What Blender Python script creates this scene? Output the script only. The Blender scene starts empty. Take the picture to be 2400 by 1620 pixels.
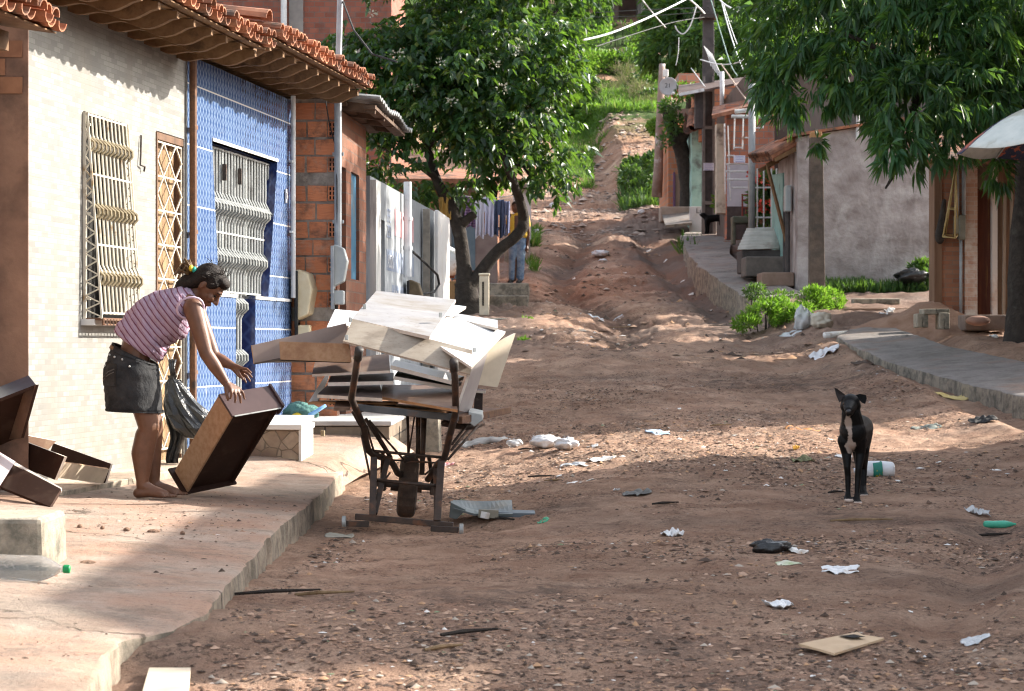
import bpy, bmesh, math, random
import numpy as np
from mathutils import Vector, Matrix
random.seed(11)
rng = np.random.default_rng(7)
SC = bpy.context.scene
COL = SC.collection
PI = math.pi
FPX = 5000.0
Z = Vector((0, 0, 1))

def at(px, py, D):
    """world point seen at photo pixel px,py at depth D (camera at the origin looking along +Y)"""
    return Vector(((px - 1200) / FPX * D, D, (810 - py) / FPX * D))

def V(*a):
    return Vector(a)

def worg(o):
    w = Vector((0, 0, 0))
    while o is not None:
        w += o.location
        o = o.parent
    return w

def tag(o, label=None, cat=None, group=None, kind=None):
    if label: o['label'] = label
    if cat: o['category'] = cat
    if group: o['group'] = group
    if kind: o['kind'] = kind
    return o

def thing(name, label, cat, loc, group=None):
    o = bpy.data.objects.new(name, None)
    COL.objects.link(o)
    o.location = loc
    o.empty_display_size = .1
    return tag(o, label, cat, group)

class MB:
    def __init__(s):
        s.v = []; s.f = []; s.m = []; s.cur = 0
    def add(s, vs, fs):
        b = len(s.v)
        s.v.extend([tuple(v) for v in vs])
        for f in fs:
            s.f.append([i + b for i in f]); s.m.append(s.cur)
        return s
    def hexa(s, p):
        """p: 4 bottom points then 4 top points, both counter-clockwise"""
        return s.add(p, [(3, 2, 1, 0), (4, 5, 6, 7), (0, 1, 5, 4), (1, 2, 6, 5), (2, 3, 7, 6), (3, 0, 4, 7)])
    def box(s, c, size, R=None):
        hx, hy, hz = size[0] / 2, size[1] / 2, size[2] / 2
        pts = [(-hx, -hy, -hz), (hx, -hy, -hz), (hx, hy, -hz), (-hx, hy, -hz),
               (-hx, -hy, hz), (hx, -hy, hz), (hx, hy, hz), (-hx, hy, hz)]
        c = Vector(c)
        if R is not None: pts = [R @ Vector(p) + c for p in pts]
        else: pts = [Vector(p) + c for p in pts]
        return s.hexa(pts)
    def slab(s, q, t):
        """quad q (4 points) given thickness along its own normal (t metres) """
        q = [Vector(p) for p in q]
        n = (q[2] - q[0]).cross(q[3] - q[1]).normalized()
        return s.hexa([p - n * t for p in q] + q)
    def prism(s, poly, ext):
        poly = [Vector(p) for p in poly]; n = len(poly); ext = Vector(ext)
        vs = poly + [p + ext for p in poly]
        fs = [tuple(range(n - 1, -1, -1)), tuple(range(n, 2 * n))]
        fs += [(i, (i + 1) % n, n + (i + 1) % n, n + i) for i in range(n)]
        return s.add(vs, fs)
    def bar(s, p0, p1, w, h=None, up=Z):
        p0 = Vector(p0); p1 = Vector(p1); h = h or w
        d = (p1 - p0).normalized()
        up = Vector(up)
        if abs(d.dot(up)) > .98: up = Vector((1, 0, 0))
        a = d.cross(up).normalized() * (w / 2); b = a.cross(d).normalized() * (h / 2)
        q = [-a - b, a - b, a + b, -a + b]
        return s.add([p0 + k for k in q] + [p1 + k for k in q],
                     [(0, 1, 2, 3), (7, 6, 5, 4), (0, 4, 5, 1), (1, 5, 6, 2), (2, 6, 7, 3), (3, 7, 4, 0)])
    def tube(s, pts, r, n=8, caps=True):
        pts = [Vector(p) for p in pts]; k = len(pts)
        rs = r if isinstance(r, (list, tuple)) else [r] * k
        t0 = (pts[1] - pts[0]).normalized()
        up = Z if abs(t0.z) < .9 else Vector((1, 0, 0))
        a = t0.cross(up).normalized()
        vs = []; fs = []
        for i in range(k):
            t = (pts[min(i + 1, k - 1)] - pts[max(i - 1, 0)])
            t = t.normalized() if t.length > 1e-9 else t0
            a = (a - t * a.dot(t))
            a = a.normalized() if a.length > 1e-6 else t.orthogonal().normalized()
            b = t.cross(a)
            for j in range(n):
                th = 2 * PI * j / n
                vs.append(pts[i] + (a * math.cos(th) + b * math.sin(th)) * rs[i])
        for i in range(k - 1):
            for j in range(n):
                j2 = (j + 1) % n
                fs.append((i * n + j, i * n + j2, (i + 1) * n + j2, (i + 1) * n + j))
        if caps:
            fs.append(tuple(range(n - 1, -1, -1)))
            fs.append(tuple((k - 1) * n + j for j in range(n)))
        return s.add(vs, fs)
    def lathe(s, prof, axis0, axis1, n=16, squash=None):
        """prof: (t along axis 0..1, radius)"""
        p0 = Vector(axis0); p1 = Vector(axis1)
        return s.tube([p0.lerp(p1, t) for t, r in prof], [max(r, 1e-4) for t, r in prof], n)
    def rcone(s, p0, r0, p1, r1, n=14, m=5):
        p0 = Vector(p0); p1 = Vector(p1); d = p1 - p0; L = d.length
        if L < 1e-6: return s.ell(p0, (r0, r0, r0))
        d /= L; pts = []; rs = []
        for i in range(m + 1):
            th = PI / 2 * i / m
            pts.append(p0 - d * r0 * math.cos(th)); rs.append(max(r0 * math.sin(th), r0 * .02))
        for i in range(m, -1, -1):
            th = PI / 2 * i / m
            pts.append(p1 + d * r1 * math.cos(th)); rs.append(max(r1 * math.sin(th), r1 * .02))
        return s.tube(pts, rs, n)
    def ell(s, c, r, R=None, n=16, m=10):
        c = Vector(c); vs = []; fs = []
        vs.append(Vector((0, 0, -r[2])))
        for i in range(1, m):
            ph = -PI / 2 + PI * i / m
            for j in range(n):
                th = 2 * PI * j / n
                vs.append(Vector((r[0] * math.cos(ph) * math.cos(th), r[1] * math.cos(ph) * math.sin(th), r[2] * math.sin(ph))))
        vs.append(Vector((0, 0, r[2])))
        for j in range(n):
            j2 = (j + 1) % n
            fs.append((0, 1 + j2, 1 + j))
            for i in range(m - 2):
                a = 1 + i * n
                fs.append((a + j, a + j2, a + n + j2, a + n + j))
            a = 1 + (m - 2) * n
            fs.append((a + j, a + j2, len(vs) - 1))
        if R is not None: vs = [R @ v for v in vs]
        return s.add([v + c for v in vs], fs)
    def build(s, name, mat, parent=None, smooth=False, bevel=0, label=None, cat=None, group=None, kind=None, loc=None):
        A = np.array(s.v, dtype=np.float64)
        if parent is not None: org = worg(parent)
        elif loc is not None: org = Vector(loc)
        else:
            lo = A.min(0); hi = A.max(0)
            org = Vector(((lo[0] + hi[0]) / 2, (lo[1] + hi[1]) / 2, lo[2]))
        A = A - np.array(org)
        me = bpy.data.meshes.new(name)
        me.from_pydata(A.tolist(), [], s.f)
        mats = mat if isinstance(mat, (list, tuple)) else [mat]
        for m in mats: me.materials.append(m)
        if len(mats) > 1: me.polygons.foreach_set('material_index', s.m)
        if smooth: me.polygons.foreach_set('use_smooth', [True] * len(me.polygons))
        me.update()
        o = bpy.data.objects.new(name, me)
        COL.objects.link(o)
        if parent is not None: o.parent = parent
        else: o.location = org
        if bevel:
            b = o.modifiers.new('bevel', 'BEVEL'); b.width = bevel; b.segments = 2; b.limit_method = 'ANGLE'; b.angle_limit = .7
        return tag(o, label, cat, group, kind)

def np_mesh(name, verts, faces, mat, parent=None, loc=(0, 0, 0), smooth=False, **kw):
    """verts (n,3) array in world coordinates, faces (m,k) int array"""
    org = np.array(worg(parent)) if parent is not None else np.array(loc, float)
    me = bpy.data.meshes.new(name)
    v = np.asarray(verts, dtype=np.float64) - org
    f = np.asarray(faces, dtype=np.int64)
    k = f.shape[1]
    me.vertices.add(len(v)); me.vertices.foreach_set('co', v.ravel())
    me.loops.add(f.size); me.loops.foreach_set('vertex_index', f.ravel().astype(np.int32))
    me.polygons.add(len(f))
    me.polygons.foreach_set('loop_start', (np.arange(len(f)) * k).astype(np.int32))
    me.polygons.foreach_set('loop_total', np.full(len(f), k, dtype=np.int32))
    if smooth: me.polygons.foreach_set('use_smooth', np.ones(len(f), dtype=bool))
    for m in (mat if isinstance(mat, (list, tuple)) else [mat]): me.materials.append(m)
    me.update(calc_edges=True); me.validate()
    o = bpy.data.objects.new(name, me); COL.objects.link(o)
    if parent is not None: o.parent = parent
    else: o.location = Vector(loc)
    return tag(o, **kw)

def organic(mb, name, mat, parent=None, voxel=.006, it=4, **kw):
    """fuse the overlapping closed shells of mb into one continuous skin"""
    tmp = mb.build('tmp', mat, loc=(0, 0, 0))
    r = tmp.modifiers.new('r', 'REMESH'); r.mode = 'VOXEL'; r.voxel_size = voxel
    s = tmp.modifiers.new('s', 'SMOOTH'); s.iterations = it; s.factor = .5
    dg = bpy.context.evaluated_depsgraph_get(); dg.update()
    me = bpy.data.meshes.new_from_object(tmp.evaluated_get(dg), depsgraph=dg)
    bpy.data.objects.remove(tmp)
    me.name = name
    n = len(me.vertices); co = np.empty(n * 3); me.vertices.foreach_get('co', co); co = co.reshape(-1, 3)
    if parent is not None: org = np.array(worg(parent))
    else: org = np.array([(co[:, 0].min() + co[:, 0].max()) / 2, (co[:, 1].min() + co[:, 1].max()) / 2, co[:, 2].min()])
    me.vertices.foreach_set('co', (co - org).ravel())
    me.polygons.foreach_set('use_smooth', [True] * len(me.polygons))
    me.materials.clear(); me.materials.append(mat); me.update()
    o = bpy.data.objects.new(name, me); COL.objects.link(o)
    if parent is not None: o.parent = parent
    else: o.location = Vector(org)
    return tag(o, **kw)

def copy_tree(o, parent=None):
    c = o.copy(); COL.objects.link(c)
    if parent is not None: c.parent = parent
    for ch in list(o.children): copy_tree(ch, c)
    return c

# ---- numpy value noise -------------------------------------------------
_lat = rng.random((256, 256))
def vnoise(x, y, f, o=0.):
    x = np.asarray(x) * f + 37.3 + o; y = np.asarray(y) * f + 91.7 + o * 1.7
    xi = np.floor(x).astype(int); yi = np.floor(y).astype(int)
    fx = x - xi; fy = y - yi
    fx = fx * fx * (3 - 2 * fx); fy = fy * fy * (3 - 2 * fy)
    a = _lat[xi % 256, yi % 256]; b = _lat[(xi + 1) % 256, yi % 256]
    c = _lat[xi % 256, (yi + 1) % 256]; d = _lat[(xi + 1) % 256, (yi + 1) % 256]
    return (a * (1 - fx) + b * fx) * (1 - fy) + (c * (1 - fx) + d * fx) * fy - .5

def sstep(a, b, x):
    t = np.clip((np.asarray(x, float) - a) / (b - a), 0, 1)
    return t * t * (3 - 2 * t)
# ================= materials =================
class NT:
    def __init__(s, name):
        s.mat = bpy.data.materials.new(name); s.mat.use_nodes = True
        s.t = s.mat.node_tree; s.t.nodes.clear()
        s.out = s.n('ShaderNodeOutputMaterial'); s._obj = None
    def n(s, typ, **kw):
        nd = s.t.nodes.new(typ)
        for k, v in kw.items():
            if k.startswith('i_'):
                nd.inputs[k[2:].replace('_', ' ')].default_value = v
            else: setattr(nd, k, v)
        return nd
    def l(s, a, b):
        s.t.links.new(a, b); return b.node
    def obj(s):
        if s._obj is None: s._obj = s.n('ShaderNodeTexCoord').outputs['Object']
        return s._obj
    def mapped(s, scale=(1, 1, 1), rot=(0, 0, 0), src=None):
        m = s.n('ShaderNodeMapping'); m.inputs['Scale'].default_value = scale; m.inputs['Rotation'].default_value = rot
        s.l(src or s.obj(), m.inputs['Vector']); return m.outputs['Vector']
    def noise(s, scale, det=6, rough=.6, vec=None, dist=0):
        n = s.n('ShaderNodeTexNoise'); n.inputs['Scale'].default_value = scale; n.inputs['Detail'].default_value = det
        n.inputs['Roughness'].default_value = rough; n.inputs['Distortion'].default_value = dist
        s.l(vec or s.obj(), n.inputs['Vector']); return n.outputs['Fac']
    def ramp(s, x, lo, hi, a=0., b=1.):
        m = s.n('ShaderNodeMapRange'); m.inputs[1].default_value = lo; m.inputs[2].default_value = hi
        m.inputs[3].default_value = a; m.inputs[4].default_value = b
        s.l(x, m.inputs[0]); return m.outputs[0]
    def math(s, op, a, b=None, c=None):
        m = s.n('ShaderNodeMath', operation=op)
        for i, x in enumerate((a, b, c)):
            if x is None: continue
            if isinstance(x, (int, float)): m.inputs[i].default_value = x
            else: s.l(x, m.inputs[i])
        return m.outputs[0]
    def mix(s, f, a, b, mode='MIX'):
        m = s.n('ShaderNodeMix', data_type='RGBA', blend_type=mode)
        for i, x in ((0, f), (6, a), (7, b)):
            if isinstance(x, (int, float)): m.inputs[i].default_value = x
            elif isinstance(x, (tuple, list)): m.inputs[i].default_value = (*x[:3], 1)
            else: s.l(x, m.inputs[i])
        return m.outputs[2]
    def bump(s, h, strength=.5, dist=.01, prev=None):
        b = s.n('ShaderNodeBump'); b.inputs['Strength'].default_value = strength; b.inputs['Distance'].default_value = dist
        s.l(h, b.inputs['Height'])
        if prev is not None: s.l(prev, b.inputs['Normal'])
        return b.outputs['Normal']
    def bsdf(s, col, rough=.8, spec=.3, metal=0, normal=None, **kw):
        b = s.n('ShaderNodeBsdfPrincipled')
        if isinstance(col, (tuple, list)): b.inputs['Base Color'].default_value = (*col[:3], 1)
        else: s.l(col, b.inputs['Base Color'])
        if isinstance(rough, (int, float)): b.inputs['Roughness'].default_value = rough
        else: s.l(rough, b.inputs['Roughness'])
        b.inputs['Specular IOR Level'].default_value = spec; b.inputs['Metallic'].default_value = metal
        if normal is not None: s.l(normal, b.inputs['Normal'])
        for k, v in kw.items(): b.inputs[k.replace('_', ' ')].default_value = v
        return b.outputs[0]
    def done(s, sh):
        s.l(sh, s.out.inputs['Surface']); return s.mat
    def island(s):
        return s.n('ShaderNodeNewGeometry').outputs['Random Per Island']
    def alongz(s, d):
        """(distance along the horizontal direction d, height)"""
        v = s.n('ShaderNodeVectorMath', operation='DOT_PRODUCT'); v.inputs[1].default_value = (d[0], d[1], 0)
        s.l(s.obj(), v.inputs[0])
        x = s.n('ShaderNodeSeparateXYZ'); s.l(s.obj(), x.inputs[0])
        return v.outputs['Value'], x.outputs['Z']

def PM(name, c1, c2=None, sc=4, det=8, r=.8, bump=0, bsc=40, lo=.35, hi=.65, c3=None, sc3=1.5, lo3=.55, hi3=.7,
       spec=.3, metal=0, stretch=None, isl=0, bd=.01, wear=None, **kw):
    t = NT(name)
    vec = t.mapped(stretch) if stretch else t.obj()
    col = c1
    if c2 is not None: col = t.mix(t.ramp(t.noise(sc, det, vec=vec), lo, hi), c1, c2)
    if c3 is not None: col = t.mix(t.ramp(t.noise(sc3, 5, vec=vec), lo3, hi3), col, c3)
    if wear is not None:
        sv = t.mapped((1.5, 1.5, 6), (.5, .35, .2))
        col = t.mix(t.ramp(t.noise(13, 9, .8, vec=sv), .56, .64, 0, .65), col, wear); col = t.mix(t.ramp(t.noise(4.5, 7, .75), .56, .68, 0, .55), col, wear)
    if isl:
        h = t.n('ShaderNodeHueSaturation'); t.l(t.ramp(t.island(), 0, 1, 1 - isl, 1 + isl), h.inputs['Value'])
        if isinstance(col, tuple): h.inputs['Color'].default_value = (*col, 1)
        else: t.l(col, h.inputs['Color'])
        col = h.outputs[0]
    nm = t.bump(t.noise(bsc, 6, vec=vec), bump, bd) if bump else None
    return t.done(t.bsdf(col, r, spec, metal, nm, **kw))

def leaf_mat(name, c1, c2, c3, back=.35, rough=.45, spec=.4):
    t = NT(name); r = t.island()
    col = t.mix(t.ramp(r, 0, .75), c1, c2)
    r2 = t.math('FRACT', t.math('MULTIPLY', r, 17.3))
    col = t.mix(t.ramp(r2, .9, .95), col, c3)
    hv = t.n('ShaderNodeHueSaturation'); t.l(t.ramp(t.noise(1.3, 4), .36, .64, .62, 1.35), hv.inputs['Value']); t.l(col, hv.inputs['Color']); col = hv.outputs[0]
    a = t.bsdf(col, rough, spec)
    b = t.n('ShaderNodeBsdfTranslucent')
    tc = t.mix(.6, col, (.22, .42, .03), 'MIX'); t.l(tc, b.inputs['Color'])
    m = t.n('ShaderNodeMixShader'); m.inputs[0].default_value = back
    t.l(a, m.inputs[1]); t.l(b.outputs[0], m.inputs[2])
    return t.done(m.outputs[0])

def dirt_mat():
    t = NT('dirt')
    o = t.obj()
    big = t.noise(.55, 6, .6); mid = t.noise(2.7, 8, .68); fine = t.noise(22, 8, .7); grit = t.noise(75, 5, .75)
    col = t.mix(t.ramp(mid, .36, .66), (.375, .225, .155), (.555, .375, .27))
    col = t.mix(t.math('MULTIPLY', t.ramp(big, .53, .70), .7), col, (.19, .142, .115))          # dark damp soil
    col = t.mix(t.ramp(t.noise(1.1, 5, .6, dist=.6), .58, .72), col, (.62, .43, .315))              # pale dust
    col = t.mix(t.math('MULTIPLY', t.ramp(fine, .54, .66, 0, .7), t.ramp(t.noise(.9, 5, .6), .40, .58, .15, 1)), col, (.12, .09, .074))
    col = t.mix(t.ramp(grit, .60, .72, 0, .7), col, (.47, .36, .28))
    mk = t.ramp(t.noise(1.9, 6, .7), .44, .60)
    col = t.mix(t.math('MULTIPLY', mk, t.ramp(t.noise(34, 6, .8), .50, .58, 0, .85)), col, (.085, .062, .052))
    col = t.mix(t.math('MULTIPLY', t.ramp(t.noise(.23, 5, .65, dist=.4), .54, .64), t.ramp(t.noise(5, 7, .75), .40, .60, 0, .8)), col, (.088, .073, .066))
    xy = t.n('ShaderNodeSeparateXYZ'); t.l(o, xy.inputs[0]); X_, Y_ = xy.outputs['X'], xy.outputs['Y']
    gx_ = t.math('ADD', t.math('MULTIPLY', t.math('SINE', t.math('MULTIPLY', Y_, .22)), .45), t.math('ADD', t.math('MULTIPLY', Y_, .012), .99))
    jit = t.math('MULTIPLY', t.math('SUBTRACT', t.noise(1.3, 6, .7), .5), 1.6)
    dg_ = t.math('ABSOLUTE', t.math('ADD', t.math('SUBTRACT', X_, gx_), jit))
    fy = t.math('MULTIPLY', t.ramp(Y_, 28, 34), t.ramp(Y_, 78, 66))
    col = t.mix(t.math('MULTIPLY', fy, t.ramp(dg_, .2, .55, .8, 0)), col, (.10, .072, .06))          # damp gully
    sd_ = t.math('ABSOLUTE', t.math('ADD', t.math('SUBTRACT', X_, 1.7), jit))
    col = t.mix(t.math('MULTIPLY', fy, t.ramp(sd_, 1.0, 1.7, 0, .8)), col, (.145, .118, .105))         # grey gravel verges
    # lateritic redder soil on the rise
    x = t.n('ShaderNodeSeparateXYZ'); t.l(o, x.inputs[0])
    up = t.math('MULTIPLY', t.ramp(x.outputs['Z'], -.2, 1.6), t.ramp(t.noise(.35, 5), .42, .6))
    col = t.mix(t.math('MULTIPLY', up, .6), col, (.33, .165, .10))
    # grass cover of the hill above the track
    g = t.math('MULTIPLY', t.ramp(x.outputs['Z'], 8.5, 10.5), t.ramp(t.noise(.18, 5, .6), .40, .5))
    col = t.mix(g, col, (.05, .085, .02))
    vo = t.n('ShaderNodeTexVoronoi'); vo.inputs['Scale'].default_value = 26; t.l(o, vo.inputs['Vector'])
    rough_ = t.ramp(t.noise(.7, 5, .6), .40, .60, .25, 1)
    nm = t.bump(t.math('MULTIPLY', t.noise(9, 8, .75), rough_), 1.0, .08)
    nm = t.bump(t.ramp(vo.outputs['Distance'], 0, .45, 1, 0), .45, .018, nm)
    nm = t.bump(grit, 1.0, .02, nm)
    return t.done(t.bsdf(col, .95, .12, 0, nm))

def concrete_mat(name, c1, c2, dust, stain=(.10, .09, .07), bump=.6, duston=(.42, .62)):
    t = NT(name)
    col = t.mix(t.ramp(t.noise(3, 8, .65), .35, .65), c1, c2)
    col = t.mix(t.ramp(t.noise(1.3, 7, .65), *duston), col, dust)
    col = t.mix(t.ramp(t.noise(5, 9, .78), .52, .68, 0, .6), col, stain)
    col = t.mix(t.ramp(t.noise(.9, 6, .7), .55, .62, 0, .35), col, stain)
    col = t.mix(t.ramp(t.noise(45, 5, .75), .52, .68, 0, .5), col, stain)
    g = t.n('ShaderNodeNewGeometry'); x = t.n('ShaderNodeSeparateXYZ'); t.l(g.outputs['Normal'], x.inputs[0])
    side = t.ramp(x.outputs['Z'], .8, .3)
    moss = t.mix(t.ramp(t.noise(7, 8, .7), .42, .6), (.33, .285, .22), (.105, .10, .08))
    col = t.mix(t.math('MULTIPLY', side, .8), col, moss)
    vo = t.n('ShaderNodeTexVoronoi', feature='DISTANCE_TO_EDGE'); vo.inputs['Scale'].default_value = .55
    dn = t.n('ShaderNodeVectorMath', operation='ADD'); t.l(t.obj(), dn.inputs[0])
    nv = t.n('ShaderNodeTexNoise'); nv.inputs['Scale'].default_value = 3.; nv.inputs['Detail'].default_value = 6; t.l(t.obj(), nv.inputs['Vector'])
    sc = t.n('ShaderNodeVectorMath', operation='SCALE'); sc.inputs['Scale'].default_value = .7; t.l(nv.outputs['Color'], sc.inputs[0]); t.l(sc.outputs[0], dn.inputs[1])
    t.l(dn.outputs[0], vo.inputs['Vector'])
    crack = t.math('MULTIPLY', t.ramp(vo.outputs['Distance'], .003, .010, 1, 0), t.ramp(t.noise(.6, 3), .5, .56))
    col = t.mix(t.math('MULTIPLY', crack, .75), col, (.05, .04, .03))
    nm = t.bump(t.noise(18, 8, .7), bump, .015)
    nm = t.bump(t.noise(70, 5, .8), bump, .010, nm)
    nm = t.bump(crack, .6, -.01, nm)
    return t.done(t.bsdf(col, .9, .2, 0, nm))

def cream_tile_mat(d):
    t = NT('cream_wall_tile')
    u, v = t.alongz(d)
    c = t.n('ShaderNodeCombineXYZ'); t.l(u, c.inputs[0]); t.l(v, c.inputs[1])
    b = t.n('ShaderNodeTexBrick'); t.l(c.outputs[0], b.inputs['Vector'])
    b.inputs['Color1'].default_value = (.17, .17, .16, 1); b.inputs['Color2'].default_value = (.285, .283, .265, 1)
    b.inputs['Mortar'].default_value = (.19, .185, .17, 1); b.inputs['Scale'].default_value = 1
    b.inputs['Mortar Size'].default_value = .0025; b.inputs['Brick Width'].default_value = .105; b.inputs['Row Height'].default_value = .034
    b.inputs['Bias'].default_value = .1
    col = t.mix(t.ramp(t.noise(2.2, 6), .4, .7, 0, .35), b.outputs['Color'], (.235, .23, .21))
    col = t.mix(t.ramp(t.noise(1.1, 6, vec=t.mapped((3, 3, .5))), .50, .70, 0, .65), col, (.22, .20, .17))
    fu = t.math('ABSOLUTE', t.math('SUBTRACT', t.math('FRACT', t.math('DIVIDE', u, .46)), .5))
    fv = t.math('ABSOLUTE', t.math('SUBTRACT', t.math('FRACT', t.math('DIVIDE', t.math('ADD', v, .09), .335)), .5))
    ln = t.math('MAXIMUM', t.math('GREATER_THAN', fu, .4965), t.math('GREATER_THAN', fv, .4945))
    ln = t.math('MULTIPLY', ln, t.ramp(t.noise(2.0, 3), .40, .62, .15, .9))
    col = t.mix(ln, col, (.20, .165, .135))
    low = t.math('MULTIPLY', t.ramp(v, .85, .05), t.ramp(t.noise(5, 7, .7), .4, .65, 0, .6))
    col = t.mix(low, col, (.20, .17, .13))
    nm = t.bump(t.math('SUBTRACT', 1, b.outputs['Fac']), .25, .003)
    return t.done(t.bsdf(col, .42, .4, 0, nm))

def blue_tile_mat(name, d, dark=False, z0=0.):
    t = NT(name)
    u, v = t.alongz(d)
    du, dv = (.075, .14) if not dark else (.13, .14)
    tri = lambda x: t.math('ABSOLUTE', t.math('SUBTRACT', t.math('MULTIPLY', t.math('FRACT', x), 2), 1))
    a = tri(t.math('DIVIDE', u, du)); bb = tri(t.math('DIVIDE', v, dv))
    if dark:
        w = t.math('ABSOLUTE', t.math('SUBTRACT', a, bb))
    else:
        sn = t.math('MULTIPLY', t.math('SUBTRACT', bb, .5), .62)
        w1 = tri(t.math('ADD', t.math('DIVIDE', u, du), sn)); w2 = tri(t.math('SUBTRACT', t.math('DIVIDE', u, du), sn))
        w = t.math('ADD', t.math('MINIMUM', w1, w2), t.math('MULTIPLY', t.math('SUBTRACT', t.noise(14, 4), .5), .3))
    edge = t.ramp(w, .05, .42, 1, 0) if dark else t.ramp(w, .08, .36, 1, 0)
    if dark:
        col = t.mix(edge, (.012, .022, .10), (.03, .055, .17))
    else:
        base = t.mix(t.ramp(t.noise(2.0, 5), .3, .7), (.026, .055, .15), (.05, .095, .21))
        col = t.mix(t.math('MULTIPLY', edge, .72), base, (.19, .26, .37))
    fv = t.math('ABSOLUTE', t.math('SUBTRACT', t.math('FRACT', t.math('DIVIDE', t.math('ADD', v, z0), .455)), .5))
    ln = t.math('GREATER_THAN', fv, .488)
    if not dark: col = t.mix(ln, col, (.55, .55, .52))
    wear = t.ramp(t.noise(3.5, 8, .72, vec=t.mapped((1, 1, .35))), .64, .72, 0, .7)
    if not dark: col = t.mix(wear, col, (.36, .37, .38))
    return t.done(t.bsdf(col, .22, .5))

def brick_mat(name, c1=(.42, .15, .075), c2=(.55, .22, .11), mortar=(.27, .24, .20)):
    t = NT(name); r = t.island()
    col = t.mix(r, c1, c2)
    col = t.mix(t.ramp(t.noise(9, 7, .7), .52, .7, 0, .6), col, (.30, .24, .19))
    col = t.mix(t.ramp(t.noise(3.5, 7, .75), .50, .66, 0, .8), col, (.07, .055, .048))
    x = t.n('ShaderNodeSeparateXYZ'); t.l(t.obj(), x.inputs[0])
    gr = t.math('PINGPONG', x.outputs['Z'], .014)
    nm = t.bump(gr, .7, .25); nm = t.bump(t.noise(60, 5), .4, .006, nm)
    return t.done(t.bsdf(col, .9, .15, 0, nm))

def wall_brick_mat(name, d, bw, bh, c1, c2, mo, plaster=None, pcut=(.5, .6), rough=.9):
    """far brickwork: courses of blocks in the wall's own plane"""
    t = NT(name); u, v = t.alongz(d)
    c = t.n('ShaderNodeCombineXYZ'); t.l(u, c.inputs[0]); t.l(v, c.inputs[1])
    b = t.n('ShaderNodeTexBrick'); t.l(c.outputs[0], b.inputs['Vector'])
    b.inputs['Color1'].default_value = (*c1, 1); b.inputs['Color2'].default_value = (*c2, 1); b.inputs['Mortar'].default_value = (*mo, 1)
    b.inputs['Scale'].default_value = 1; b.inputs['Mortar Size'].default_value = bh * .07
    b.inputs['Brick Width'].default_value = bw; b.inputs['Row Height'].default_value = bh
    col = t.mix(t.ramp(t.noise(3, 7, .7), .5, .72, 0, .75), b.outputs['Color'], mo)
    col = t.mix(t.ramp(t.noise(1.0, 6, .7), .55, .72, 0, .6), col, tuple(x * .35 for x in mo))
    if plaster is not None: col = t.mix(t.ramp(t.noise(.9, 6, .65), *pcut), col, plaster)
    nm = t.bump(t.math('SUBTRACT', 1, b.outputs['Fac']), .5, .01); nm = t.bump(t.noise(30, 6), .5, .008, nm)
    return t.done(t.bsdf(col, rough, .15, 0, nm))

def wood_mat(name, c1, c2, c3, axis=(1, 1, .12), sc=18, r=.75):
    t = NT(name); v = t.mapped(axis)
    col = t.mix(t.ramp(t.noise(sc, 7, .65, vec=v), .35, .65), c1, c2)
    col = t.mix(t.ramp(t.noise(sc * .3, 6, .7, vec=v), .55, .68), col, c3)
    return t.done(t.bsdf(col, r, .25, 0, t.bump(t.noise(sc * 2, 6, vec=v), .4, .004)))

def painted_wall_mat(d):
    t = NT('weathered_painted_wall'); u, v = t.alongz(d)
    vec = t.mapped((2.5, 2.5, .4))
    col = t.mix(t.ramp(t.noise(4, 7, .7, vec=vec), .38, .62), (.31, .345, .375), (.46, .485, .495))
    col = t.mix(t.ramp(v, 1.65, 2.0, 0, .85), col, (.17, .18, .19))                      # bare grey top course
    col = t.mix(t.ramp(t.noise(6, 8, .75, vec=vec), .53, .7, 0, .75), col, (.27, .29, .31))
    return t.done(t.bsdf(col, .85, .2, 0, t.bump(t.noise(25, 6), .4, .006)))

def leaflitter_mat():
    t = NT('ground_debris'); r = t.island()
    cr = t.n('ShaderNodeValToRGB'); e = cr.color_ramp.elements
    stops = [(0, (.075, .052, .04)), (.34, (.15, .095, .068)), (.56, (.29, .18, .125)), (.76, (.42, .28, .2)), (.87, (.40, .24, .14)), (.95, (.40, .34, .28)), (.988, (.66, .63, .6)), (.994, (.2, .24, .14))]
    e[0].position = 0; e[0].color = (*stops[0][1], 1); e[1].position = stops[-1][0]; e[1].color = (*stops[-1][1], 1)
    for p, c in stops[1:-1]:
        x = e.new(p); x.color = (*c, 1)
    cr.color_ramp.interpolation = 'CONSTANT'
    t.l(r, cr.inputs[0])
    return t.done(t.bsdf(cr.outputs[0], .9, .15))

def shirt_mat(spine):
    t = NT('striped_cotton')
    dn = t.n('ShaderNodeVectorMath', operation='DOT_PRODUCT'); dn.inputs[1].default_value = spine; t.l(t.obj(), dn.inputs[0])
    w = t.math('ADD', dn.outputs['Value'], t.math('MULTIPLY', t.math('SUBTRACT', t.noise(7, 3), .5), .012))
    f = t.math('FRACT', t.math('DIVIDE', w, .031))
    s1 = t.math('LESS_THAN', f, .20); f2 = t.math('FRACT', t.math('ADD', t.math('DIVIDE', w, .031), .45)); s2 = t.math('LESS_THAN', f2, .34)
    col = t.mix(t.noise(12, 5), (.30, .215, .305), (.36, .265, .345))
    col = t.mix(t.math('MULTIPLY', s2, .45), col, (.44, .37, .43))
    col = t.mix(t.math('MULTIPLY', s1, .92), col, (.13, .035, .055))
    nm = t.bump(t.noise(9, 5, .55, vec=t.mapped((1.6, .8, .6), (0, .6, 0))), .9, .05)
    return t.done(t.bsdf(col, .85, .15, 0, nm))

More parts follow.
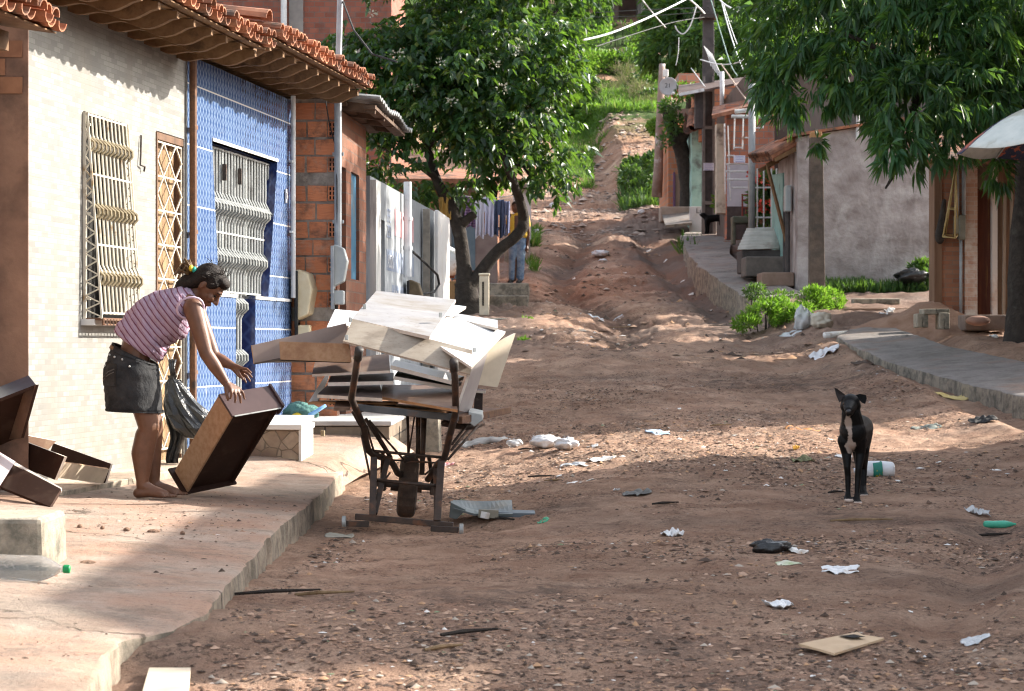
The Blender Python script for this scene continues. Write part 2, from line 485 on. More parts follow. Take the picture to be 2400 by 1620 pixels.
def denim_mat(name, c1, c2):
    t = NT(name)
    col = t.mix(t.ramp(t.noise(9, 6), .35, .65), c1, c2)
    nm = t.bump(t.noise(10, 5, .55, vec=t.mapped((1, 1, .8))), .8, .035); nm = t.bump(t.noise(260, 2), .3, .003, nm)
    return t.done(t.bsdf(col, .9, .12, 0, nm))

def skin_mat(name, c1, c2):
    t = NT(name)
    col = t.mix(t.ramp(t.noise(14, 5), .35, .65), c1, c2)
    return t.done(t.bsdf(col, .48, .4, 0, t.bump(t.noise(120, 3), .12, .002), Subsurface_Weight=.05, Subsurface_Radius=(.02, .008, .004)))

WD = Vector((.1532, .9882, 0))      # direction of the cream and blue facades
WN = Vector((.9882, -.1532, 0))     # their outward normal
D2 = Vector((.0768, .997, 0)); N2 = Vector((.997, -.0768, 0))   # facades farther up

m_dirt = dirt_mat()
m_walk = concrete_mat('dusty_pavement', (.30, .235, .19), (.43, .34, .275), (.37, .235, .17))
m_rwalk = concrete_mat('grey_pavement', (.20, .18, .165), (.28, .25, .23), (.27, .19, .15), duston=(.52, .68))
m_block = concrete_mat('mossy_concrete', (.36, .32, .25), (.46, .42, .34), (.30, .22, .16), duston=(.55, .7))
m_cream = cream_tile_mat(WD); m_blue = blue_tile_mat('blue_wall_tile', WD, z0=-.13 - .0); m_navy = blue_tile_mat('navy_jamb_tile', WN, True)
m_brick = brick_mat('hollow_clay_brick')
m_mortar = PM('mortar', (.20, .175, .15), (.30, .27, .24), sc=14, bump=.8, bsc=50, c3=(.07, .06, .055), sc3=4)
m_oldbrick = wall_brick_mat('old_rendered_brick', D2, .2, .1, (.17, .07, .045), (.24, .11, .07), (.15, .105, .085), (.15, .088, .064), (.46, .62))
m_tile = PM('clay_roof_tile', (.30, .115, .06), (.43, .19, .105), sc=9, c3=(.11, .075, .058), sc3=4.5, lo3=.47, hi3=.66, r=.85, isl=.22, bump=.3, bsc=45)
m_tileold = PM('sooty_roof_tile', (.22, .09, .055), (.36, .17, .10), sc=8, c3=(.05, .045, .04), sc3=2.5, lo3=.45, hi3=.65, r=.9, isl=.2)
m_rafter = wood_mat('rafter_wood', (.13, .07, .033), (.20, .118, .06), (.07, .038, .02), axis=(1, 1, 1), sc=12)
m_brownplaster = PM('brown_plaster', (.20, .11, .075), (.29, .165, .11), sc=3, c3=(.09, .055, .04), sc3=2, bump=.5, bsc=25, lo3=.52, hi3=.7)
m_darkiron = PM('dark_iron', (.035, .03, .028), (.075, .055, .045), sc=25, r=.6, metal=.3, c3=(.14, .06, .03), sc3=12, lo3=.58, hi3=.7, spec=.4)
m_rustiron = PM('rusty_iron', (.10, .05, .03), (.17, .085, .045), sc=22, r=.75, c3=(.05, .035, .03), sc3=9, bump=.3, bsc=90)
m_cartiron = PM('cart_iron', (.045, .035, .03), (.085, .055, .04), sc=18, r=.55, metal=.35, c3=(.16, .075, .04), sc3=9, lo3=.55, hi3=.68, spec=.4)
m_greyiron = PM('silver_painted_iron', (.38, .40, .39), (.50, .52, .51), sc=12, r=.45, metal=.2, c3=(.22, .22, .21), sc3=6)
m_creamiron = PM('cream_painted_iron', (.55, .51, .42), (.64, .60, .50), sc=12, r=.5, c3=(.30, .2, .1), sc3=7, lo3=.6, hi3=.7)
m_bandiron = PM('weathered_iron_band', (.21, .17, .10), (.30, .25, .16), sc=20, r=.7, c3=(.10, .06, .03), sc3=9)
m_dark = PM('dark_interior', (.012, .011, .010), r=.9)  # near black paints in the shade inside rooms, slots and holes
m_shutter = PM('grey_beige_shutter', (.34, .32, .27), (.42, .40, .34), sc=6, r=.6)
m_doorwood = wood_mat('streaked_door_wood', (.15, .09, .045), (.27, .185, .10), (.13, .055, .022), axis=(1, 1, .07), sc=22)
m_white = PM('white_paint', (.60, .59, .57), (.68, .67, .65), sc=5, c3=(.6, .55, .48), sc3=3, r=.6)
m_pvc = PM('pvc_pipe', (.55, .57, .58), (.64, .66, .66), sc=8, r=.45, c3=(.36, .36, .35), sc3=5)
m_greypipe = PM('grey_pipe', (.24, .26, .28), (.33, .36, .38), sc=8, r=.5)
m_meterbeige = PM('yellowed_plastic', (.60, .50, .31), (.70, .62, .44), sc=6, r=.4, c3=(.42, .3, .14), sc3=5)
m_metergrey = PM('grey_plastic', (.30, .33, .34), (.38, .41, .41), sc=6, r=.45)
m_black = PM('black_rubber', (.016, .016, .017), (.03, .029, .028), sc=20, r=.7)
m_blackbag = PM('black_plastic_film', (.010, .011, .012), (.02, .021, .022), sc=9, r=.28, spec=.6, bump=.6, bsc=14, bd=.03)
m_whitebag = PM('white_plastic_film', (.62, .63, .64), (.76, .77, .78), sc=9, c3=(.44, .37, .30), sc3=8, lo3=.55, hi3=.7, r=.35, spec=.5, bump=.6, bsc=18, bd=.02)
m_paper = PM('scrap_paper', (.70, .69, .66), (.78, .77, .75), sc=14, r=.85, c3=(.45, .37, .29), sc3=9, lo3=.5, hi3=.66)
m_card = PM('cardboard', (.47, .34, .22), (.56, .42, .28), sc=9, r=.9, c3=(.33, .24, .16), sc3=4)
m_pole = PM('stained_concrete_pole', (.075, .06, .05), (.14, .112, .09), sc=6, c3=(.06, .055, .05), sc3=2.4, lo3=.5, hi3=.66, r=.95, bump=.5, bsc=40)
m_darkpole = PM('dark_pole', (.055, .05, .05), (.095, .085, .082), sc=5, r=.9, bump=.4, bsc=30)
m_plaster = PM('rough_grey_plaster', (.22, .185, .175), (.42, .38, .37), sc=2.2, det=9, c3=(.50, .47, .46), sc3=1.6, lo3=.53, hi3=.7, r=.95, bump=.9, bsc=9, bd=.03)
m_bark = PM('bark', (.022, .018, .015), (.045, .036, .029), sc=9, bump=.9, bsc=16, bd=.03, r=.95, c3=(.065, .058, .048), sc3=4, lo3=.6, hi3=.72)
m_skin = skin_mat('brown_skin', (.115, .052, .028), (.155, .072, .040))
m_skin2 = skin_mat('dark_brown_skin', (.09, .04, .025), (.12, .055, .033))
m_hair = PM('dark_hair', (.008, .006, .005), (.022, .014, .010), sc=30, r=.6, spec=.18, stretch=(4, 1, 4), bump=.6, bsc=60)
m_denim = denim_mat('charcoal_denim', (.020, .021, .023), (.045, .045, .046))
m_jeans = denim_mat('faded_blue_jeans', (.09, .15, .25), (.26, .33, .42))
m_fur = PM('black_fur', (.004, .0038, .0038), (.008, .0075, .007), sc=40, r=.7, spec=.12, bump=.5, bsc=120, bd=.004)
# ================= ground, pavements, hill =================
TL = np.array([(-8, -1.3), (6, -1.09), (6.8, -1.07), (7.1, -.99), (7.6, -.985), (8.6, -1.03), (10, -1.085), (13, -1.118), (17, -1.075), (20, -.90), (24, -.60), (28, -.30), (33, .05), (38, .44), (42, .72), (46, 1.08), (52, 1.75), (60, 2.75), (66, 3.5), (75, 4.8), (85, 6.6), (95, 8.6), (100, 9.6), (108, 10.9), (118, 13.2), (130, 18.0), (150, 24.5), (185, 33.0), (260, 40)])
TC = np.array([(-8, -1.3), (6, -1.09), (7.6, -1.05), (10, -1.035), (13.4, -.973), (17, -.86), (20, -.74), (24, -.50), (28, -.25), (33, .06), (38, .46), (42, .76), (46, 1.10), (52, 1.75), (60, 2.75), (66, 3.5), (75, 4.8), (85, 6.6), (95, 8.6), (100, 9.6), (108, 10.9), (118, 13.2), (130, 18.0), (150, 24.5), (185, 33.0), (260, 40)])
TR = np.array([(-8, -1.1), (8, -.98), (14, -.80), (20, -.60), (24, -.27), (28, .03), (31, .27), (34, .58), (38, .93), (42, 1.26), (46, 1.62), (52, 2.2), (62, 3.2), (66, 3.65), (75, 5.2), (85, 7.3), (95, 9.6), (100, 10.8), (110, 13), (118, 15), (130, 19.0), (150, 25.0), (185, 33.5), (260, 40)])

def gbase(x, y):
    x = np.asarray(x, float); y = np.asarray(y, float)
    l = np.interp(y, TL[:, 0], TL[:, 1]); c = np.interp(y, TC[:, 0], TC[:, 1]); r = np.interp(y, TR[:, 0], TR[:, 1])
    a = sstep(-1.0, 1.2, x)
    z = l * (1 - a) + c * a
    b = sstep(3.5, 4.7, x)
    z = z * (1 - b) + r * b
    # banks that frame the steep track far up
    far = sstep(72, 95, y)
    tx = 3.0 + .045 * (y - 75)
    z = z + far * (np.clip(np.abs(x - tx) - 2.7, 0, 14) * .22)
    return z

def gz(x, y):
    x = np.asarray(x, float); y = np.asarray(y, float)
    z = gbase(x, y)
    k = np.clip(y / 20, .6, 2.5)
    z = z + vnoise(x, y, .45, 1) * .05 * k * sstep(-1.6, -.6, x) + vnoise(x, y, 1.3, 2) * .05 * k + vnoise(x, y, 3.7, 3) * .036 * k + (np.abs(vnoise(x, y, 7, 4)) * 2 - .3) * .032 * np.minimum(k, 1.6) + vnoise(x, y, 19, 14) * .016
    # gully washed along the middle of the rise
    gx = 1.35 + .45 * np.sin(y * .22) + .012 * (y - 30)
    g = np.exp(-((x - gx) / .42) ** 2) * sstep(28, 34, y) * (1 - sstep(62, 75, y))
    z = z - g * (.24 + .12 * vnoise(x, y, .9, 6))
    # ledges across the track
    z = z + .10 * sstep(-.035, .035, vnoise(x * .35, y, .55, 8) + .25 * vnoise(x, y, 2.5, 15)) * sstep(26, 34, y) * (1 - sstep(66, 80, y)) * sstep(4.3, 3.4, x)
    # muddy hollow with a heap
    z = z + .16 * np.exp(-((x - .9) / 1.3) ** 2 - ((y - 27.5) / 1.2) ** 2) + .10 * np.exp(-((x + .1) / .5) ** 2 - ((y - 23) / 1.3) ** 2)
    # wheel tracks in the foreground
    tr = np.exp(-((x - 1.9 - .28 * (y - 9)) / .16) ** 2) * sstep(6, 8, y) * (1 - sstep(12, 14, y))
    z = z - .05 * tr + .02 * np.exp(-((x - 2.15 - .28 * (y - 9)) / .10) ** 2) * sstep(6, 8, y) * (1 - sstep(12, 14, y))
    z = z - .045 * np.exp(-((x - 3.0 - .22 * (y - 9)) / .14) ** 2) * sstep(6, 8, y) * (1 - sstep(13, 15, y))
    z = z - .075 * np.exp(-((x + .25) / .3) ** 2 - ((y - 12.75) / .4) ** 2)      # worn hollow under the cart foot
    z = z - .34 * sstep(36.8, 38.2, y) * (1 - sstep(62.5, 66, y)) * sstep(3.3, 3.95, x) * (1 - sstep(5.2, 5.8, x))   # cut for the far pavement
    z = z - .14 * sstep(4.25, 4.6, x) * (1 - sstep(5.7, 6.1, x)) * (1 - sstep(29.5, 30.5, y)) * sstep(14, 16, y)
    w_ = np.exp(-((x - 2.15) / .35) ** 2 - ((y - 13.6) / .6) ** 2); z = z * (1 - w_) + (-.982 + .004 * vnoise(x, y, 9, 2)) * w_
    # keep the ground under the pavements
    z = np.where((x < -1.35) & (y < 16.8), np.minimum(z, -1.12), z)
    return z

def gz1(x, y):
    return float(gz(np.array([x]), np.array([y]))[0])

def on(px, py, D0=15.):
    """ground point under a photo pixel (solved along the sight line)"""
    D = D0
    lo, hi = 4., 140.
    ds = np.linspace(lo, hi, 5000)
    zz = gz((px - 1200) / FPX * ds, ds) - (810 - py) / FPX * ds
    i = np.argmax(zz >= 0)
    D = ds[i]
    return Vector(((px - 1200) / FPX * D, D, gz1((px - 1200) / FPX * D, D)))

def make_ground():
    xs = np.concatenate([np.linspace(-60, -8, 22)[:-1], np.linspace(-8, -1.8, 24)[:-1], np.linspace(-1.8, 5.4, 200)[:-1], np.linspace(5.4, 12, 60)[:-1], np.linspace(12, 60, 26)])
    ys = np.concatenate([np.linspace(-8, 5, 20)[:-1], np.linspace(5, 15, 260)[:-1], np.linspace(15, 25, 170)[:-1], np.linspace(25, 50, 200)[:-1], np.linspace(50, 110, 160)[:-1], np.linspace(110, 250, 90)])
    X, Y = np.meshgrid(xs, ys)
    Zz = gz(X, Y)
    v = np.stack([X, Y, Zz], -1).reshape(-1, 3)
    nx = len(xs); ny = len(ys)
    i = np.arange(ny - 1)[:, None] * nx + np.arange(nx - 1)[None, :]
    f = np.stack([i, i + 1, i + nx + 1, i + nx], -1).reshape(-1, 4)
    np_mesh('dirt_road', v, f, m_dirt, smooth=True, label='rutted reddish dirt road rising to a green hill', kind='structure')
make_ground()

def strip_walk(name, left, right, mat, label, n=8, zoff=None, drop=.5, noise=.012, step=.09, edge='left', jag=.02):
    """pavement between two polylines of (D, X, z); kerb face on the side facing the road"""
    L = np.array(left, float); R = np.array(right, float)
    D0 = max(L[0, 0], R[0, 0]); D1 = min(L[-1, 0], R[-1, 0])
    ds = np.arange(D0, D1 + step / 2, step * max(1, D0 / 12))
    vs = []; fs = []
    cols = None
    for d in ds:
        xl, zl = np.interp(d, L[:, 0], L[:, 1]), np.interp(d, L[:, 0], L[:, 2])
        xr, zr = np.interp(d, R[:, 0], R[:, 1]), np.interp(d, R[:, 0], R[:, 2])
        j = float(vnoise(d, 3.3, 2.1, 5)) * jag + float(vnoise(d, 7.7, 11, 5)) * jag * 2 - max(0, float(vnoise(d, 1.7, 5, 5)) - .22) * jag * 14
        if edge == 'left': xl += j
        else: xr += j
        row = []
        ts = np.linspace(0, 1, n)
        for t in ts:
            x = xl + (xr - xl) * t; z = zl + (zr - zl) * t
            z += float(vnoise(x, d, 1.2, 11)) * noise * 2 + float(vnoise(x, d, 6, 12)) * noise
            row.append((x, d, z))
        if edge == 'left':
            k = row[0]; row = [(k[0] - .012, d, k[2] - drop), (k[0] - .002 + j * .3, d, k[2] - .05), (k[0] + .002, d, k[2] - .009), (k[0] + .014, d, k[2])] + row[1:]
            if row[4][0] < row[3][0]: row[4] = (row[3][0] + .01, d, row[4][2])
        else:
            k = row[-1]; row = row[:-1] + [(k[0] - .014, d, k[2]), (k[0] - .002, d, k[2] - .009), (k[0] + .002 + j * .3, d, k[2] - .05), (k[0] + .012, d, k[2] - drop)]
        cols = len(row)
        vs += row
    m = len(ds)
    for i in range(m - 1):
        for j in range(cols - 1):
            a = i * cols + j
            fs.append((a, a + 1, a + cols + 1, a + cols))
    b = MB(); b.add(vs, fs)
    # end faces
    b.add([vs[j] for j in range(cols)] + [(vs[cols - 1][0], vs[0][1], vs[0][2] - .3), (vs[0][0], vs[0][1], vs[0][2] - .3)], [tuple(range(cols + 1, -1, -1))])
    e = (m - 1) * cols
    b.add([vs[e + j] for j in range(cols)] + [(vs[e + cols - 1][0], vs[e][1], vs[e][2] - .3), (vs[e][0], vs[e][1], vs[e][2] - .3)], [tuple(range(cols + 2))])
    o = b.build(name, mat, smooth=True, label=label, kind='structure', loc=(0, 0, 0)); o.data.set_sharp_from_angle(angle=.6); return o

def wallx(d): return -2.9 + .155 * (d - 12.8)
def swz(x): return -.95 + .065 * (-1.2 - x)
edge = [(-2, -1.15), (5, -1.15), (5.9, -1.18), (6.9, -1.265), (7.0, -1.27), (7.08, -1.22), (7.25, -1.15), (7.66, -1.095), (8.6, -1.135), (9.9, -1.19), (12.3, -1.23), (14.5, -1.24), (16.2, -1.27), (16.9, -1.42)]
RZ = [(d, x, -.95) for d, x in edge]
LZ = [(d, wallx(d) - .9, swz(wallx(d) - .9)) for d, x in edge]
strip_walk('left_pavement', LZ, RZ, m_walk, 'dusty cracked raised pavement along the left houses', n=24, drop=.4, edge='right', step=.07, noise=.01, jag=.009)
strip_walk('right_pavement', [(16, 4.95, -.66), (20, 4.9, -.50), (22.7, 4.77, -.39), (25.6, 4.5, -.19), (29, 4.4, .12), (30.5, 4.95, .26)],
           [(16, 6.1, -.66), (20, 6.0, -.48), (24, 5.76, -.18), (27, 5.42, .02), (30.5, 5.42, .27)], m_rwalk, 'grey concrete pavement by the brick shack', drop=.5, step=.1)
strip_walk('far_pavement', [(38, 4.14, .87), (47, 4.14, 1.74), (52, 4.3, 2.23), (62, 4.9, 3.2), (64, 5.2, 3.4)],
           [(38, 5.3, .90), (44.8, 4.95, 1.56), (52, 5.3, 2.25), (62, 6.4, 3.25), (64, 6.6, 3.42)], m_rwalk, 'raised grey pavement along the right houses', drop=.9, step=.1)

# low pad before the cream house
b = MB()
p = [(wallx(12.2) + .42, 12.15), (wallx(14.0) + .42, 14.0), (wallx(15.6) + .40, 15.6), (wallx(16.15) + .1, 16.15), (wallx(16.15) - .3, 16.15), (wallx(12.2) - .3, 12.15)]
b.prism([(x, y, -1.0) for x, y in p], (0, 0, .168))
b.build('doorstep_pad', concrete_mat('pad_concrete', (.48, .40, .32), (.56, .48, .39), (.43, .33, .25)), bevel=.006, label='low pale concrete pad in front of the cream tiled house', cat='doorstep')

# loose bits over the road: leaves, clods, chips
def scatter_bits(n, xr, yr, name, size, label, cond=None, mat=None, power=1.6, zf=None):
    y = yr[0] + (yr[1] - yr[0]) * rng.random(n) ** power
    x = xr[0] + (xr[1] - xr[0]) * rng.random(n)
    # clumped
    keep = vnoise(x, y, .8, 21) + vnoise(x, y, 2.3, 22) * .6 + rng.random(n) * .55 > .30
    if cond is not None: keep &= cond(x, y)
    x = x[keep]; y = y[keep]; n = len(x)
    z = gz(x, y) if zf is None else zf(x, y)
    s = size * np.exp(rng.normal(0, .55, n)); s = np.minimum(s, size * 3)
    a = rng.random(n) * 2 * PI; asp = .35 + .65 * rng.random(n); h = .12 + .55 * rng.random(n) ** 2
    base = np.array([(1, 0, 0), (.2, .9, .1), (-.9, .4, 0), (-.6, -.8, .05), (.5, -.8, 0), (0, 0, 1)], float)
    jit = 1 + rng.normal(0, .2, (n, 6, 1))
    P0 = base[None] * jit
    P0[:, :, 1] *= asp[:, None]; P0[:, :, 2] *= h[:, None]
    ca, sa = np.cos(a)[:, None], np.sin(a)[:, None]
    X = (P0[:, :, 0] * ca - P0[:, :, 1] * sa) * s[:, None] + x[:, None]
    Y = (P0[:, :, 0] * sa + P0[:, :, 1] * ca) * s[:, None] + y[:, None]
    Zz = P0[:, :, 2] * s[:, None] + z[:, None] + .001
    v = np.stack([X, Y, Zz], -1).reshape(-1, 3)
    t = np.array([(0, 1, 5), (1, 2, 5), (2, 3, 5), (3, 4, 5), (4, 0, 5)])
    f = (np.arange(n)[:, None, None] * 6 + t[None]).reshape(-1, 3)
    return np_mesh(name, v, f, mat or m_bits, label=label, kind='stuff')
m_bits = leaflitter_mat()
road = lambda x, y: (x > -1.05) & ((x < 4.3) | (y > 30) & (x < 5.2))
scatter_bits(150000, (-1.1, 5.2), (6, 30), 'road_debris', .0078, 'fine leaf bits, clods and chips littering the dirt road', road)
scatter_bits(7000, (-1.1, 4.2), (28, 64), 'stony_debris', .035, 'stones and scraps on the rising track', road, power=1.1)
scatter_bits(4500, (.5, 6), (64, 101), 'rubble_track', .075, 'grey rubble on the steep track', lambda x, y: np.abs(x - 3.0 - .045 * (y - 75)) < 2.3, PM('grey_rubble', (.24, .16, .12), (.38, .30, .25), sc=1.2, isl=.4), power=1.0)

m_wbits = PM('pale_rubbish', (.42, .40, .37), (.74, .73, .71), sc=.9, isl=.25, lo=.4, hi=.6, c3=(.12, .17, .26), sc3=.6, lo3=.64, hi3=.66)
near = lambda *c: (lambda x, y: (x > -1.05) & (np.min([((x - a) / r) ** 2 + ((y - b_) / q_) ** 2 for a, b_, r, q_ in c], axis=0) < rng.random(len(x)) * 1.2))
scatter_bits(9000, (-1.1, 5.4), (9, 40), 'rubbish_bits', .014, 'small pale scraps of rubbish gathered in drifts on the road', near((.25, 18.5, .55, 2.2), (-.75, 14.6, .35, 2.2), (3.9, 32.3, .8, 1.1), (4.3, 26, .25, 3.5), (.9, 33, .8, 3), (-.8, 10.5, .25, 1.6), (5.1, 29.2, .8, .7), (3.3, 15.4, .9, .8), (1.3, 39, 1, 3)), m_wbits, power=1.2)
scatter_bits(5000, (-2.75, -1.2), (6.3, 16), 'pavement_grit', .006, 'grit and crumbs of earth strewn over the left pavement', lambda x, y: (x > wallx(y) + .45) & (x < np.interp(y, [e[0] for e in edge], [e[1] for e in edge]) - .03), zf=lambda x, y: swz(x) + .004)
scatter_bits(70000, (-1.1, 5.2), (9, 24), 'leaf_litter', .0095, 'dark leaf fragments and clods thicker in the middle of the road', road, power=1.15)
# ================= left side: houses =================
DXn = Vector((1, 0, 0))
def wp(D, z, o=0.): return Vector((-4.884 + .155 * D + WN.x * o, D + WN.y * o, z))
def wD(px): return 4.884 / (.155 - (px - 1200) / FPX)
def qp(D, z, o=0.): return Vector((-3.019 + .0768 * D + N2.x * o, D + N2.y * o, z))
def qD(px): return 3.019 / (.0768 - (px - 1200) / FPX)

def facade(mb, P, us, zs, holes, th=.14):
    """wall in cells, leaving the openings free, with reveals"""
    us = sorted(set(us + [h[0] for h in holes] + [h[1] for h in holes]))
    zs = sorted(set(zs + [h[2] for h in holes] + [h[3] for h in holes]))
    inside = lambda u, z: any(h[0] < u < h[1] and h[2] < z < h[3] for h in holes)
    for i in range(len(us) - 1):
        for j in range(len(zs) - 1):
            if inside((us[i] + us[i + 1]) / 2, (zs[j] + zs[j + 1]) / 2): continue
            a, b, c, d = us[i], us[i + 1], zs[j], zs[j + 1]
            mb.add([P(a, c), P(b, c), P(b, d), P(a, d)], [(0, 1, 2, 3)])
            mb.add([P(a, c, -th), P(b, c, -th), P(b, d, -th), P(a, d, -th)], [(3, 2, 1, 0)])
    for a, b, c, d in holes:
        for q in ([P(a, c), P(a, d), P(a, d, -th), P(a, c, -th)], [P(b, c), P(b, c, -th), P(b, d, -th), P(b, d)],
                  [P(a, d), P(b, d), P(b, d, -th), P(a, d, -th)], [P(a, c), P(a, c, -th), P(b, c, -th), P(b, c)]):
            mb.add(q, [(0, 1, 2, 3)])
    a, b, c, d = us[0], us[-1], zs[0], zs[-1]
    for q in ([P(a, c), P(a, d), P(a, d, -th), P(a, c, -th)], [P(b, c), P(b, c, -th), P(b, d, -th), P(b, d)], [P(a, d), P(a, d, -th), P(b, d, -th), P(b, d)]):
        mb.add(q, [(0, 1, 2, 3)])

def half_tile(mb, p0, p1, side, r0, r1, up, th=.009, n=7):
    """clay channel tile from p0 to p1; up=+1 cover, -1 channel"""
    p0 = Vector(p0); p1 = Vector(p1); d = (p1 - p0).normalized(); side = Vector(side)
    nrm = side.cross(d); nrm = nrm if nrm.z > 0 else -nrm
    vs = []; fs = []
    for p, r in ((p0, r0), (p1, r1)):
        for rr in (r, r - th):
            for k in range(n):
                th_ = PI * k / (n - 1)
                vs.append(p + side * (rr * math.cos(th_)) + nrm * (up * rr * math.sin(th_) * .85))
    for k in range(n - 1):
        fs += [(k, k + 1, 2 * n + k + 1, 2 * n + k), (n + k + 1, n + k, 3 * n + k, 3 * n + k + 1),
               (k + 1, k, n + k, n + k + 1), (2 * n + k, 2 * n + k + 1, 3 * n + k + 1, 3 * n + k)]
    for k in (0, n - 1): fs.append((k, 2 * n + k, 3 * n + k, n + k))
    mb.add(vs, fs)

def tile_roof(name, parent, P, Dr, Da, Db, zl, o1, back, pitch, mat, tl=.40, sp=.135):
    mb = MB(); n = int((Db - Da) / sp); rows = int((o1 + back) / (tl * .86)) + 1
    for i in range(n + 1):
        for k in range(rows):
            oa = o1 - k * tl * .86; ob = oa - tl
            j = random.uniform(-.012, .012); jz = random.uniform(-.006, .006)
            D = Da + i * sp + j
            za = zl + (o1 - oa) * pitch + .012 * k + jz; zb = zl + (o1 - ob) * pitch + jz
            jo = random.uniform(-.03, .02) if k == 0 else 0
            half_tile(mb, P(D, za, oa + jo), P(D, zb, ob), Dr, .060, .052, -1)
            if i < n:
                D2_ = D + sp / 2 + random.uniform(-.01, .01)
                jo = random.uniform(-.03, .025) if k == 0 else 0
                half_tile(mb, P(D2_, za + .018, oa + jo), P(D2_, zb + .018, ob), Dr, .056, .048, 1)
    dk = MB(); q_ = lambda D, o: P(D, zl - .060 + (o1 - o) * pitch, o)
    dk.slab([q_(Da - .05, o1 - .07), q_(Db, o1 - .07), q_(Db, -back), q_(Da - .05, -back)], .008); dk.build('leak_blocker', m_rafter, parent)  # sheet added under the tiles to stop light leaking through
    return mb.build(name, mat, parent)

def rafters(parent, P, N, Dr, Da, Db, zl, o1, pitch, step=.36):
    D = Da + .1
    while D < Db:
        pts = []; tip = o1 - .15; bk = -.7
        zt = lambda o: zl - .075 + (o1 - o) * pitch
        top = [(bk, zt(bk)), (tip, zt(tip))]
        bot = []
        for i in range(27):
            o = tip - (tip - bk) * i / 26
            dep = .045 + .075 * min(1, (tip - o) / .12)
            wv = .016 * math.sin((tip - o) / .30 * 2 * PI) if o > .02 else 0
            bot.append((o, zt(o) - dep + wv))
        mb = MB()
        poly = [P(D, z, o) for o, z in top] + [P(D, z, o) for o, z in bot]
        mb.prism(poly, Dr * .05)
        mb.build('rafter', m_rafter, parent)
        D += step * random.uniform(.93, 1.07)
    mb = MB()
    for o in (o1 - .2, o1 - .58, .1):
        z = zl - .055 + (o1 - o) * pitch
        mb.bar(P(Da, z, o), P(Db, z, o), .045, .03)
    mb.build('batten', m_rafter, parent)

# ---------- brown house at the left edge ----------
h = thing('brown_house', 'brown plastered house end with orange clay tile eave at the left edge', 'house', wp(11.6, -.9, .1))
mb = MB()
px0 = at(67, 810, 12.3); px1 = at(66, 810, 12.55)
poly = [V(-3.6, 12.3, -1.1), V(px0.x, 12.3, -1.1), V(px1.x, 12.55, -1.1), V(-3.6, 12.55, -1.1)]
mb.prism(poly, (0, 0, 2.95)); mb.build('wall', m_brownplaster, h, bevel=.006)
mb = MB()
for k in range(3):
    for i in range(6):
        mb.box(V(px0.x - .13 - i * .2 - (k % 2) * .1, 12.297, 1.50 + k * .105), (.19, .01, .095))
mb.build('brickwork', PM('shaded_brick', (.20, .09, .05), (.27, .13, .07), sc=8, isl=.15), h)  # brick colour darkened to stand for the shade on it
tile_roof('roof', h, wp, WD, 7.4, 11.36, 1.70, .80, 2.2, .16, m_tile)
mb = MB(); mb.tube([wp(11.0, 1.56, .52), wp(11.0, 1.64, -.8)], .07, 10); mb.bar(wp(7.4, 1.60, .45), wp(11.3, 1.60, .45), .08, .1)
mb.build('beam', m_rafter, h)
mb = MB(); mb.hexa([wp(7.4, -1.1, -2.6), wp(7.4, -1.1, -.6), wp(11.5, -1.1, -.6), wp(11.5, -1.1, -2.6), wp(7.4, 1.6, -2.6), wp(7.4, 1.6, -.6), wp(11.5, 1.6, -.6), wp(11.5, 1.6, -2.6)])
mb.build('porch_wall', m_brownplaster, h)

# ---------- cream house ----------
h = thing('cream_house', 'cream tiled house with barred window, wooden door and clay tile eave', 'house', wp(14.2, -.9, -.1))
Dc0, Dc1 = 11.9, 15.89
dw = (wD(195), wD(289)); dd = (wD(366), wD(431))
mb = MB()
facade(mb, wp, [Dc0, Dc1], [-1.1, 2.17], [(dw[0], dw[1], .17, 1.51), (dd[0], dd[1], -.9, 1.53)])
mb.build('wall', m_cream, h)
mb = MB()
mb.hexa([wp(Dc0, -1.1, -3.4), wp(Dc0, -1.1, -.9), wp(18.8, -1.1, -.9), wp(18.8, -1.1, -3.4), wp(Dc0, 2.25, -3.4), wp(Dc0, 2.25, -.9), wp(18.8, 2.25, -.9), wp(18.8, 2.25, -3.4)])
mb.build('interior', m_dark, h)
w = MB().box(wp((dw[0] + dw[1]) / 2, .15, -.05), (.14, dw[1] - dw[0] + .1, .04)).build('window', m_white, h)
mb = MB()   # half-open shutters inside
for a, b, oo in ((dw[0] + .10, dw[0] + .19, -.06),):
    mb.hexa([wp(a, .19, oo - .03), wp(a, .19, oo), wp(b, .19, oo), wp(b, .19, oo - .03), wp(a, 1.42, oo - .03), wp(a, 1.42, oo), wp(b, 1.42, oo), wp(b, 1.42, oo - .03)])
mb.build('shutter', m_shutter, w)
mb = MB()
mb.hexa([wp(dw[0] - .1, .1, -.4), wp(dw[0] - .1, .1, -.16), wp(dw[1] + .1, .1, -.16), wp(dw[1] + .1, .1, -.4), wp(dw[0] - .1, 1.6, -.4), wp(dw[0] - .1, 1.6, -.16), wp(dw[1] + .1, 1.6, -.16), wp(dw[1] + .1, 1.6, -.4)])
mb.build('room_darkness', m_dark, w)  # solid black box stands for the unlit room
oo_ = lambda z: .022 + (1.50 - z) / 1.33 * .105
gr = MB(); bands = {}
nb = 11
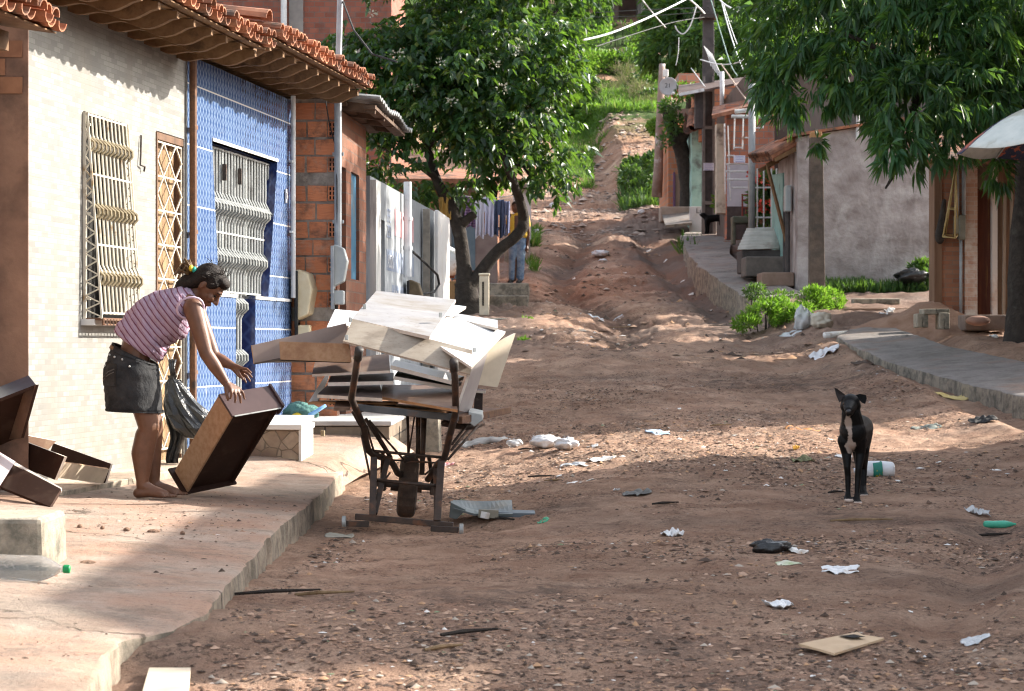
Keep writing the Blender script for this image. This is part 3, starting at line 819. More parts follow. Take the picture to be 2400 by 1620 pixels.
for i in range(nb):
    D = dw[0] + .015 + (dw[1] - dw[0] - .03) * i / (nb - 1)
    pts = []
    zs = [1.50, 1.36, 1.30, 1.25, .95, .91, .85, .80, .52, .47, .41, .36, .20]
    for z in zs:
        o = oo_(z)
        if z in (1.30, .85 + .06, .47): o += .02
        pts.append(wp(D, z, o))
    gr.tube(pts, .0085, 5)
    for zb in (1.30, .87, .44):
        bands.setdefault(zb, MB()).tube([wp(D - .012, zb + .045, oo_(zb + .04) - .005), wp(D + .004, zb + .01, oo_(zb) + .028), wp(D + .010, zb - .02, oo_(zb) + .028), wp(D - .004, zb - .05, oo_(zb - .05))], .011, 6)
for z in (1.49, 1.105, .65, .21):
    gr.bar(wp(dw[0], z, oo_(z)), wp(dw[1], z, oo_(z)), .012)
for D in (dw[0] - .005, dw[1] + .005):
    gr.bar(wp(D, 1.5, .01), wp(D, .17, .012), .02)
    gr.bar(wp(D, 1.5, .03), wp(D, .17, .127), .012)
    for k in range(14):
        z = 1.40 - k * .09
        gr.bar(wp(D, z, .015), wp(D, z - .045, oo_(z - .045)), .008); gr.bar(wp(D, z - .045, oo_(z - .045)), wp(D, z - .09, .015), .008)
for z in (1.42, .85, .30):
    gr.bar(wp(dw[0], z, 0), wp(dw[0], z, .05), .014)
gr.build('window_grille', m_creamiron, w)
for bn in bands.values(): bn.build('grille_band', m_bandiron, w)
mb = MB(); mb.bar(wp(dw[0] - .01, .17, .07), wp(dw[1] + .02, .17, .07), .14, .016)
for i in range(14):
    D = dw[0] + (dw[1] - dw[0]) * i / 13
    mb.tube([wp(D, .17, .135), wp(D, .13, .137)], .009, 5)
mb.bar(wp(dw[0] - .01, .135, .136), wp(dw[1] + .02, .135, .136), .01)
mb.build('grille_shelf', m_rustiron, w)
# door
d = MB()
nplank = 4
for i in range(nplank):
    a = dd[0] + .03 + (dd[1] - dd[0] - .06) * i / nplank; b_ = dd[0] + .03 + (dd[1] - dd[0] - .06) * (i + 1) / nplank - .006
    d.hexa([wp(a, -.84, -.10), wp(a, -.84, -.06), wp(b_, -.84, -.06), wp(b_, -.84, -.10), wp(a, 1.5, -.10), wp(a, 1.5, -.06), wp(b_, 1.5, -.06), wp(b_, 1.5, -.10)])
d = d.build('door', m_doorwood, h)
mb = MB(); mb.bar(wp(dd[0] + .012, -.83, -.02), wp(dd[0] + .012, 1.52, -.02), .05, .05); mb.bar(wp(dd[1] - .012, -.83, -.04), wp(dd[1] - .012, 1.52, -.04), .05, .05); mb.bar(wp(dd[0], 1.50, -.03), wp(dd[1], 1.50, -.03), .05)
mb.build('door_frame', wood_mat('dark_door_frame', (.09, .05, .03), (.15, .085, .05), (.05, .03, .02)), d)
g = MB(); zc = [1.50 - .245 * k for k in range(10)]
Dm0, Dm1 = dd[0] + .05, dd[1] - .03
for z in zc: g.bar(wp(Dm0, z - .04, -.015), wp(Dm1, z - .04, -.015), .011)
for D in (Dm0, Dm1): g.bar(wp(D, -.8, -.015), wp(D, 1.46, -.015), .011)
ww = (Dm1 - Dm0) / 2
for k, z in enumerate(zc[:-1]):
    z -= .04
    for s in range(2):
        a = Dm0 + ww * s
        g.bar(wp(a + ww / 2, z, -.008), wp(a, z - .1225, -.008), .01); g.bar(wp(a + ww / 2, z, -.008), wp(a + ww, z - .1225, -.008), .01)
        g.bar(wp(a, z - .1225, -.012), wp(a + ww / 2, z - .245, -.012), .01); g.bar(wp(a + ww, z - .1225, -.012), wp(a + ww / 2, z - .245, -.012), .01)
g.build('door_grille', m_creamiron, d)
tile_roof('roof', h, wp, WD, 11.9, 15.72, 2.225, .72, 2.0, .13, m_tile)
rafters(h, wp, WN, WD, 11.9, 15.8, 2.21, .74, .13)
# hook left on the wall
p = wp(wD(327), 1.46, .012)
mb = MB(); mb.tube([p, p + V(0, -.015, -.12), p + V(0, -.035, -.21), p + V(.02, .03, -.215), p + V(.015, .03, -.25)], .007, 6)
mb.build('iron_hook', m_darkiron, h)
# downpipe between the houses
mb = MB(); Dp = wD(437.5)
mb.tube([wp(Dp, -.83, .05), wp(Dp, 2.15, .05)], .028, 10)
for z in (.85, 1.63, -.2): mb.bar(wp(Dp - .02, z, .05), wp(Dp + .09, z, .045), .03)
mb.build('downpipe', m_rustiron, h)

# ---------- blue house ----------
h = thing('blue_house', 'house faced with blue patterned tiles, silver gate grille and clay tile eave', 'house', wp(17.3, -.9, -.1))
B0, B1 = 15.9, 18.9
zs_, zt_ = .41, 1.585
TLp, TRp = wD(497), wD(650); BLp, BRp = wD(514), wD(629); LL, LR = wD(553), wD(598)
mb = MB()
def quad(*pts): mb.add([wp(*p) for p in pts], [(0, 1, 2, 3)])
quad((B0, zt_), (TLp, zt_), (TLp, 2.17), (B0, 2.17)); quad((TLp, zt_), (TRp, zt_), (TRp, 2.17), (TLp, 2.17)); quad((TRp, zt_), (B1, zt_), (B1, 2.17), (TRp, 2.17))
quad((B0, zs_), (BLp, zs_), (TLp, zt_), (B0, zt_)); quad((BRp, zs_), (B1, zs_), (B1, zt_), (TRp, zt_))
quad((B0, -1.1), (LL, -1.1), (LL, zs_), (B0, zs_)); quad((LR, -1.1), (B1, -1.1), (B1, zs_), (LR, zs_))
mb.add([wp(B1, -1.1), wp(B1, -1.1, -.14), wp(B1, 2.17, -.14), wp(B1, 2.17)], [(0, 1, 2, 3)])
mb.build('wall', m_blue, h)
mb = MB()   # navy reveals
quad((TRp, zt_), (BRp, zs_), (BRp, zs_, -.17), (TRp, zt_, -.17)); quad((LR, zs_), (LR, -1.0), (LR, -1.0, -.17), (LR, zs_, -.17))
quad((TLp, zt_), (TLp, zt_, -.17), (BLp, zs_, -.17), (BLp, zs_)); quad((LL, zs_), (LL, zs_, -.17), (LL, -1., -.17), (LL, -1.)); quad((TLp, zt_), (TRp, zt_), (TRp, zt_, -.17), (TLp, zt_, -.17))
mb.build('jamb', m_navy, h)
mb = MB()
mb.bar(wp(BLp - .02, zs_ - .012, -.05), wp(LL, zs_ - .012, -.05), .125, .024); mb.build('sill', m_white, h); mb = MB(); mb.bar(wp(LR, zs_ - .012, -.05), wp(B1 - .02, zs_ - .012, -.05), .125, .024)
mb.build('sill', m_white, h); mb = MB(); mb.bar(wp(TLp, zt_ + .012, -.02), wp(TRp, zt_ + .012, -.02), .06, .024)
mb.build('lintel_strip', m_white, h)
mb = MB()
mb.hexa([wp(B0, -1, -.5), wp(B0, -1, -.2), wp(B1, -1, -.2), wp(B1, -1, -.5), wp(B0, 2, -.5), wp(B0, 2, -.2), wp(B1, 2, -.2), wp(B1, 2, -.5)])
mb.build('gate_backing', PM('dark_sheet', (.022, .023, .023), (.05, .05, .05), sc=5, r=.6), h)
gt = MB(); bd = {}
N = 23
for i in range(N):
    D = TLp + .02 + (TRp - TLp - .05) * i / (N - 1)
    low = LL + .01 < D < LR - .16
    zb = -.66 if low else zs_ + .01
    zl = [1.57, 1.22, 1.16, 1.10, 1.04, .98, .78, .74, .69, .64, .58, zs_ + .02]
    og = {1.16: .03, 1.10: .045, 1.04: .02, .74: .03, .69: .045, .64: .02}
    if low: zl = zl[:-1] + [.38, .33, .28, .22, -.05, -.10, -.15, -.66]; og.update({.33: .045, .28: .03, -.10: .045})
    gt.tube([wp(D, z, -.075 + og.get(z, 0)) for z in zl], .0100, 6)
    for zb_ in (1.10, .69) + ((.32, -.10) if low else ()):
        bd.setdefault(zb_, MB()).tube([wp(D - .012, zb_ + .06, -.06), wp(D + .008, zb_ + .02, -.02), wp(D + .014, zb_ - .02, -.02), wp(D - .004, zb_ - .06, -.06)], .0145, 6)
for z in (1.56, .90, .43): gt.bar(wp(TLp + .02, z, -.07), wp(TRp - .03, z, -.07), .014)
for D in (TLp + (TRp - TLp) * .27, TLp + (TRp - TLp) * .45, TLp + (TRp - TLp) * .62): gt.bar(wp(D, zs_, -.085), wp(D, 1.57, -.085), .03)
g = gt.build('gate_grille', m_greyiron, h)
m_gband = PM('grey_iron_band', (.13, .14, .14), (.25, .265, .26), sc=14, r=.45, metal=.2)
for bn in bd.values(): bn.build('grille_band', m_gband, g)
mb = MB()
for f in (.245, .47): 
    D = TLp + (TRp - TLp) * f; MB().box(wp(D, 1.38, -.04), (.03, .035, .13)).build('lock', m_darkiron, g)
tile_roof('roof', h, wp, WD, 15.95, 19.1, 2.335, .72, 2.0, .13, m_tile)
rafters(h, wp, WN, WD, 15.95, 19.0, 2.31, .74, .13)
mb = MB()   # raised verge of the roof above the cream house
for k in range(4): half_tile(mb, wp(15.93, 2.42 + .045 * k, .62 - k * .36), wp(15.93, 2.48 + .045 * k, .2 - k * .36), WD, .09, .08, 1)
mb.build('verge', m_tileold, h)
mb = MB(); Dp = wD(677)
mb.tube([wp(Dp, .42, .04), wp(Dp, 2.2, .04)], .022, 10)
for z in (1.0, 1.62): mb.bar(wp(Dp - .05, z, .03), wp(Dp + .05, z, .03), .03, .02)
mb.build('conduit', m_pvc, h)
def meter(parent, P, D, z, o, s, body, back, name='meter_box'):
    mb = MB()
    pr = [(0, -.19), (.10, -.19 + .05), (.135, .05), (.10, .17), (.03, .20), (0, .20)]
    mb.prism([P(D - .09 * s, z + zz * s, o + oo * s) for oo, zz in pr], P(D + .09 * s, z, 0) - P(D - .09 * s, z, 0))
    mb.box(P(D, z - .29 * s, o + .05 * s), (.10 * s, .15 * s, .13 * s))
    m = mb.build(name, body, parent, bevel=.012 * s)
    mb = MB(); mb.box(P(D, z - .03 * s, o - .006), (.03, .24 * s, .44 * s)); mb.box(P(D, z - .30 * s, o - .006), (.03, .2 * s, .2 * s)); mb.build('back_plate', back, m, bevel=.006)
    mb = MB(); mb.tube([P(D, z - .36 * s, o + .02), P(D, z - .45 * s, o + .02)], .018 * s, 8); mb.build('cable_gland', m_black, m)
    return m
meter(h, wp, wD(686), .44, .05, 1.15, m_meterbeige, m_black)
mb = MB(); p = wp(wD(668), 1.31, .01); mb.box(p, (.012, .05, .12)); mb.box(p + V(.008, -.012, 0), (.01, .02, .05))
mb.build('house_plate', m_white, h)

# steps in front of the blue house
b = MB(); zt = -.60
poly = [wp(16.15, -1.0, 0), wp(16.15, -1.0, .79), wp(16.55, -1.0, .77), wp(17.6, -1.0, .40), wp(18.2, -1.0, .36), wp(18.2, -1.0, 0)]
b.prism(poly, (0, 0, .365))
st = b.build('stone_step', PM('crazy_paving', (.34, .27, .19), (.45, .37, .28), sc=5, r=.8), bevel=.006, label='stone clad doorstep with white slab top before the blue house', cat='doorstep')
t = NT('crazy_stone'); vo = t.n('ShaderNodeTexVoronoi', feature='DISTANCE_TO_EDGE'); vo.inputs['Scale'].default_value = 9; t.l(t.obj(), vo.inputs['Vector'])
vc = t.n('ShaderNodeTexVoronoi'); vc.inputs['Scale'].default_value = 9; t.l(t.obj(), vc.inputs['Vector'])
gx = t.n('ShaderNodeSeparateColor'); t.l(vc.outputs['Color'], gx.inputs[0])
cc = t.mix(gx.outputs[0], (.28, .21, .15), (.46, .38, .29)); cc = t.mix(t.ramp(t.noise(1.6, 5), .48, .6, 0, .7), cc, (.16, .11, .09))
cc = t.mix(t.ramp(vo.outputs['Distance'], .01, .035, 1, 0), cc, (.17, .14, .11))
st.data.materials[0] = t.done(t.bsdf(cc, .8, .2, 0, t.bump(t.ramp(vo.outputs['Distance'], 0, .04), .6, .01)))
b = MB(); b.prism([p + V(0, 0, .367) for p in [wp(16.12, -1.0, 0), wp(16.12, -1.0, .82), wp(16.58, -1.0, .80), wp(17.6, -1.0, .42), wp(18.22, -1.0, .38), wp(18.22, -1.0, 0)]], (0, 0, .04))
b.hexa([wp(16.13, -1, .792), wp(16.13, -1, .815), wp(16.56, -1, .795), wp(16.56, -1, .772), wp(16.13, -.634, .792), wp(16.13, -.634, .815), wp(16.56, -.634, .795), wp(16.56, -.634, .772)])
b.build('slab', m_white, st, bevel=.005)
b = MB(); b.prism([V(-1.83, 17.75, -1.0), V(-1.02, 17.75, -1.0), V(-.98, 20.4, -1.0), V(-1.7, 20.4, -1.0)], (0, 0, .33))
st2 = b.build('brick_step', wall_brick_mat('sooty_stone', Vector((1, 0, 0)), .30, .11, (.15, .12, .09), (.23, .185, .14), (.06, .052, .045)), bevel=.01, label='low sooty block step with concrete top behind the cart', cat='doorstep')
b = MB(); b.prism([V(-1.85, 17.73, -.668), V(-1.0, 17.73, -.668), V(-.96, 20.4, -.668), V(-1.7, 20.4, -.668)], (0, 0, .04)); b.build('slab', PM('grey_slab', (.34, .33, .31), (.45, .44, .42), sc=4, c3=(.2, .18, .16)), st2, bevel=.008)
b = MB(); b.prism([V(-.78, 19.0, gz1(-.7, 19) - .1), V(-.64, 18.98, gz1(-.7, 19) - .1), V(-.62, 19.12, gz1(-.7, 19) - .1), V(-.76, 19.14, gz1(-.7, 19) - .1)], (-.02, .02, .45))
b.build('concrete_stub', m_block, bevel=.012, label='pale broken concrete stub post standing behind the cart wheel', cat='post')
mb = MB(); n = 22; vs = []
for i in range(n + 1):
    for j in range(n + 1):
        f, g = i / n, j / n; D = 15.45 + 2.5 * f; xa = wallx(D) - .05; xb = -1.32 + .5 * f; x = xa + (xb - xa) * g
        zt_ = -.845 + .135 * f; vs.append(V(x, D, zt_ - (.08 - .02 * f) * g ** 1.8 - .05 * (1 - f) ** 6 - .12 * max(0, g - .85) / .15 + .012 * float(vnoise(x, D, 4, 3))))
mb.add(vs, [(i * (n + 1) + j, i * (n + 1) + j + 1, (i + 1) * (n + 1) + j + 1, (i + 1) * (n + 1) + j) for i in range(n) for j in range(n)])
mb.build('sand_drift', m_walk, smooth=True, label='drift of pale sand banked against the doorsteps', kind='structure')
p = at(757, 1005, 17.6); b = MB(); b.tube([V(p.x, p.y, -.70), V(p.x - .005, p.y, -.80), V(p.x - .02, p.y - .1, -.93)], .018, 8)
b.build('short_pipe', m_bandiron, label='short rusty pipe sticking up by the sooty block step', cat='pipe')

# ---------- brick house ----------
h = thing('brick_house', 'bare hollow brick house with patched old roof beyond the blue house', 'house', V(-1.9, 19.6, -.9))
mb = MB(); x0, x1 = wallx(19) - .02, -1.565
mb.hexa([V(-3.6, 19.012, -1), V(x1 - .012, 19.012, -1), V(x1 - .012, 19.3, -1), V(-3.6, 19.3, -1), V(-3.6, 19.012, 2.2), V(x1 - .012, 19.012, 2.2), V(x1 - .012, 19.3, 2.2), V(-3.6, 19.3, 2.2)])
mb.build('mortar', m_mortar, h)
bk = MB(); hol = MB(); z = -.86; row = 0
def brick(xa, xb, za, zb):
    j = lambda: random.uniform(-.006, .006)
    bk.hexa([V(xa + j(), 19 + j(), za), V(xb + j(), 19 + j(), za), V(xb, 19.1, za), V(xa, 19.1, za), V(xa + j(), 19 + j(), zb + j()), V(xb + j(), 19 + j(), zb + j()), V(xb, 19.1, zb), V(xa, 19.1, zb)])
def hollow(xa, xb, za, zb):
    w, hh = xb - xa, zb - za
    for i in range(3):
        x = xa + (w - .014) * i / 2; bk.hexa([V(x, 18.995, za), V(x + .014, 18.995, za), V(x + .014, 19.1, za), V(x, 19.1, za), V(x, 18.995, zb), V(x + .014, 18.995, zb), V(x + .014, 19.1, zb), V(x, 19.1, zb)])
    for i in range(4):
        zz = za + (hh - .012) * i / 3; bk.hexa([V(xa + .001, 18.997, zz), V(xb - .001, 18.997, zz), V(xb - .001, 19.1, zz), V(xa + .001, 19.1, zz), V(xa + .001, 18.997, zz + .012), V(xb - .001, 18.997, zz + .012), V(xb - .001, 19.1, zz + .012), V(xa + .001, 19.1, zz + .012)])
    hol.box(((xa + xb) / 2, 19.03, (za + zb) / 2), (w - .02, .05, hh - .02))
while z < 2.1:
    hgt = .138 + random.uniform(-.006, .006)
    if row in (7, 15): z += .10; row += 1; continue
    if row % 2 == 0:
        m_ = x0 + .12 + random.uniform(-.02, .02)
        brick(x0 - .08, m_, z, z + hgt); brick(m_ + .016, x1 - .085, z, z + hgt); hollow(x1 - .075, x1, z + .004, z + hgt)
    else:
        m_ = x0 + .19 + random.uniform(-.02, .02)
        brick(x0 - .02, m_, z, z + hgt); brick(m_ + .016, x1, z, z + hgt)
    z += hgt + .02; row += 1
bk.build('brickwork', m_brick, h); hol.build('brick_hollow', m_dark, h)
mb = MB()
facade(mb, qp, [19.02, 20.8], [-1, 2.12], [(qD(796), qD(811), -1, 1.62), (qD(823), qD(842), .62, 1.62)], th=.12)
mb.build('wall', m_oldbrick, h)
d = MB(); d.hexa([qp(qD(796), -.9, -.11), qp(qD(796), -.9, -.06), qp(qD(811), -.9, -.06), qp(qD(811), -.9, -.11), qp(qD(796), 1.62, -.11), qp(qD(796), 1.62, -.06), qp(qD(811), 1.62, -.06), qp(qD(811), 1.62, -.11)])
d.build('door', PM('dark_door', (.045, .03, .025), (.08, .055, .04), sc=8), h)
d = MB(); d.hexa([qp(qD(823), .62, -.1), qp(qD(823), .62, -.03), qp(qD(842), .62, -.03), qp(qD(842), .62, -.1), qp(qD(823), 1.62, -.1), qp(qD(823), 1.62, -.03), qp(qD(842), 1.62, -.03), qp(qD(842), 1.62, -.1)])
d.build('shutter', PM('blue_shutter', (.03, .10, .17), (.05, .14, .22), sc=6, c3=(.12, .12, .11)), h)
# sagging fibre-cement eave
mb = MB(); vs = []; fs = []; NU, NV = 60, 14
for i in range(NU + 1):
    for j in range(NV + 1):
        D = 19.05 + 2.35 * i / NU; o = .38 - 2.0 * j / NV
        vs.append(qp(D, 2.20 + .10 * (1 - j / NV) * 0 + .14 * (.38 - o) * .9 - .05 * (i / NU) ** 2 + .016 * math.sin(i * 1.7) + .02 * math.sin(o * 3 + i * .2), o))
for i in range(NU):
    for j in range(NV):
        a = i * (NV + 1) + j; fs.append((a, a + NV + 1, a + NV + 2, a + 1))
mb.add(vs, fs)
r = mb.build('roof', PM('fibre_cement', (.16, .17, .175), (.30, .31, .31), sc=6, c3=(.07, .06, .05), sc3=3), h)
so = r.modifiers.new('s', 'SOLIDIFY'); so.thickness = .02
mb = MB()
for D in (19.2, 19.8, 20.4, 21.0): mb.bar(qp(D, 2.12, .32), qp(D, 2.32, -1.2), .05, .08)
for o in (.28, .02): mb.bar(qp(19.1, 2.14 + (.38 - o) * .126 - .02, o), qp(21.2, 2.10 + (.38 - o) * .126 - .02, o), .10, .03)
mb.build('rafter', PM('dark_old_wood', (.06, .035, .025), (.11, .07, .045), sc=10), h)
# mast and meter
mb = MB(); mb.tube([V(-1.545, 18.94, .62), V(-1.545, 18.94, 2.35), V(-1.52, 18.94, 3.3)], .028, 10); mb.tube([V(-1.545, 18.94, .62), V(-1.545, 18.94, 2.2)], .034, 10)
for z in (1.1, 1.7): mb.box(V(-1.545, 18.955, z), (.1, .03, .03))
mb.build('service_mast', m_greypipe, h)
meter(h, lambda D, z, o=0: Vector((-1.62 + WN.x * o, 18.95 + (D - 19) + WN.y * o * .2, z)), 18.98, .70, .04, .95, m_metergrey, m_greypipe)
mb = MB(); mb.tube([V(-1.66, 18.97, 2.2), V(-1.62, 18.95, 1.95), V(-1.56, 18.94, 1.75), V(-1.55, 18.9, 1.4), V(-1.55, 18.92, .9)], .006, 5); mb.tube([V(-1.50, 18.93, 3.05), V(-1.38, 18.6, 2.75), V(-1.2, 18.3, 2.5), V(-.98, 18.2, 2.42)], .009, 5)
mb.build('service_cable', m_black, h)

# ---------- painted wall ----------
h = thing('painted_wall', 'peeling whitewashed wall with faded red and blue lettering beside the brick house', 'wall', qp(23.3, -.8))
P1 = lambda D, z, o=0.: qp(D, z, o + .03)
mb = MB()
E = qD(1014)
facade(mb, P1, [20.85, E], [-1.0, 1.66], [(qD(873), qD(895), -1., 1.28)], th=.15)
mb.build('wall', painted_wall_mat(D2), h)
mb = MB(); mb.hexa([P1(20.85, -1, .0), P1(20.85, -1, .06), P1(qD(872), -1, .06), P1(qD(872), -1, 0.), P1(20.85, 1.62, 0.), P1(20.85, 1.62, .06), P1(qD(872), 1.62, .06), P1(qD(872), 1.62, 0.)])
mb.build('pilaster', PM('streaked_whitewash', (.40, .41, .40), (.55, .55, .53), sc=5, stretch=(3, 3, .4), c3=(.15, .14, .13), sc3=3), h)
mb = MB(); mb.hexa([P1(qD(873), -1, -.12), P1(qD(873), -1, -.05), P1(qD(895), -1, -.05), P1(qD(895), -1, -.12), P1(qD(873), 1.28, -.12), P1(qD(873), 1.28, -.05), P1(qD(895), 1.28, -.05), P1(qD(895), 1.28, -.12)])
mb.build('door', PM('painted_dark_door', (.05, .055, .06), (.10, .105, .11), sc=4, stretch=(2, 2, .5), c3=(.45, .33, .08), sc3=2.6, lo3=.58, hi3=.6), h)
# colour fields of the old sign (thin painted panels) and its faded letters
def field(a, b, z0, z1, mat, name, o=.003):
    m = MB(); A, B = qD(a), qD(b)
    m.hexa([P1(A, z0, 0), P1(A, z0, o), P1(B, z0, o), P1(B, z0, 0), P1(A, z1, 0), P1(A, z1, o), P1(B, z1, o), P1(B, z1, 0)]); return m.build(name, mat, h)
m_sr = PM('faded_red_paint', (.42, .20, .21), (.56, .40, .41), sc=9, stretch=(2, 2, .6)); m_sb = PM('faded_blue_paint', (.12, .17, .27), (.42, .46, .52), sc=7, stretch=(3, 3, .3))
field(918, 963, 1.17, 1.45, m_sr, 'red_field'); field(899, 963, .78, 1.0, m_sb, 'blue_field'); field(912, 964, .35, .64, m_sb, 'blue_field')
def word(txt, P, D, z, size, mat, parent, o=.006, dirv=D2, name='lettering', sx=1.0):
    cu = bpy.data.curves.new(name, 'FONT'); cu.body = txt; cu.size = size; cu.extrude = .001
    ob = bpy.data.objects.new('t', cu); COL.objects.link(ob)
    dg = bpy.context.evaluated_depsgraph_get(); dg.update()
    me = bpy.data.meshes.new_from_object(ob.evaluated_get(dg)); bpy.data.objects.remove(ob)
    p = P(D, z, o); n = Vector((dirv.y, -dirv.x, 0))
    for v in me.vertices:
        q = p + dirv * (v.co.x * sx) + Z * v.co.y + n * v.co.z
        v.co = q - worg(parent)
    me.materials.clear(); me.materials.append(mat)
    ob = bpy.data.objects.new(name, me); COL.objects.link(ob); ob.parent = parent
    return ob
m_ink = PM('faded_navy_ink', (.09, .12, .20), (.25, .28, .34), sc=30, stretch=(1, 1, .4)); m_wink = PM('faded_white_ink', (.5, .52, .55), (.66, .67, .68), sc=30)
word('EFE', P1, qD(899), 1.28, .2, m_ink, h, sx=1.0); word('ZES', P1, qD(899), 1.12, .19, m_ink, h)
word('ASSIS', P1, qD(900), .81, .2, m_wink, h, o=.008, sx=1.0); word('LIVE', P1, qD(915), .40, .27, m_wink, h, o=.008, sx=1.0)
mb = MB(); mb.tube([P1(qD(934), .75, .07), P1(qD(934), 1.78, .07)], .045, 10)
for z in (1.06, 1.38): mb.tube([P1(qD(934), z - .02, .07), P1(qD(934), z + .02, .07)], .055, 10)
mb.build('conduit', m_pvc, h)
meter(h, P1, qD(942), .50, .05, 1.1, PM('mud_coloured_box', (.10, .075, .045), (.17, .13, .08), sc=8), m_black)
mb = MB(); c = [P1(qD(937), 1.02, .12), P1(qD(955), .90, .2), P1(qD(975), .82, .22), P1(qD(984), .72, .2), P1(qD(972), .62, .2), P1(qD(950), .58, .2), P1(qD(941), .52, .14)]
mb.tube(c, .014, 6); mb.build('loose_cable', m_black, h)
mb = MB(); mb.bar(P1(qD(981.5), -1, .06), P1(qD(981.5), 1.60, .06), .10, .08); mb.build('post', PM('old_grey_wood', (.20, .18, .15), (.30, .27, .22), sc=12), h)
# white sheet leaning past its end
b = MB(); A, B = qD(985), qD(1014)
b.hexa([P1(A, -.75, .14), P1(A, -.75, .18), P1(B, -.65, .18), P1(B, -.65, .14), P1(A, 1.60, .14), P1(A, 1.60, .18), P1(B, 1.58, .18), P1(B, 1.58, .14)])
b.build('metal_sheet', m_white, label='tall plain white sheet metal panel standing at the end of the painted wall', cat='sheet', bevel=.006)

# ---------- tall brick building behind the left roofs ----------
h = thing('tall_brick_building', 'tall dark red brick building rising behind the tiled roofs', 'building', V(-8, 47, -.4))
BD = 46.
mb = MB(); mb.hexa([V(-18, BD, -.5), V(-2.6, BD, -.5), V(-2.6, BD + 6, -.5), V(-18, BD + 6, -.5), V(-18, BD, 12), V(-2.6, BD, 12), V(-2.6, BD + 6, 12), V(-18, BD + 6, 12)])
mb.build('wall', wall_brick_mat('dark_red_brick', DXn, .22, .115, (.20, .07, .048), (.29, .11, .075), (.15, .115, .10)), h)
def fr(x0, x1, z0, z1, name='concrete_frame'):
    m = MB(); m.hexa([V(x0, BD - .06, z0), V(x1, BD - .06, z0), V(x1, BD + .05, z0), V(x0, BD + .05, z0), V(x0, BD - .06, z1), V(x1, BD - .06, z1), V(x1, BD + .05, z1), V(x0, BD + .05, z1)]); return m.build(name, m_frame, h)
m_frame = PM('grey_frame', (.20, .185, .175), (.28, .26, .24), sc=3)
fr(-4.80, -4.50, 3, 12); fr(-10.2, -9.9, 3, 12); fr(-18, -2.59, 6.25, 6.5)
for x, r in ((-4.90, .065), (-7.05, .05)):
    mb = MB(); mb.tube([V(x, BD - .2, 5.0), V(x, BD - .2, 11)], r, 8); mb.build('rain_pipe', m_pvc, h)


# ---------- orange house and yard behind the tree ----------
h = thing('orange_house', 'orange brick house hidden behind the flowering tree and the washing', 'house', V(-1.6, 46, .8))
R_ = lambda D, z, o=0.: Vector((-.30 + o, D, z))
m_ob = wall_brick_mat('orange_brick', DXn, .22, .15, (.27, .115, .065), (.36, .16, .09), (.2, .14, .10), (.24, .17, .135), (.5, .62))
mb = MB(); facade(mb, R_, [43.6, 50], [.2, 3.4], [(45, 46.2, 2.0, 2.9)], th=.15)
mb.hexa([V(-7, 43.6, .2), R_(43.6, .2), R_(43.75, .2, -.15), V(-7, 43.75, .2), V(-7, 43.6, 3.4), R_(43.6, 3.4), R_(43.75, 3.4, -.15), V(-7, 43.75, 3.4)])
mb.build('wall', m_ob, h)
def fpx(x0, x1, y0, y1, D, dep, name, mat):
    p0, p1 = at(x0, y1, D), at(x1, y0, D); m = MB(); m.hexa([V(p0.x, D - dep, p0.z), V(p1.x, D - dep, p0.z), V(p1.x, D, p0.z), V(p0.x, D, p0.z), V(p0.x, D - dep, p1.z), V(p1.x, D - dep, p1.z), V(p1.x, D, p1.z), V(p0.x, D, p1.z)]); return m.build(name, mat, h)
fpx(1058, 1114, 480, 690, 43.6, .05, 'door', PM('slate_door', (.10, .14, .17), (.15, .19, .22), sc=4))
fpx(1114, 1166, 545, 690, 43.6, .04, 'plinth', PM('brown_render', (.17, .12, .11), (.24, .18, .16), sc=4))
fpx(1044, 1058, 470, 690, 43.6, .08, 'jamb', PM('grey_jamb', (.3, .29, .28), (.4, .38, .36), sc=4))
fpx(1024, 1038, 470, 690, 41.5, .3, 'pillar', m_ob)
mb = MB(); mb.slab([V(-7, 43.2, 3.38), R_(43.2, 3.38, .5), R_(50, 4.0, .5), V(-7, 50, 4.8)], .10); mb.build('roof', m_tileold, h)
# low yard wall, gate post, rubble
b = MB(); b.hexa([V(-1.35, 38.6, 0.2), V(-.70, 38.6, .2), V(-.70, 39.0, .2), V(-1.35, 39, .2), V(-1.35, 38.6, 1.17), V(-.70, 38.6, 1.17), V(-.70, 39.0, 1.17), V(-1.35, 39, 1.17)])
b.build('planter', PM('ochre_planter', (.24, .13, .055), (.34, .2, .09), sc=5, c3=(.12, .08, .05)), bevel=.02, label='ochre masonry planter box around the tree base', cat='planter')
b = MB(); p = at(1135, 737, 37.5)
b.box(p + V(0, 0, .33), (.17, .2, .70)); b.prism([p + V(-.10, -.12, .68), p + V(.10, -.12, .68), p + V(.10, .12, .68), p + V(-.10, .12, .68)], (0, 0, .04))
gp = b.build('gate_post', PM('pale_cement', (.50, .44, .33), (.60, .54, .42), sc=5, c3=(.3, .26, .2)), bevel=.015, label='pale cement gate post with a slot to the right of the tree trunk', cat='post')
b = MB(); b.box(p + V(-.02, -.10, .36), (.03, .02, .42)); b.build('slot', m_dark, gp)
b = MB(); b.prism([V(-.68, 35.8, .1), V(-.02, 35.8, .1), V(.12, 38.4, .1), V(-.68, 38.4, .1)], (0, 0, .36)); 
b.build('yard_kerb', m_block, bevel=.03, label='weathered concrete kerb block below the gate post', cat='kerb')
b = MB(); b.prism([V(-.46, 41.4, .5), V(.31, 41.4, .5), V(.33, 43.3, .5), V(-.46, 43.3, .5)], (0, 0, .47)); b.prism([V(-.6, 43.3, .5), V(.34, 43.3, .5), V(.40, 48, .5), V(-.6, 48, .5)], (0, 0, .77))
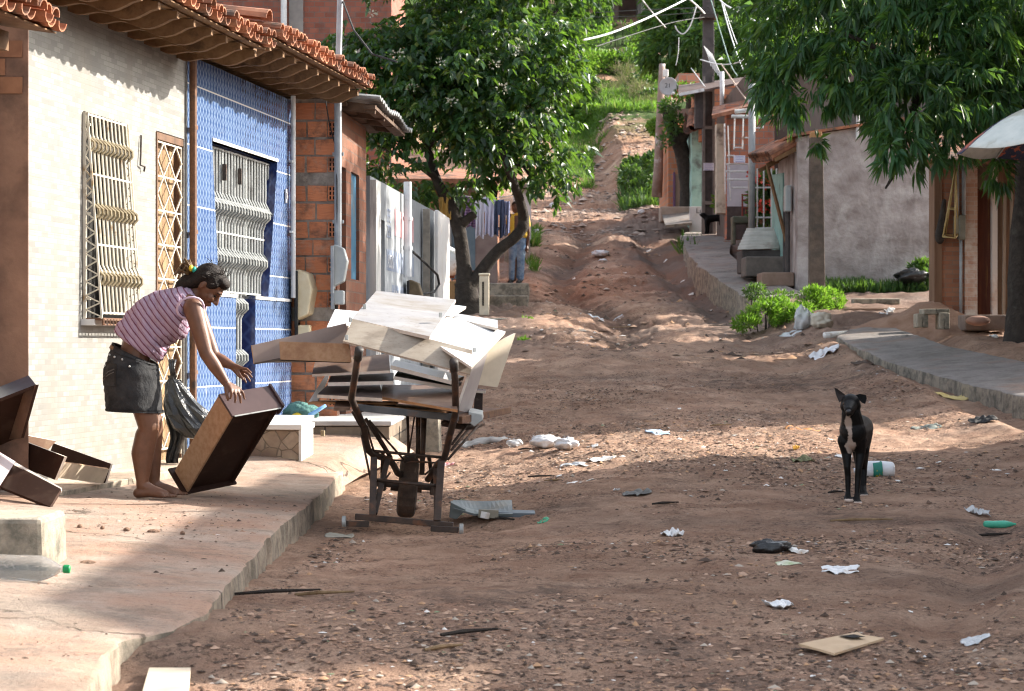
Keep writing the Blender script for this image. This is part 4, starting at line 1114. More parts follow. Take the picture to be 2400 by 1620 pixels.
b.build('entrance_steps', concrete_mat('entrance_concrete', (.34, .30, .27), (.43, .39, .35), (.32, .2, .14)), bevel=.02, label='two level concrete entrance steps where the man stands', cat='steps')
b = MB()
for i in range(60):
    t_ = random.random(); x = random.uniform(-1.5, -.78); D = random.uniform(39.3, 41.2); hgt = (1 - abs(D - 40.6) / 1.6) * (.9 - abs(x + 1.3) * .8)
    R = Matrix.Rotation(random.random() * 6, 3, 'Z') @ Matrix.Rotation(random.uniform(-.6, .6), 3, 'X')
    b.box((x, D, .75 + max(0, hgt) * random.random() + .2), (.28, .18, .05), R)
b.build('tile_heap', m_tile, label='heap of broken red roof tiles behind the planter', cat='rubble heap')
b = MB(); p = at(1062, 615, 39.5); b.ell(p, (.22, .2, .26), Matrix.Rotation(.6, 3, 'Y')); b.ell(p + V(-.1, 0, .2), (.14, .13, .1))
organic(b, 'white_sack', m_whitebag, voxel=.02, label='full white sack lying on the broken tile heap', cat='sack')
b = MB(); b.box(V(.28, 60, 3.4), (.5, 1.5, 1.9)); wb = b.build('white_shed', m_white, label='small white walled shed left of the track farther up', cat='shed')
b = MB(); b.box(V(.28, 59.9, 4.42), (.7, 1.9, .10)); b.build('roof', m_rwalk, wb)
b = MB(); b.box(V(.40, 59.2, 3.05), (.16, .05, .5)); b.build('opening', m_dark, wb)
b = MB(); b.prism([V(-.2, 55.5, 1.8), V(.45, 55.5, 1.8), V(.5, 58.5, 1.8), V(-.2, 58.5, 1.8)], (0, 0, 1.0)); b.build('stone_landing', m_block, bevel=.03, label='concrete landing block beside the track under the white shed', cat='steps')
# ================= woman =================
def loft(rings, n=36, wr=0., wf=9., cap=True, seed=0):
    """rings: (centre, half axis a, half axis b); returns verts, faces, surf(t, th)"""
    C_ = [Vector(r[0]) for r in rings]; A_ = [Vector(r[1]) for r in rings]; B_ = [Vector(r[2]) for r in rings]
    m = len(rings)
    def cr(L, t):
        x = max(0, min(m - 1.0001, t)); i = int(x); f = x - i
        p1, p2 = L[i], L[i + 1]; p0 = L[i - 1] if i > 0 else p1 * 2 - p2; p3 = L[i + 2] if i + 2 < m else p2 * 2 - p1
        return (p1 * 2 + (p2 - p0) * f + (p0 * 2 - p1 * 5 + p2 * 4 - p3) * f * f + (p1 * 3 - p0 - p2 * 3 + p3) * f ** 3) * .5
    def surf(t, th, off=0.):
        a = cr(A_, t); b = cr(B_, t); c = cr(C_, t)
        k = 1 + (wr * (float(vnoise(t * 1.3 + seed, th * 1.5 + 4, wf / 4, seed)) + .6 * float(vnoise(t * 3 + seed, th * 3, wf / 4, seed + 2))))
        ca, sa = math.cos(th), math.sin(th)
        e = .88
        p = a * (math.copysign(abs(ca) ** e, ca)) * k + b * (math.copysign(abs(sa) ** e, sa)) * k
        if off: p = p + p.normalized() * off
        return c + p
    steps = (m - 1) * 6
    vs = [surf(i / 6, 2 * PI * j / n) for i in range(steps + 1) for j in range(n)]
    fs = [(i * n + j, i * n + (j + 1) % n, (i + 1) * n + (j + 1) % n, (i + 1) * n + j) for i in range(steps) for j in range(n)]
    if cap: fs += [tuple(range(n - 1, -1, -1)), tuple(steps * n + j for j in range(n))]
    return vs, fs, surf
def patch(mb, surf, t0, t1, a0, a1, off, nt=6, na=8):
    vs = [surf(t0 + (t1 - t0) * i / nt, a0 + (a1 - a0) * j / na, off) for i in range(nt + 1) for j in range(na + 1)]
    vs2 = [surf(t0 + (t1 - t0) * i / nt, a0 + (a1 - a0) * j / na, off - .006) for i in range(nt + 1) for j in range(na + 1)]
    k = na + 1; N_ = len(vs); fs = []
    for i in range(nt):
        for j in range(na):
            q = (i * k + j, i * k + j + 1, (i + 1) * k + j + 1, (i + 1) * k + j); fs += [q, tuple(N_ + x for x in q[::-1])]
    rim = [j for j in range(k)] + [i * k + na for i in range(1, nt + 1)] + [nt * k + j for j in range(na - 1, -1, -1)] + [i * k for i in range(nt - 1, 0, -1)]
    for a, b in zip(rim, rim[1:] + rim[:1]): fs.append((a, b, N_ + b, N_ + a))
    mb.add(vs + vs2, fs)

WDp = 12.5
def q(px, py, dy=0.): return at(px, py, WDp + dy)
def chain(mb, pts, n=14):
    for (a, ra), (b, rb) in zip(pts, pts[1:]): mb.rcone(a, ra, b, rb, n)
woman = thing('person', 'barefoot woman in striped sleeveless top and dark denim shorts bending over a drawer', 'person', V(-2.14, 12.5, -.888))
sk = MB()
for dy, kx, ax, ty, hp in ((-.085, 0, 0, 0, 0), (.10, 9, 27, 2, 5)):
    hip, knee, ank = q(316 + hp, 868, dy), q(349 + kx, 1000, dy), q(333 + ax, 1136, dy)
    sk.rcone(hip, .078, q(332 + hp + kx * .5, 935, dy), .074); sk.rcone(q(332 + hp + kx * .5, 935, dy), .074, knee, .062); sk.rcone(knee, .062, ank, .035)
    sk.rcone(q(340 + kx * .9, 1020, dy), .058, q(330 + ax * .5 + kx * .3, 1062, dy), .056); sk.rcone(q(330 + ax * .5 + kx * .3, 1062, dy), .056, q(332 + ax, 1120, dy), .036)
    gz_ = -.888; fx = ank.x; fy = ank.y
    heel = V(fx - .022, fy, gz_ + .030); mid = V(fx + .07, fy - .002, gz_ + .040); ball = V(fx + .135, fy - .004, gz_ + .024)
    sk.rcone(heel, .031, mid, .033); sk.rcone(mid, .033, ball, .024); sk.rcone(ank, .035, mid, .03); sk.rcone(V(fx + .06, fy + .012, gz_ + .032), .026, V(fx + .135, fy + .026, gz_ + .022), .021); sk.rcone(V(fx + .06, fy - .012, gz_ + .028), .024, V(fx + .12, fy - .032, gz_ + .019), .018)
    for k in range(5):
        yy = fy + .030 - k * .0165; L = (.052, .048, .042, .036, .028)[k]; bx = fx + .140 - k * .006
        sk.rcone(V(bx, yy, gz_ + .017), .0115 - k * .0008, V(bx + L, yy - .003 * k, gz_ + .0105), .0095 - k * .0008, 8)
# trunk inside the clothes, neck
for dy in (-.05, .05):
    sk.rcone(q(313, 852, dy), .095, q(322, 800, dy), .085); sk.rcone(q(322, 800, dy), .085, q(400, 730, dy), .090)
sk.rcone(q(400, 730, -.1), .06, q(400, 730, .1), .06); sk.rcone(q(440, 712, -.1), .058, q(440, 712, .1), .058)
sk.rcone(q(432, 700), .062, q(474, 678), .047)
# arms
hs, he, hw = q(453, 722, -.165), q(483, 828, -.215), q(531, 900, -.20)
sk.rcone(hs, .060, q(468, 775, -.20), .050); sk.rcone(q(468, 775, -.20), .050, he, .041); sk.rcone(he, .041, q(503, 858, -.215), .040); sk.rcone(q(503, 858, -.215), .040, hw, .0245)
fs_, fe, fw = q(458, 722, .15), q(502, 838, .10), q(545, 858, .06)
sk.rcone(fs_, .055, fe, .040); sk.rcone(fe, .040, q(520, 846, .085), .038); sk.rcone(q(520, 846, .085), .038, fw, .024)
# near hand pressed on the drawer end, fingers spread
kn = [q(541, 914, -.235), q(549, 917, -.22), q(556, 917, -.20), q(561, 913, -.18)]
tips = [q(541, 934, -.25), q(551, 943, -.225), q(564, 944, -.20), q(573, 935, -.175)]
for k in kn: sk.rcone(hw, .0225, k, .0135, 10)
for k, t_, r in zip(kn, tips, (.0088, .0095, .0098, .0092)):
    m_ = k.lerp(t_, .5) + V(.006, -.010, .010); sk.rcone(k, r + .002, m_, r, 8); sk.rcone(m_, r, t_, r - .002, 8)
th = [hw.lerp(kn[0], .35) + V(-.010, -.012, -.010), q(531, 924, -.25), q(534, 937, -.245)]
sk.rcone(th[0], .014, th[1], .0105, 8); sk.rcone(th[1], .0105, th[2], .009, 8)
# far hand, open, reaching to the right
kn = [q(565, 863, .02), q(567, 869, .045), q(566, 876, .065), q(563, 882, .08)]
tips = [q(588, 874, -.01), q(590, 884, .03), q(586, 893, .06), q(577, 897, .08)]
for k in kn: sk.rcone(fw, .022, k, .0135, 10)
for k, t_, r in zip(kn, tips, (.0095, .0100, .0096, .0085)):
    m_ = k.lerp(t_, .52) + V(.004, 0, .009); sk.rcone(k, r + .002, m_, r, 8); sk.rcone(m_, r, t_, r - .002, 8)
sk.rcone(fw.lerp(kn[0], .3), .014, q(562, 880, -.005), .0105, 8); sk.rcone(q(562, 880, -.005), .0105, q(570, 889, -.02), .009, 8)
# head: face turned down towards the drawer
up = V(46, 0, 40).normalized(); fn = V(40, 0, -46).normalized(); lat = V(0, -1, 0)
RH = Matrix((fn, lat, up)).transposed()
hc = q(490, 664)
def hp(f, l, u): return hc + fn * f + lat * l + up * u
sk.ell(hc, (.098, .076, .096), RH)
sk.ell(hp(.035, 0, -.055), (.060, .060, .055), RH)
sk.rcone(hp(.045, 0, -.07), .046, hp(.075, 0, -.118), .022)                     # jaw to chin
sk.ell(hp(.080, 0, .005), (.020, .052, .022), RH)                                # brow
sk.rcone(hp(.095, 0, -.008), .009, hp(.120, 0, -.048), .0125, 10); sk.ell(hp(.104, .012, -.052), (.012, .008, .009), RH); sk.ell(hp(.104, -.012, -.052), (.012, .008, .009), RH)
sk.ell(hp(.096, 0, -.077), (.014, .022, .007), RH); sk.ell(hp(.092, 0, -.089), (.014, .019, .007), RH)   # lips
for s in (-1, 1):
    sk.ell(hp(.070, s * .042, -.045), (.028, .022, .022), RH)                   # cheeks
    sk.ell(hp(-.010, s * .078, -.028), (.017, .008, .031), RH)                  # ears
body = organic(sk, 'body', m_skin, woman, voxel=.0052, it=5)
# eyes, brows
for s in (-1, 1):
    b = MB(); b.ell(hp(.084, s * .034, -.021), (.008, .0135, .0055), RH); b.build('eye', m_dark, body, smooth=True)
    b = MB(); b.tube([hp(.098, s * .014, .006), hp(.097, s * .032, .011), hp(.082, s * .05, .004)], .0035, 6); b.build('eyebrow', m_hair, body, smooth=True)
# hair
hb = MB()
hb.ell(hp(-.016, 0, .016), (.100, .084, .097), RH); hb.ell(hp(-.05, 0, -.02), (.07, .08, .08), RH)
hb.ell(hp(.05, 0, .062), (.050, .066, .040), RH)
hb.rcone(q(470, 652), .06, q(437, 664), .050); hb.rcone(q(440, 668, -.02), .045, q(424, 668, -.01), .033)
for s in (-1, 1): hb.rcone(hp(-.035, s * .07, .02), .025, hp(-.06, s * .05, -.07), .03); hb.rcone(hp(.045, s * .066, .03), .016, hp(.035, s * .074, -.004), .008)
hair = organic(hb, 'hair', m_hair, woman, voxel=.007, it=2)
hb = MB()
random.seed(5)
for k in range(34):
    a = random.random(); b0 = q(448 + random.uniform(-6, 6), 638 + random.uniform(-6, 6), random.uniform(-.03, .03))
    ang = random.uniform(2.0, 3.5); L = random.uniform(.05, .10)
    p1 = b0 + V(math.cos(ang) * L * .6, random.uniform(-.02, .02), math.sin(ang) * L * .45 + .03); p2 = b0 + V(math.cos(ang) * L, random.uniform(-.03, .03), math.sin(ang) * L * .3 - .005)
    hb.tube([b0, p1, p2], [.009, .008, .003], 5)
hb.build('ponytail', PM('sun_browned_hair', (.06, .032, .014), (.16, .095, .04), sc=20, r=.5), hair, smooth=True)
hb = MB()
for k in range(60):
    th_ = random.uniform(-2.6, 2.6); ph_ = random.uniform(-.1, 1.4)
    d_ = fn * (math.cos(ph_) * math.cos(th_)) + lat * (math.cos(ph_) * math.sin(th_)) + up * math.sin(ph_)
    b0 = hp(-.016, 0, .016) + fn * d_.dot(fn) * .098 + lat * d_.dot(lat) * .082 + up * d_.dot(up) * .095
    tg = (V(-.5, random.uniform(-.4, .4), .2) + d_ * .25 + V(random.gauss(0, .3), random.gauss(0, .3), random.gauss(0, .3))).normalized(); L = random.uniform(.03, .075)
    hb.tube([b0, b0 + tg * L * .5 + d_ * .012, b0 + tg * L + d_ * random.uniform(.0, .02)], [.0022, .0018, .0008], 4)
hb.build('loose_strands', m_hair, hair)
for px_, py_, mt in ((448, 629, (.62, .50, .03)), (456, 633, (.02, .34, .27))):
    b = MB(); b.ell(q(px_, py_, -.035), (.014, .026, .020)); b.build('hair_tie', PM('bright_elastic', mt, r=.6), hair, smooth=True)
# top
def half(p0, p1): return (p1 - p0) / 2
def ring(a, b, w, dy=0): 
    A, B = q(*a, dy), q(*b, dy); return ((A + B) / 2, (B - A) / 2, V(0, -w, 0))
rings = [ring((271, 776), (371, 848), .150), ring((287, 752), (384, 834), .158), ring((318, 717), (392, 812), .165), ring((350, 694), (413, 797), .172), ring((384, 681), (432, 786), .176), ring((417, 676), (446, 752), .172), ring((438, 674), (460, 724), .115), ring((449, 676), (467, 706), .068)]
vs, fs, sfs = loft(rings, 44, wr=.13, wf=12, cap=False, seed=3)
mb = MB(); mb.add(vs, fs)
spine = (q(455, 690) - q(315, 800)).normalized()
top = mb.build('top', shirt_mat(tuple(spine)), woman, smooth=True)
top.modifiers.new('s', 'SOLIDIFY').thickness = .006
b = MB()   # armhole trims
for s, shx in ((-1, hs), (1, fs_)):
    ps = []
    for k in range(17):
        a = 2 * PI * k / 16; ps.append(shx + V(-.012 + .010 * math.cos(a), s * .035, 0) + V(.62, 0, .40).normalized() * (.068 * math.cos(a)) + V(-.40, s * .45, .62).normalized() * (.068 * math.sin(a)) * 1)
    b.tube(ps, .007, 6)
b.build('armhole_trim', PM('lilac_trim', (.52, .40, .50), r=.85), top, smooth=True)
# shorts
rings = [ring((266, 804), (366, 853), .165), ring((255, 838), (370, 862), .186), ring((246, 876), (372, 880), .203), ring((248, 922), (376, 922), .203), ring((252, 963), (380, 968), .198)]
vs, fs, sfh = loft(rings, 44, wr=.055, wf=12, cap=False, seed=9)
mb = MB(); mb.add(vs, fs)
sh = mb.build('shorts', m_denim, woman, smooth=True); sh.modifiers.new('s', 'SOLIDIFY').thickness = .008
mb = MB(); patch(mb, sfh, 0, .42, 0, 2 * PI, .006, 2, 44); mb.build('waistband', m_denim, sh, smooth=True)
mb = MB(); patch(mb, sfh, 3.86, 3.99, 0, 2 * PI, .005, 2, 44); mb.build('hem', m_denim, sh, smooth=True)
m_pocket = denim_mat('charcoal_denim_pocket', (.024, .023, .023), (.05, .048, .046))
mb = MB(); patch(mb, sfh, 1.25, 2.6, 1.9, 2.75, .006); mb.build('pocket', m_pocket, sh, smooth=True)
mb = MB()
for dt in (0, .2): 
    mb.tube([sfh(2.35 - dt + .0, 2.62, .009), sfh(2.05 - dt, 2.25, .009), sfh(1.85 - dt, 1.98, .009)], .003, 5)
mb.build('pocket_stitching', PM('grey_thread', (.11, .105, .10), r=.8), sh)
mb = MB(); patch(mb, sfh, .1, .36, 2.35, 2.75, .010); mb.build('leather_patch', PM('leather', (.10, .05, .02), (.16, .08, .03), sc=60, r=.6), sh, smooth=True)
for t_, a in ((.75, 2.5), (.78, 2.1), (.8, 1.75), (1.5, 2.6), (1.3, 1.5)):
    b = MB(); b.ell(sfh(t_, a, .008), (.0065, .0065, .0065)); b.build('rivet', m_greyiron, sh, smooth=True)

# ---------- drawer in her hands ----------
m_lam = PM('dark_brown_laminate', (.026, .012, .008), (.040, .019, .013), sc=3, r=.55, spec=.16, c3=(.06, .035, .025), sc3=7, wear=(.052, .032, .024))
m_lamtop = PM('purple_brown_laminate', (.050, .028, .028), (.07, .041, .040), sc=4, r=.45, spec=.25)
m_raw = PM('raw_particle_board', (.34, .20, .11), (.44, .28, .17), sc=30, r=.85, c3=(.26, .14, .08), sc3=4, isl=.06)
m_pale = PM('pale_board', (.52, .44, .33), (.62, .53, .41), sc=7, r=.7, c3=(.42, .34, .25), sc3=3)
m_edge = PM('pale_board_edge', (.60, .52, .44), (.70, .63, .55), sc=20, r=.8)
m_wbd = PM('white_melamine', (.70, .71, .73), (.78, .785, .79), sc=4, r=.35, spec=.5, c3=(.62, .58, .52), sc3=3, lo3=.6, hi3=.75, wear=(.46, .40, .33))
m_gbd = PM('scuffed_grey_melamine', (.27, .265, .27), (.36, .355, .355), sc=3, r=.5, c3=(.25, .225, .195), sc3=2.2, wear=(.20, .175, .15), stretch=(1, 3, 1), lo3=.5, hi3=.68)
m_tbd = PM('tan_stained_board', (.30, .25, .195), (.42, .365, .295), sc=5, stretch=(1, 1, 3), r=.6, c3=(.22, .18, .14), sc3=3, wear=(.17, .13, .10))
m_bbd = PM('brown_board', (.13, .075, .052), (.19, .12, .085), sc=4, r=.5, c3=(.27, .20, .15), sc3=3, wear=(.26, .18, .12))
m_dbd = PM('dark_board', (.036, .025, .022), (.06, .042, .037), sc=4, r=.5, spec=.2, wear=(.13, .10, .085))
m_ply = PM('orange_ply', (.33, .16, .07), (.43, .23, .11), sc=12, r=.85)
def pbox(mb, o, u, w, d):
    o = Vector(o); mb.hexa([o, o + u, o + u + w, o + w, o + d, o + u + d, o + u + w + d, o + w + d])
def frame_box(A, B, C, dep):
    """orthonormal frame of a box from three corners"""
    u = (C - A); w = (B - A); un = u.normalized(); w = w - un * w.dot(un); n = un.cross(w.normalized())
    if n.y < 0: n = -n
    return u, w, n * dep
A = at(545, 973, 12.42); B = at(667, 937, 12.62); C = at(436, 1157, 12.86)
u, w, dvec = frame_box(A, B, C, .165)
un, wn, dn = u.normalized(), w.normalized(), dvec.normalized()
dr = thing('drawer', 'dark brown drawer tilted on its corner under the woman\'s hand', 'drawer', C)
T = .016
mb = MB(); pbox(mb, A + dn * .02 + un * T + wn * T, u - un * 2 * T, w - wn * 2 * T, dn * .008); mb.build('bottom_panel', m_lam, dr)
mb = MB(); pbox(mb, A + un * T, u - un * T * 2, wn * T, dvec); mb.build('side_panel', m_raw, dr, bevel=.002)
mb = MB(); pbox(mb, A + un * T + w - wn * T, u - un * T * 2, wn * T, dvec); mb.build('side_panel', m_lam, dr, bevel=.002)
mb = MB(); pbox(mb, A - dn * .006 - wn * .004, un * T, w + wn * .03, dvec + dn * .006); mb.build('end_panel', m_lamtop, dr, bevel=.002)
mb = MB(); pbox(mb, A + u - un * T - wn * .03 - dn * .008, un * T, w + wn * .05, dvec + dn * .035); mb.build('end_panel', m_lam, dr, bevel=.002)
mb = MB(); pbox(mb, A + w + wn * .012 - un * .012 - dn * .004, un * .03 + un * .05, wn * T, dvec + dn * .01); mb.build('flange', m_lamtop, dr, bevel=.002)
mb = MB(); mb.bar(A + un * .002 - dn * .008 + wn * .01, A + w - dn * .008 + un * .002, .007); mb.build('metal_strip', m_greyiron, dr)

# ================= man =================
MD = 44.0
def mq(px, py, dy=0.): return at(px, py, MD + dy)
man = thing('person', 'man in yellow shirt and faded jeans standing on the entrance steps behind the tree limb', 'person', at(1214, 666, MD))
sk = MB()
sk.ell(mq(1208, 487), (.085, .095, .115)); sk.rcone(mq(1209, 490), .055, mq(1213, 503), .06)
sk.rcone(mq(1213, 512), .10, mq(1212, 555), .13)
for s, pts in ((-1, [(1196, 508), (1188, 531), (1176, 536)]), (1, [(1234, 508), (1238, 545), (1235, 578)])):
    P_ = [mq(*p, -.02 if i < 2 else -.12 if s < 0 else 0) for i, p in enumerate(pts)]
    sk.rcone(P_[0], .058, P_[1], .043); sk.rcone(P_[1], .043, P_[2], .03); e = P_[2]
    sk.rcone(e, .03, e + V(-.05 if s < 0 else 0, -.04, -.05 if s > 0 else 0), .033)
    for k in range(4): sk.rcone(e + V(-.05 if s < 0 else (-.02 + k * .014), -.04 + k * .012, -.01 * k if s < 0 else -.05), .012, e + V(-.11 if s < 0 else (-.02 + k * .014), -.05 + k * .012, -.02 if s < 0 else -.13), .010, 8)
for x in (1205, 1222): sk.rcone(mq(x, 580), .07, mq(x, 655), .05)
bd_ = organic(sk, 'body', m_skin2, man, voxel=.016, it=3)
b = MB(); b.ell(mq(1208, 483, .02), (.09, .10, .10)); organic(b, 'hair', m_hair, man, voxel=.02, it=1)
b = MB(); b.rcone(mq(1200, 512), .085, mq(1202, 550), .11); b.rcone(mq(1228, 512), .085, mq(1226, 550), .11); b.rcone(mq(1213, 505), .08, mq(1213, 556), .13)
b.rcone(mq(1197, 508), .07, mq(1191, 524), .075); b.rcone(mq(1233, 508), .07, mq(1236, 528), .072)
organic(b, 'shirt', PM('mustard_shirt', (.50, .31, .035), (.60, .39, .06), sc=6, r=.9), man, voxel=.016, it=3)
b = MB()
for x, x2 in ((1203, 1201), (1222, 1221)):
    b.rcone(mq(x, 566), .105, mq(x2, 610), .082); b.rcone(mq(x2, 610), .082, mq(x2 - 1, 652), .072)
b.rcone(mq(1203, 562), .10, mq(1223, 562), .10)
organic(b, 'jeans', m_jeans, man, voxel=.016, it=3)
for x, nm in ((1199, 'shoe'), (1219, 'shoe')):
    b = MB(); b.rcone(mq(x, 659), .05, mq(x - 5, 662, -.12), .045); organic(b, nm, m_black, man, voxel=.015, it=2)

# ================= near dog =================
DD = 13.4
def dq(cx, cy, dy=0.): return at(1850 + cx / 3.9225, 850 + cy / 3.9225, DD + dy)
dog = thing('dog', 'black dog with white chest standing on the road, one ear up and one folded', 'dog', dq(590, 1275))
b = MB()
# trunk: deep chest narrowing to the belly, hips behind
b.rcone(dq(590, 640, .02), .088, dq(612, 620, .18), .106); b.rcone(dq(578, 705, .02), .066, dq(615, 690, .2), .095); b.rcone(dq(535, 700, .02), .052, dq(620, 700, .02), .055)
b.rcone(dq(612, 630, .18), .098, dq(650, 590, .38), .078); b.rcone(dq(650, 590, .38), .078, dq(655, 600, .56), .085)
# neck
b.rcone(dq(590, 620, .04), .080, dq(570, 470, -.02), .062)
# head
b.ell(dq(562, 370, -.03), (.060, .068, .058)); b.rcone(dq(560, 390, -.06), .048, dq(547, 438, -.145), .027); b.rcone(dq(560, 430, -.05), .035, dq(548, 470, -.13), .020)
b.ell(dq(505, 400, -.03), (.026, .04, .035)); b.ell(dq(620, 400, -.03), (.026, .04, .035))
# front legs
for pts in (((515, 720, .02, .052), (526, 830, .03, .034), (532, 960, .0, .022), (538, 1040, .01, .0205), (540, 1180, .0, .0165), (538, 1238, -.02, .021)),
            ((640, 720, .02, .054), (652, 830, .04, .034), (636, 980, .0, .022), (630, 1060, .0, .0205), (622, 1200, -.02, .0165), (620, 1264, -.04, .022))):
    P_ = [(dq(x, y, d), r) for x, y, d, r in pts]; chain(b, P_, 10)
    e = P_[-1][0]
    for k in (-1.5, -.5, .5, 1.5): b.rcone(e + V(k * .012, -.01, -.006), .012, e + V(k * .013, -.045, -.016), .0095, 8)
# hind legs: thigh, knee forward, hock back, shank
for dx in (14, 48):
    P_ = [(dq(625 + dx, 650, .52), .068), (dq(625 + dx, 800, .42), .046), (dq(632 + dx, 960, .60), .027), (dq(632 + dx, 1140, .54), .021), (dq(632 + dx, 1195, .50), .024)]
    chain(b, P_, 10); e = P_[-1][0]
    for k in (-1.5, -.5, .5, 1.5): b.rcone(e + V(k * .012, -.01, -.006), .012, e + V(k * .013, -.045, -.014), .0095, 8)
# tail
chain(b, [(dq(655, 560, .62), .026), (dq(680, 640, .70), .02), (dq(690, 760, .72), .012)], 8)
t = NT('dog_coat'); L_ = dog.location
sx = t.n('ShaderNodeSeparateXYZ'); t.l(t.obj(), sx.inputs[0]); mask = None
wob = t.math('MULTIPLY', t.math('SUBTRACT', t.noise(45, 4), .5), .022)
chest = [(dq(522, 512), .012), (dq(527, 535), .016), (dq(534, 560), .018), (dq(539, 590), .014), (dq(543, 620), .011), (dq(545, 650), .010), (dq(546, 680), .010), (dq(548, 710), .012), (dq(550, 740), .018), (dq(540, 770), .020), (dq(575, 768), .018), (dq(556, 795), .018)]
for c_, r_ in chest:
    vm = t.n('ShaderNodeCombineXYZ'); t.l(t.math('SUBTRACT', sx.outputs['X'], c_.x - L_.x), vm.inputs[0]); t.l(t.math('MULTIPLY', t.math('SUBTRACT', sx.outputs['Z'], c_.z - L_.z), .75), vm.inputs[2])
    ln = t.n('ShaderNodeVectorMath', operation='LENGTH'); t.l(vm.outputs[0], ln.inputs[0])
    m_ = t.ramp(t.math('ADD', ln.outputs['Value'], wob), r_, r_ + .006, 1, 0)
    mask = m_ if mask is None else t.math('MAXIMUM', mask, m_)
mask = t.math('MULTIPLY', mask, t.math('LESS_THAN', sx.outputs['Y'], .12))
cf = t.mix(t.noise(40, 4), (.0035, .0033, .0033), (.0075, .007, .0068)); cf = t.mix(mask, cf, (.36, .29, .245))
coat = t.done(t.bsdf(cf, .5, .16, 0, t.bump(t.noise(120, 5), .5, .004)))
dbody = organic(b, 'body', coat, dog, voxel=.0055, it=4)
def ear(pts, nm, mats):
    P_ = [dq(*p) for p in pts]; c = sum(P_, Vector()) / len(P_)
    m = MB(); n = len(P_); back = [p + V(0, .010, 0) for p in P_]
    m.add(P_ + back + [c + V(0, .012, 0), c + V(0, .026, 0)], [(i, (i + 1) % n, 2 * n) for i in range(n)] + [(n + (i + 1) % n, n + i, 2 * n + 1) for i in range(n)] + [(i, n + i, n + (i + 1) % n, (i + 1) % n) for i in range(n)])
    return m.build('ear', mats, dog, smooth=False)
ear([(460, 365, -.02), (432, 300, -.01), (415, 232, 0), (440, 240, -.005), (478, 268, -.01), (520, 300, -.02), (505, 345, -.03)], 'ear', PM('ear_fur', (.012, .011, .011), (.035, .022, .018), sc=8, r=.6))
ear([(600, 300, -.02), (650, 288, -.03), (705, 298, -.05), (712, 330, -.06), (698, 380, -.075), (672, 372, -.07), (650, 350, -.05), (618, 345, -.04)], 'ear', m_fur)
b = MB(); b.ell(dq(546, 450, -.168), (.018, .012, .014)); b.build('nose', PM('wet_black_nose', (.02, .02, .022), r=.25, spec=.6), dog, smooth=True)
for x in (505, 602):
    b = MB(); b.ell(dq(x, 378, -.075), (.010, .010, .009)); b.build('eye', PM('brown_eye', (.05, .025, .01), r=.12, spec=.7), dog, smooth=True)
# white toes
m_wf = PM('white_fur', (.48, .38, .32), (.62, .53, .47), sc=30, r=.8, bump=.5, bsc=120)
for x, y, d in ((538, 1242, -.02), (620, 1268, -.04), (676, 1198, .50)):
    e = dq(x, y, d); b = MB()
    for k in (-1.5, -.5, .5, 1.5): b.rcone(e + V(k * .0125, -.038, -.012), .0105, e + V(k * .013, -.05, -.016), .0100, 8)
    organic(b, 'white_toes', m_wf, dbody, voxel=.005, it=1)

# ================= far dog =================
FD = 61.2
def fq(cx, cy, dy=0.): return at(1550 + cx / 4.482, 450 + cy / 4.482, FD + dy)
dog2 = thing('dog', 'black dog standing side on at the foot of the dark utility pole', 'dog', fq(560, 425))
b = MB()
b.rcone(fq(490, 285), .115, fq(570, 275), .105); b.rcone(fq(570, 275), .105, fq(635, 272), .10); b.rcone(fq(480, 280), .095, fq(450, 250), .07)
b.ell(fq(440, 245), (.08, .07, .075)); b.rcone(fq(435, 248), .055, fq(408, 240), .03)
for x0, x1, dy in ((478, 470, -.06), (492, 492, .06)): chain(b, [(fq(x0, 300, dy), .075), (fq(x1, 360, dy), .04), (fq(x1 + 2, 425, dy), .032)], 10); b.rcone(fq(x1 + 2, 425, dy), .032, fq(x1 - 8, 427, dy), .028)
for x0, dy in ((632, -.06), (650, .06)): chain(b, [(fq(x0, 285, dy), .085), (fq(x0 - 12, 335, dy), .05), (fq(x0 + 8, 365, dy), .033), (fq(x0 + 2, 408, dy), .028)], 10); b.rcone(fq(x0 + 2, 408, dy), .03, fq(x0 - 6, 412, dy), .026)
chain(b, [(fq(650, 265), .035), (fq(672, 300), .025), (fq(680, 340), .015)], 8)
organic(b, 'body', m_fur, dog2, voxel=.018, it=2)
for dy in (-.05, .05):
    b = MB(); b.rcone(fq(450, 240, dy), .03, fq(452, 222, dy), .012); b.build('ear', m_fur, dog2, smooth=True)
# ================= hand cart =================
def k3(cx, cy, D): return at(780 + cx / 4.482, 930 + cy / 4.482, D)
cart = thing('hand_cart', 'rusty iron one wheeled hand cart loaded with broken furniture boards', 'cart', at(955, 1213, 13.6))
L0 = 12.8
def legpts(pts, r, name, n=8, mat=None):
    mb = MB(); mb.tube([k3(*p) for p in pts], r, n); return mb.build(name, mat or m_cartiron, cart, smooth=True)
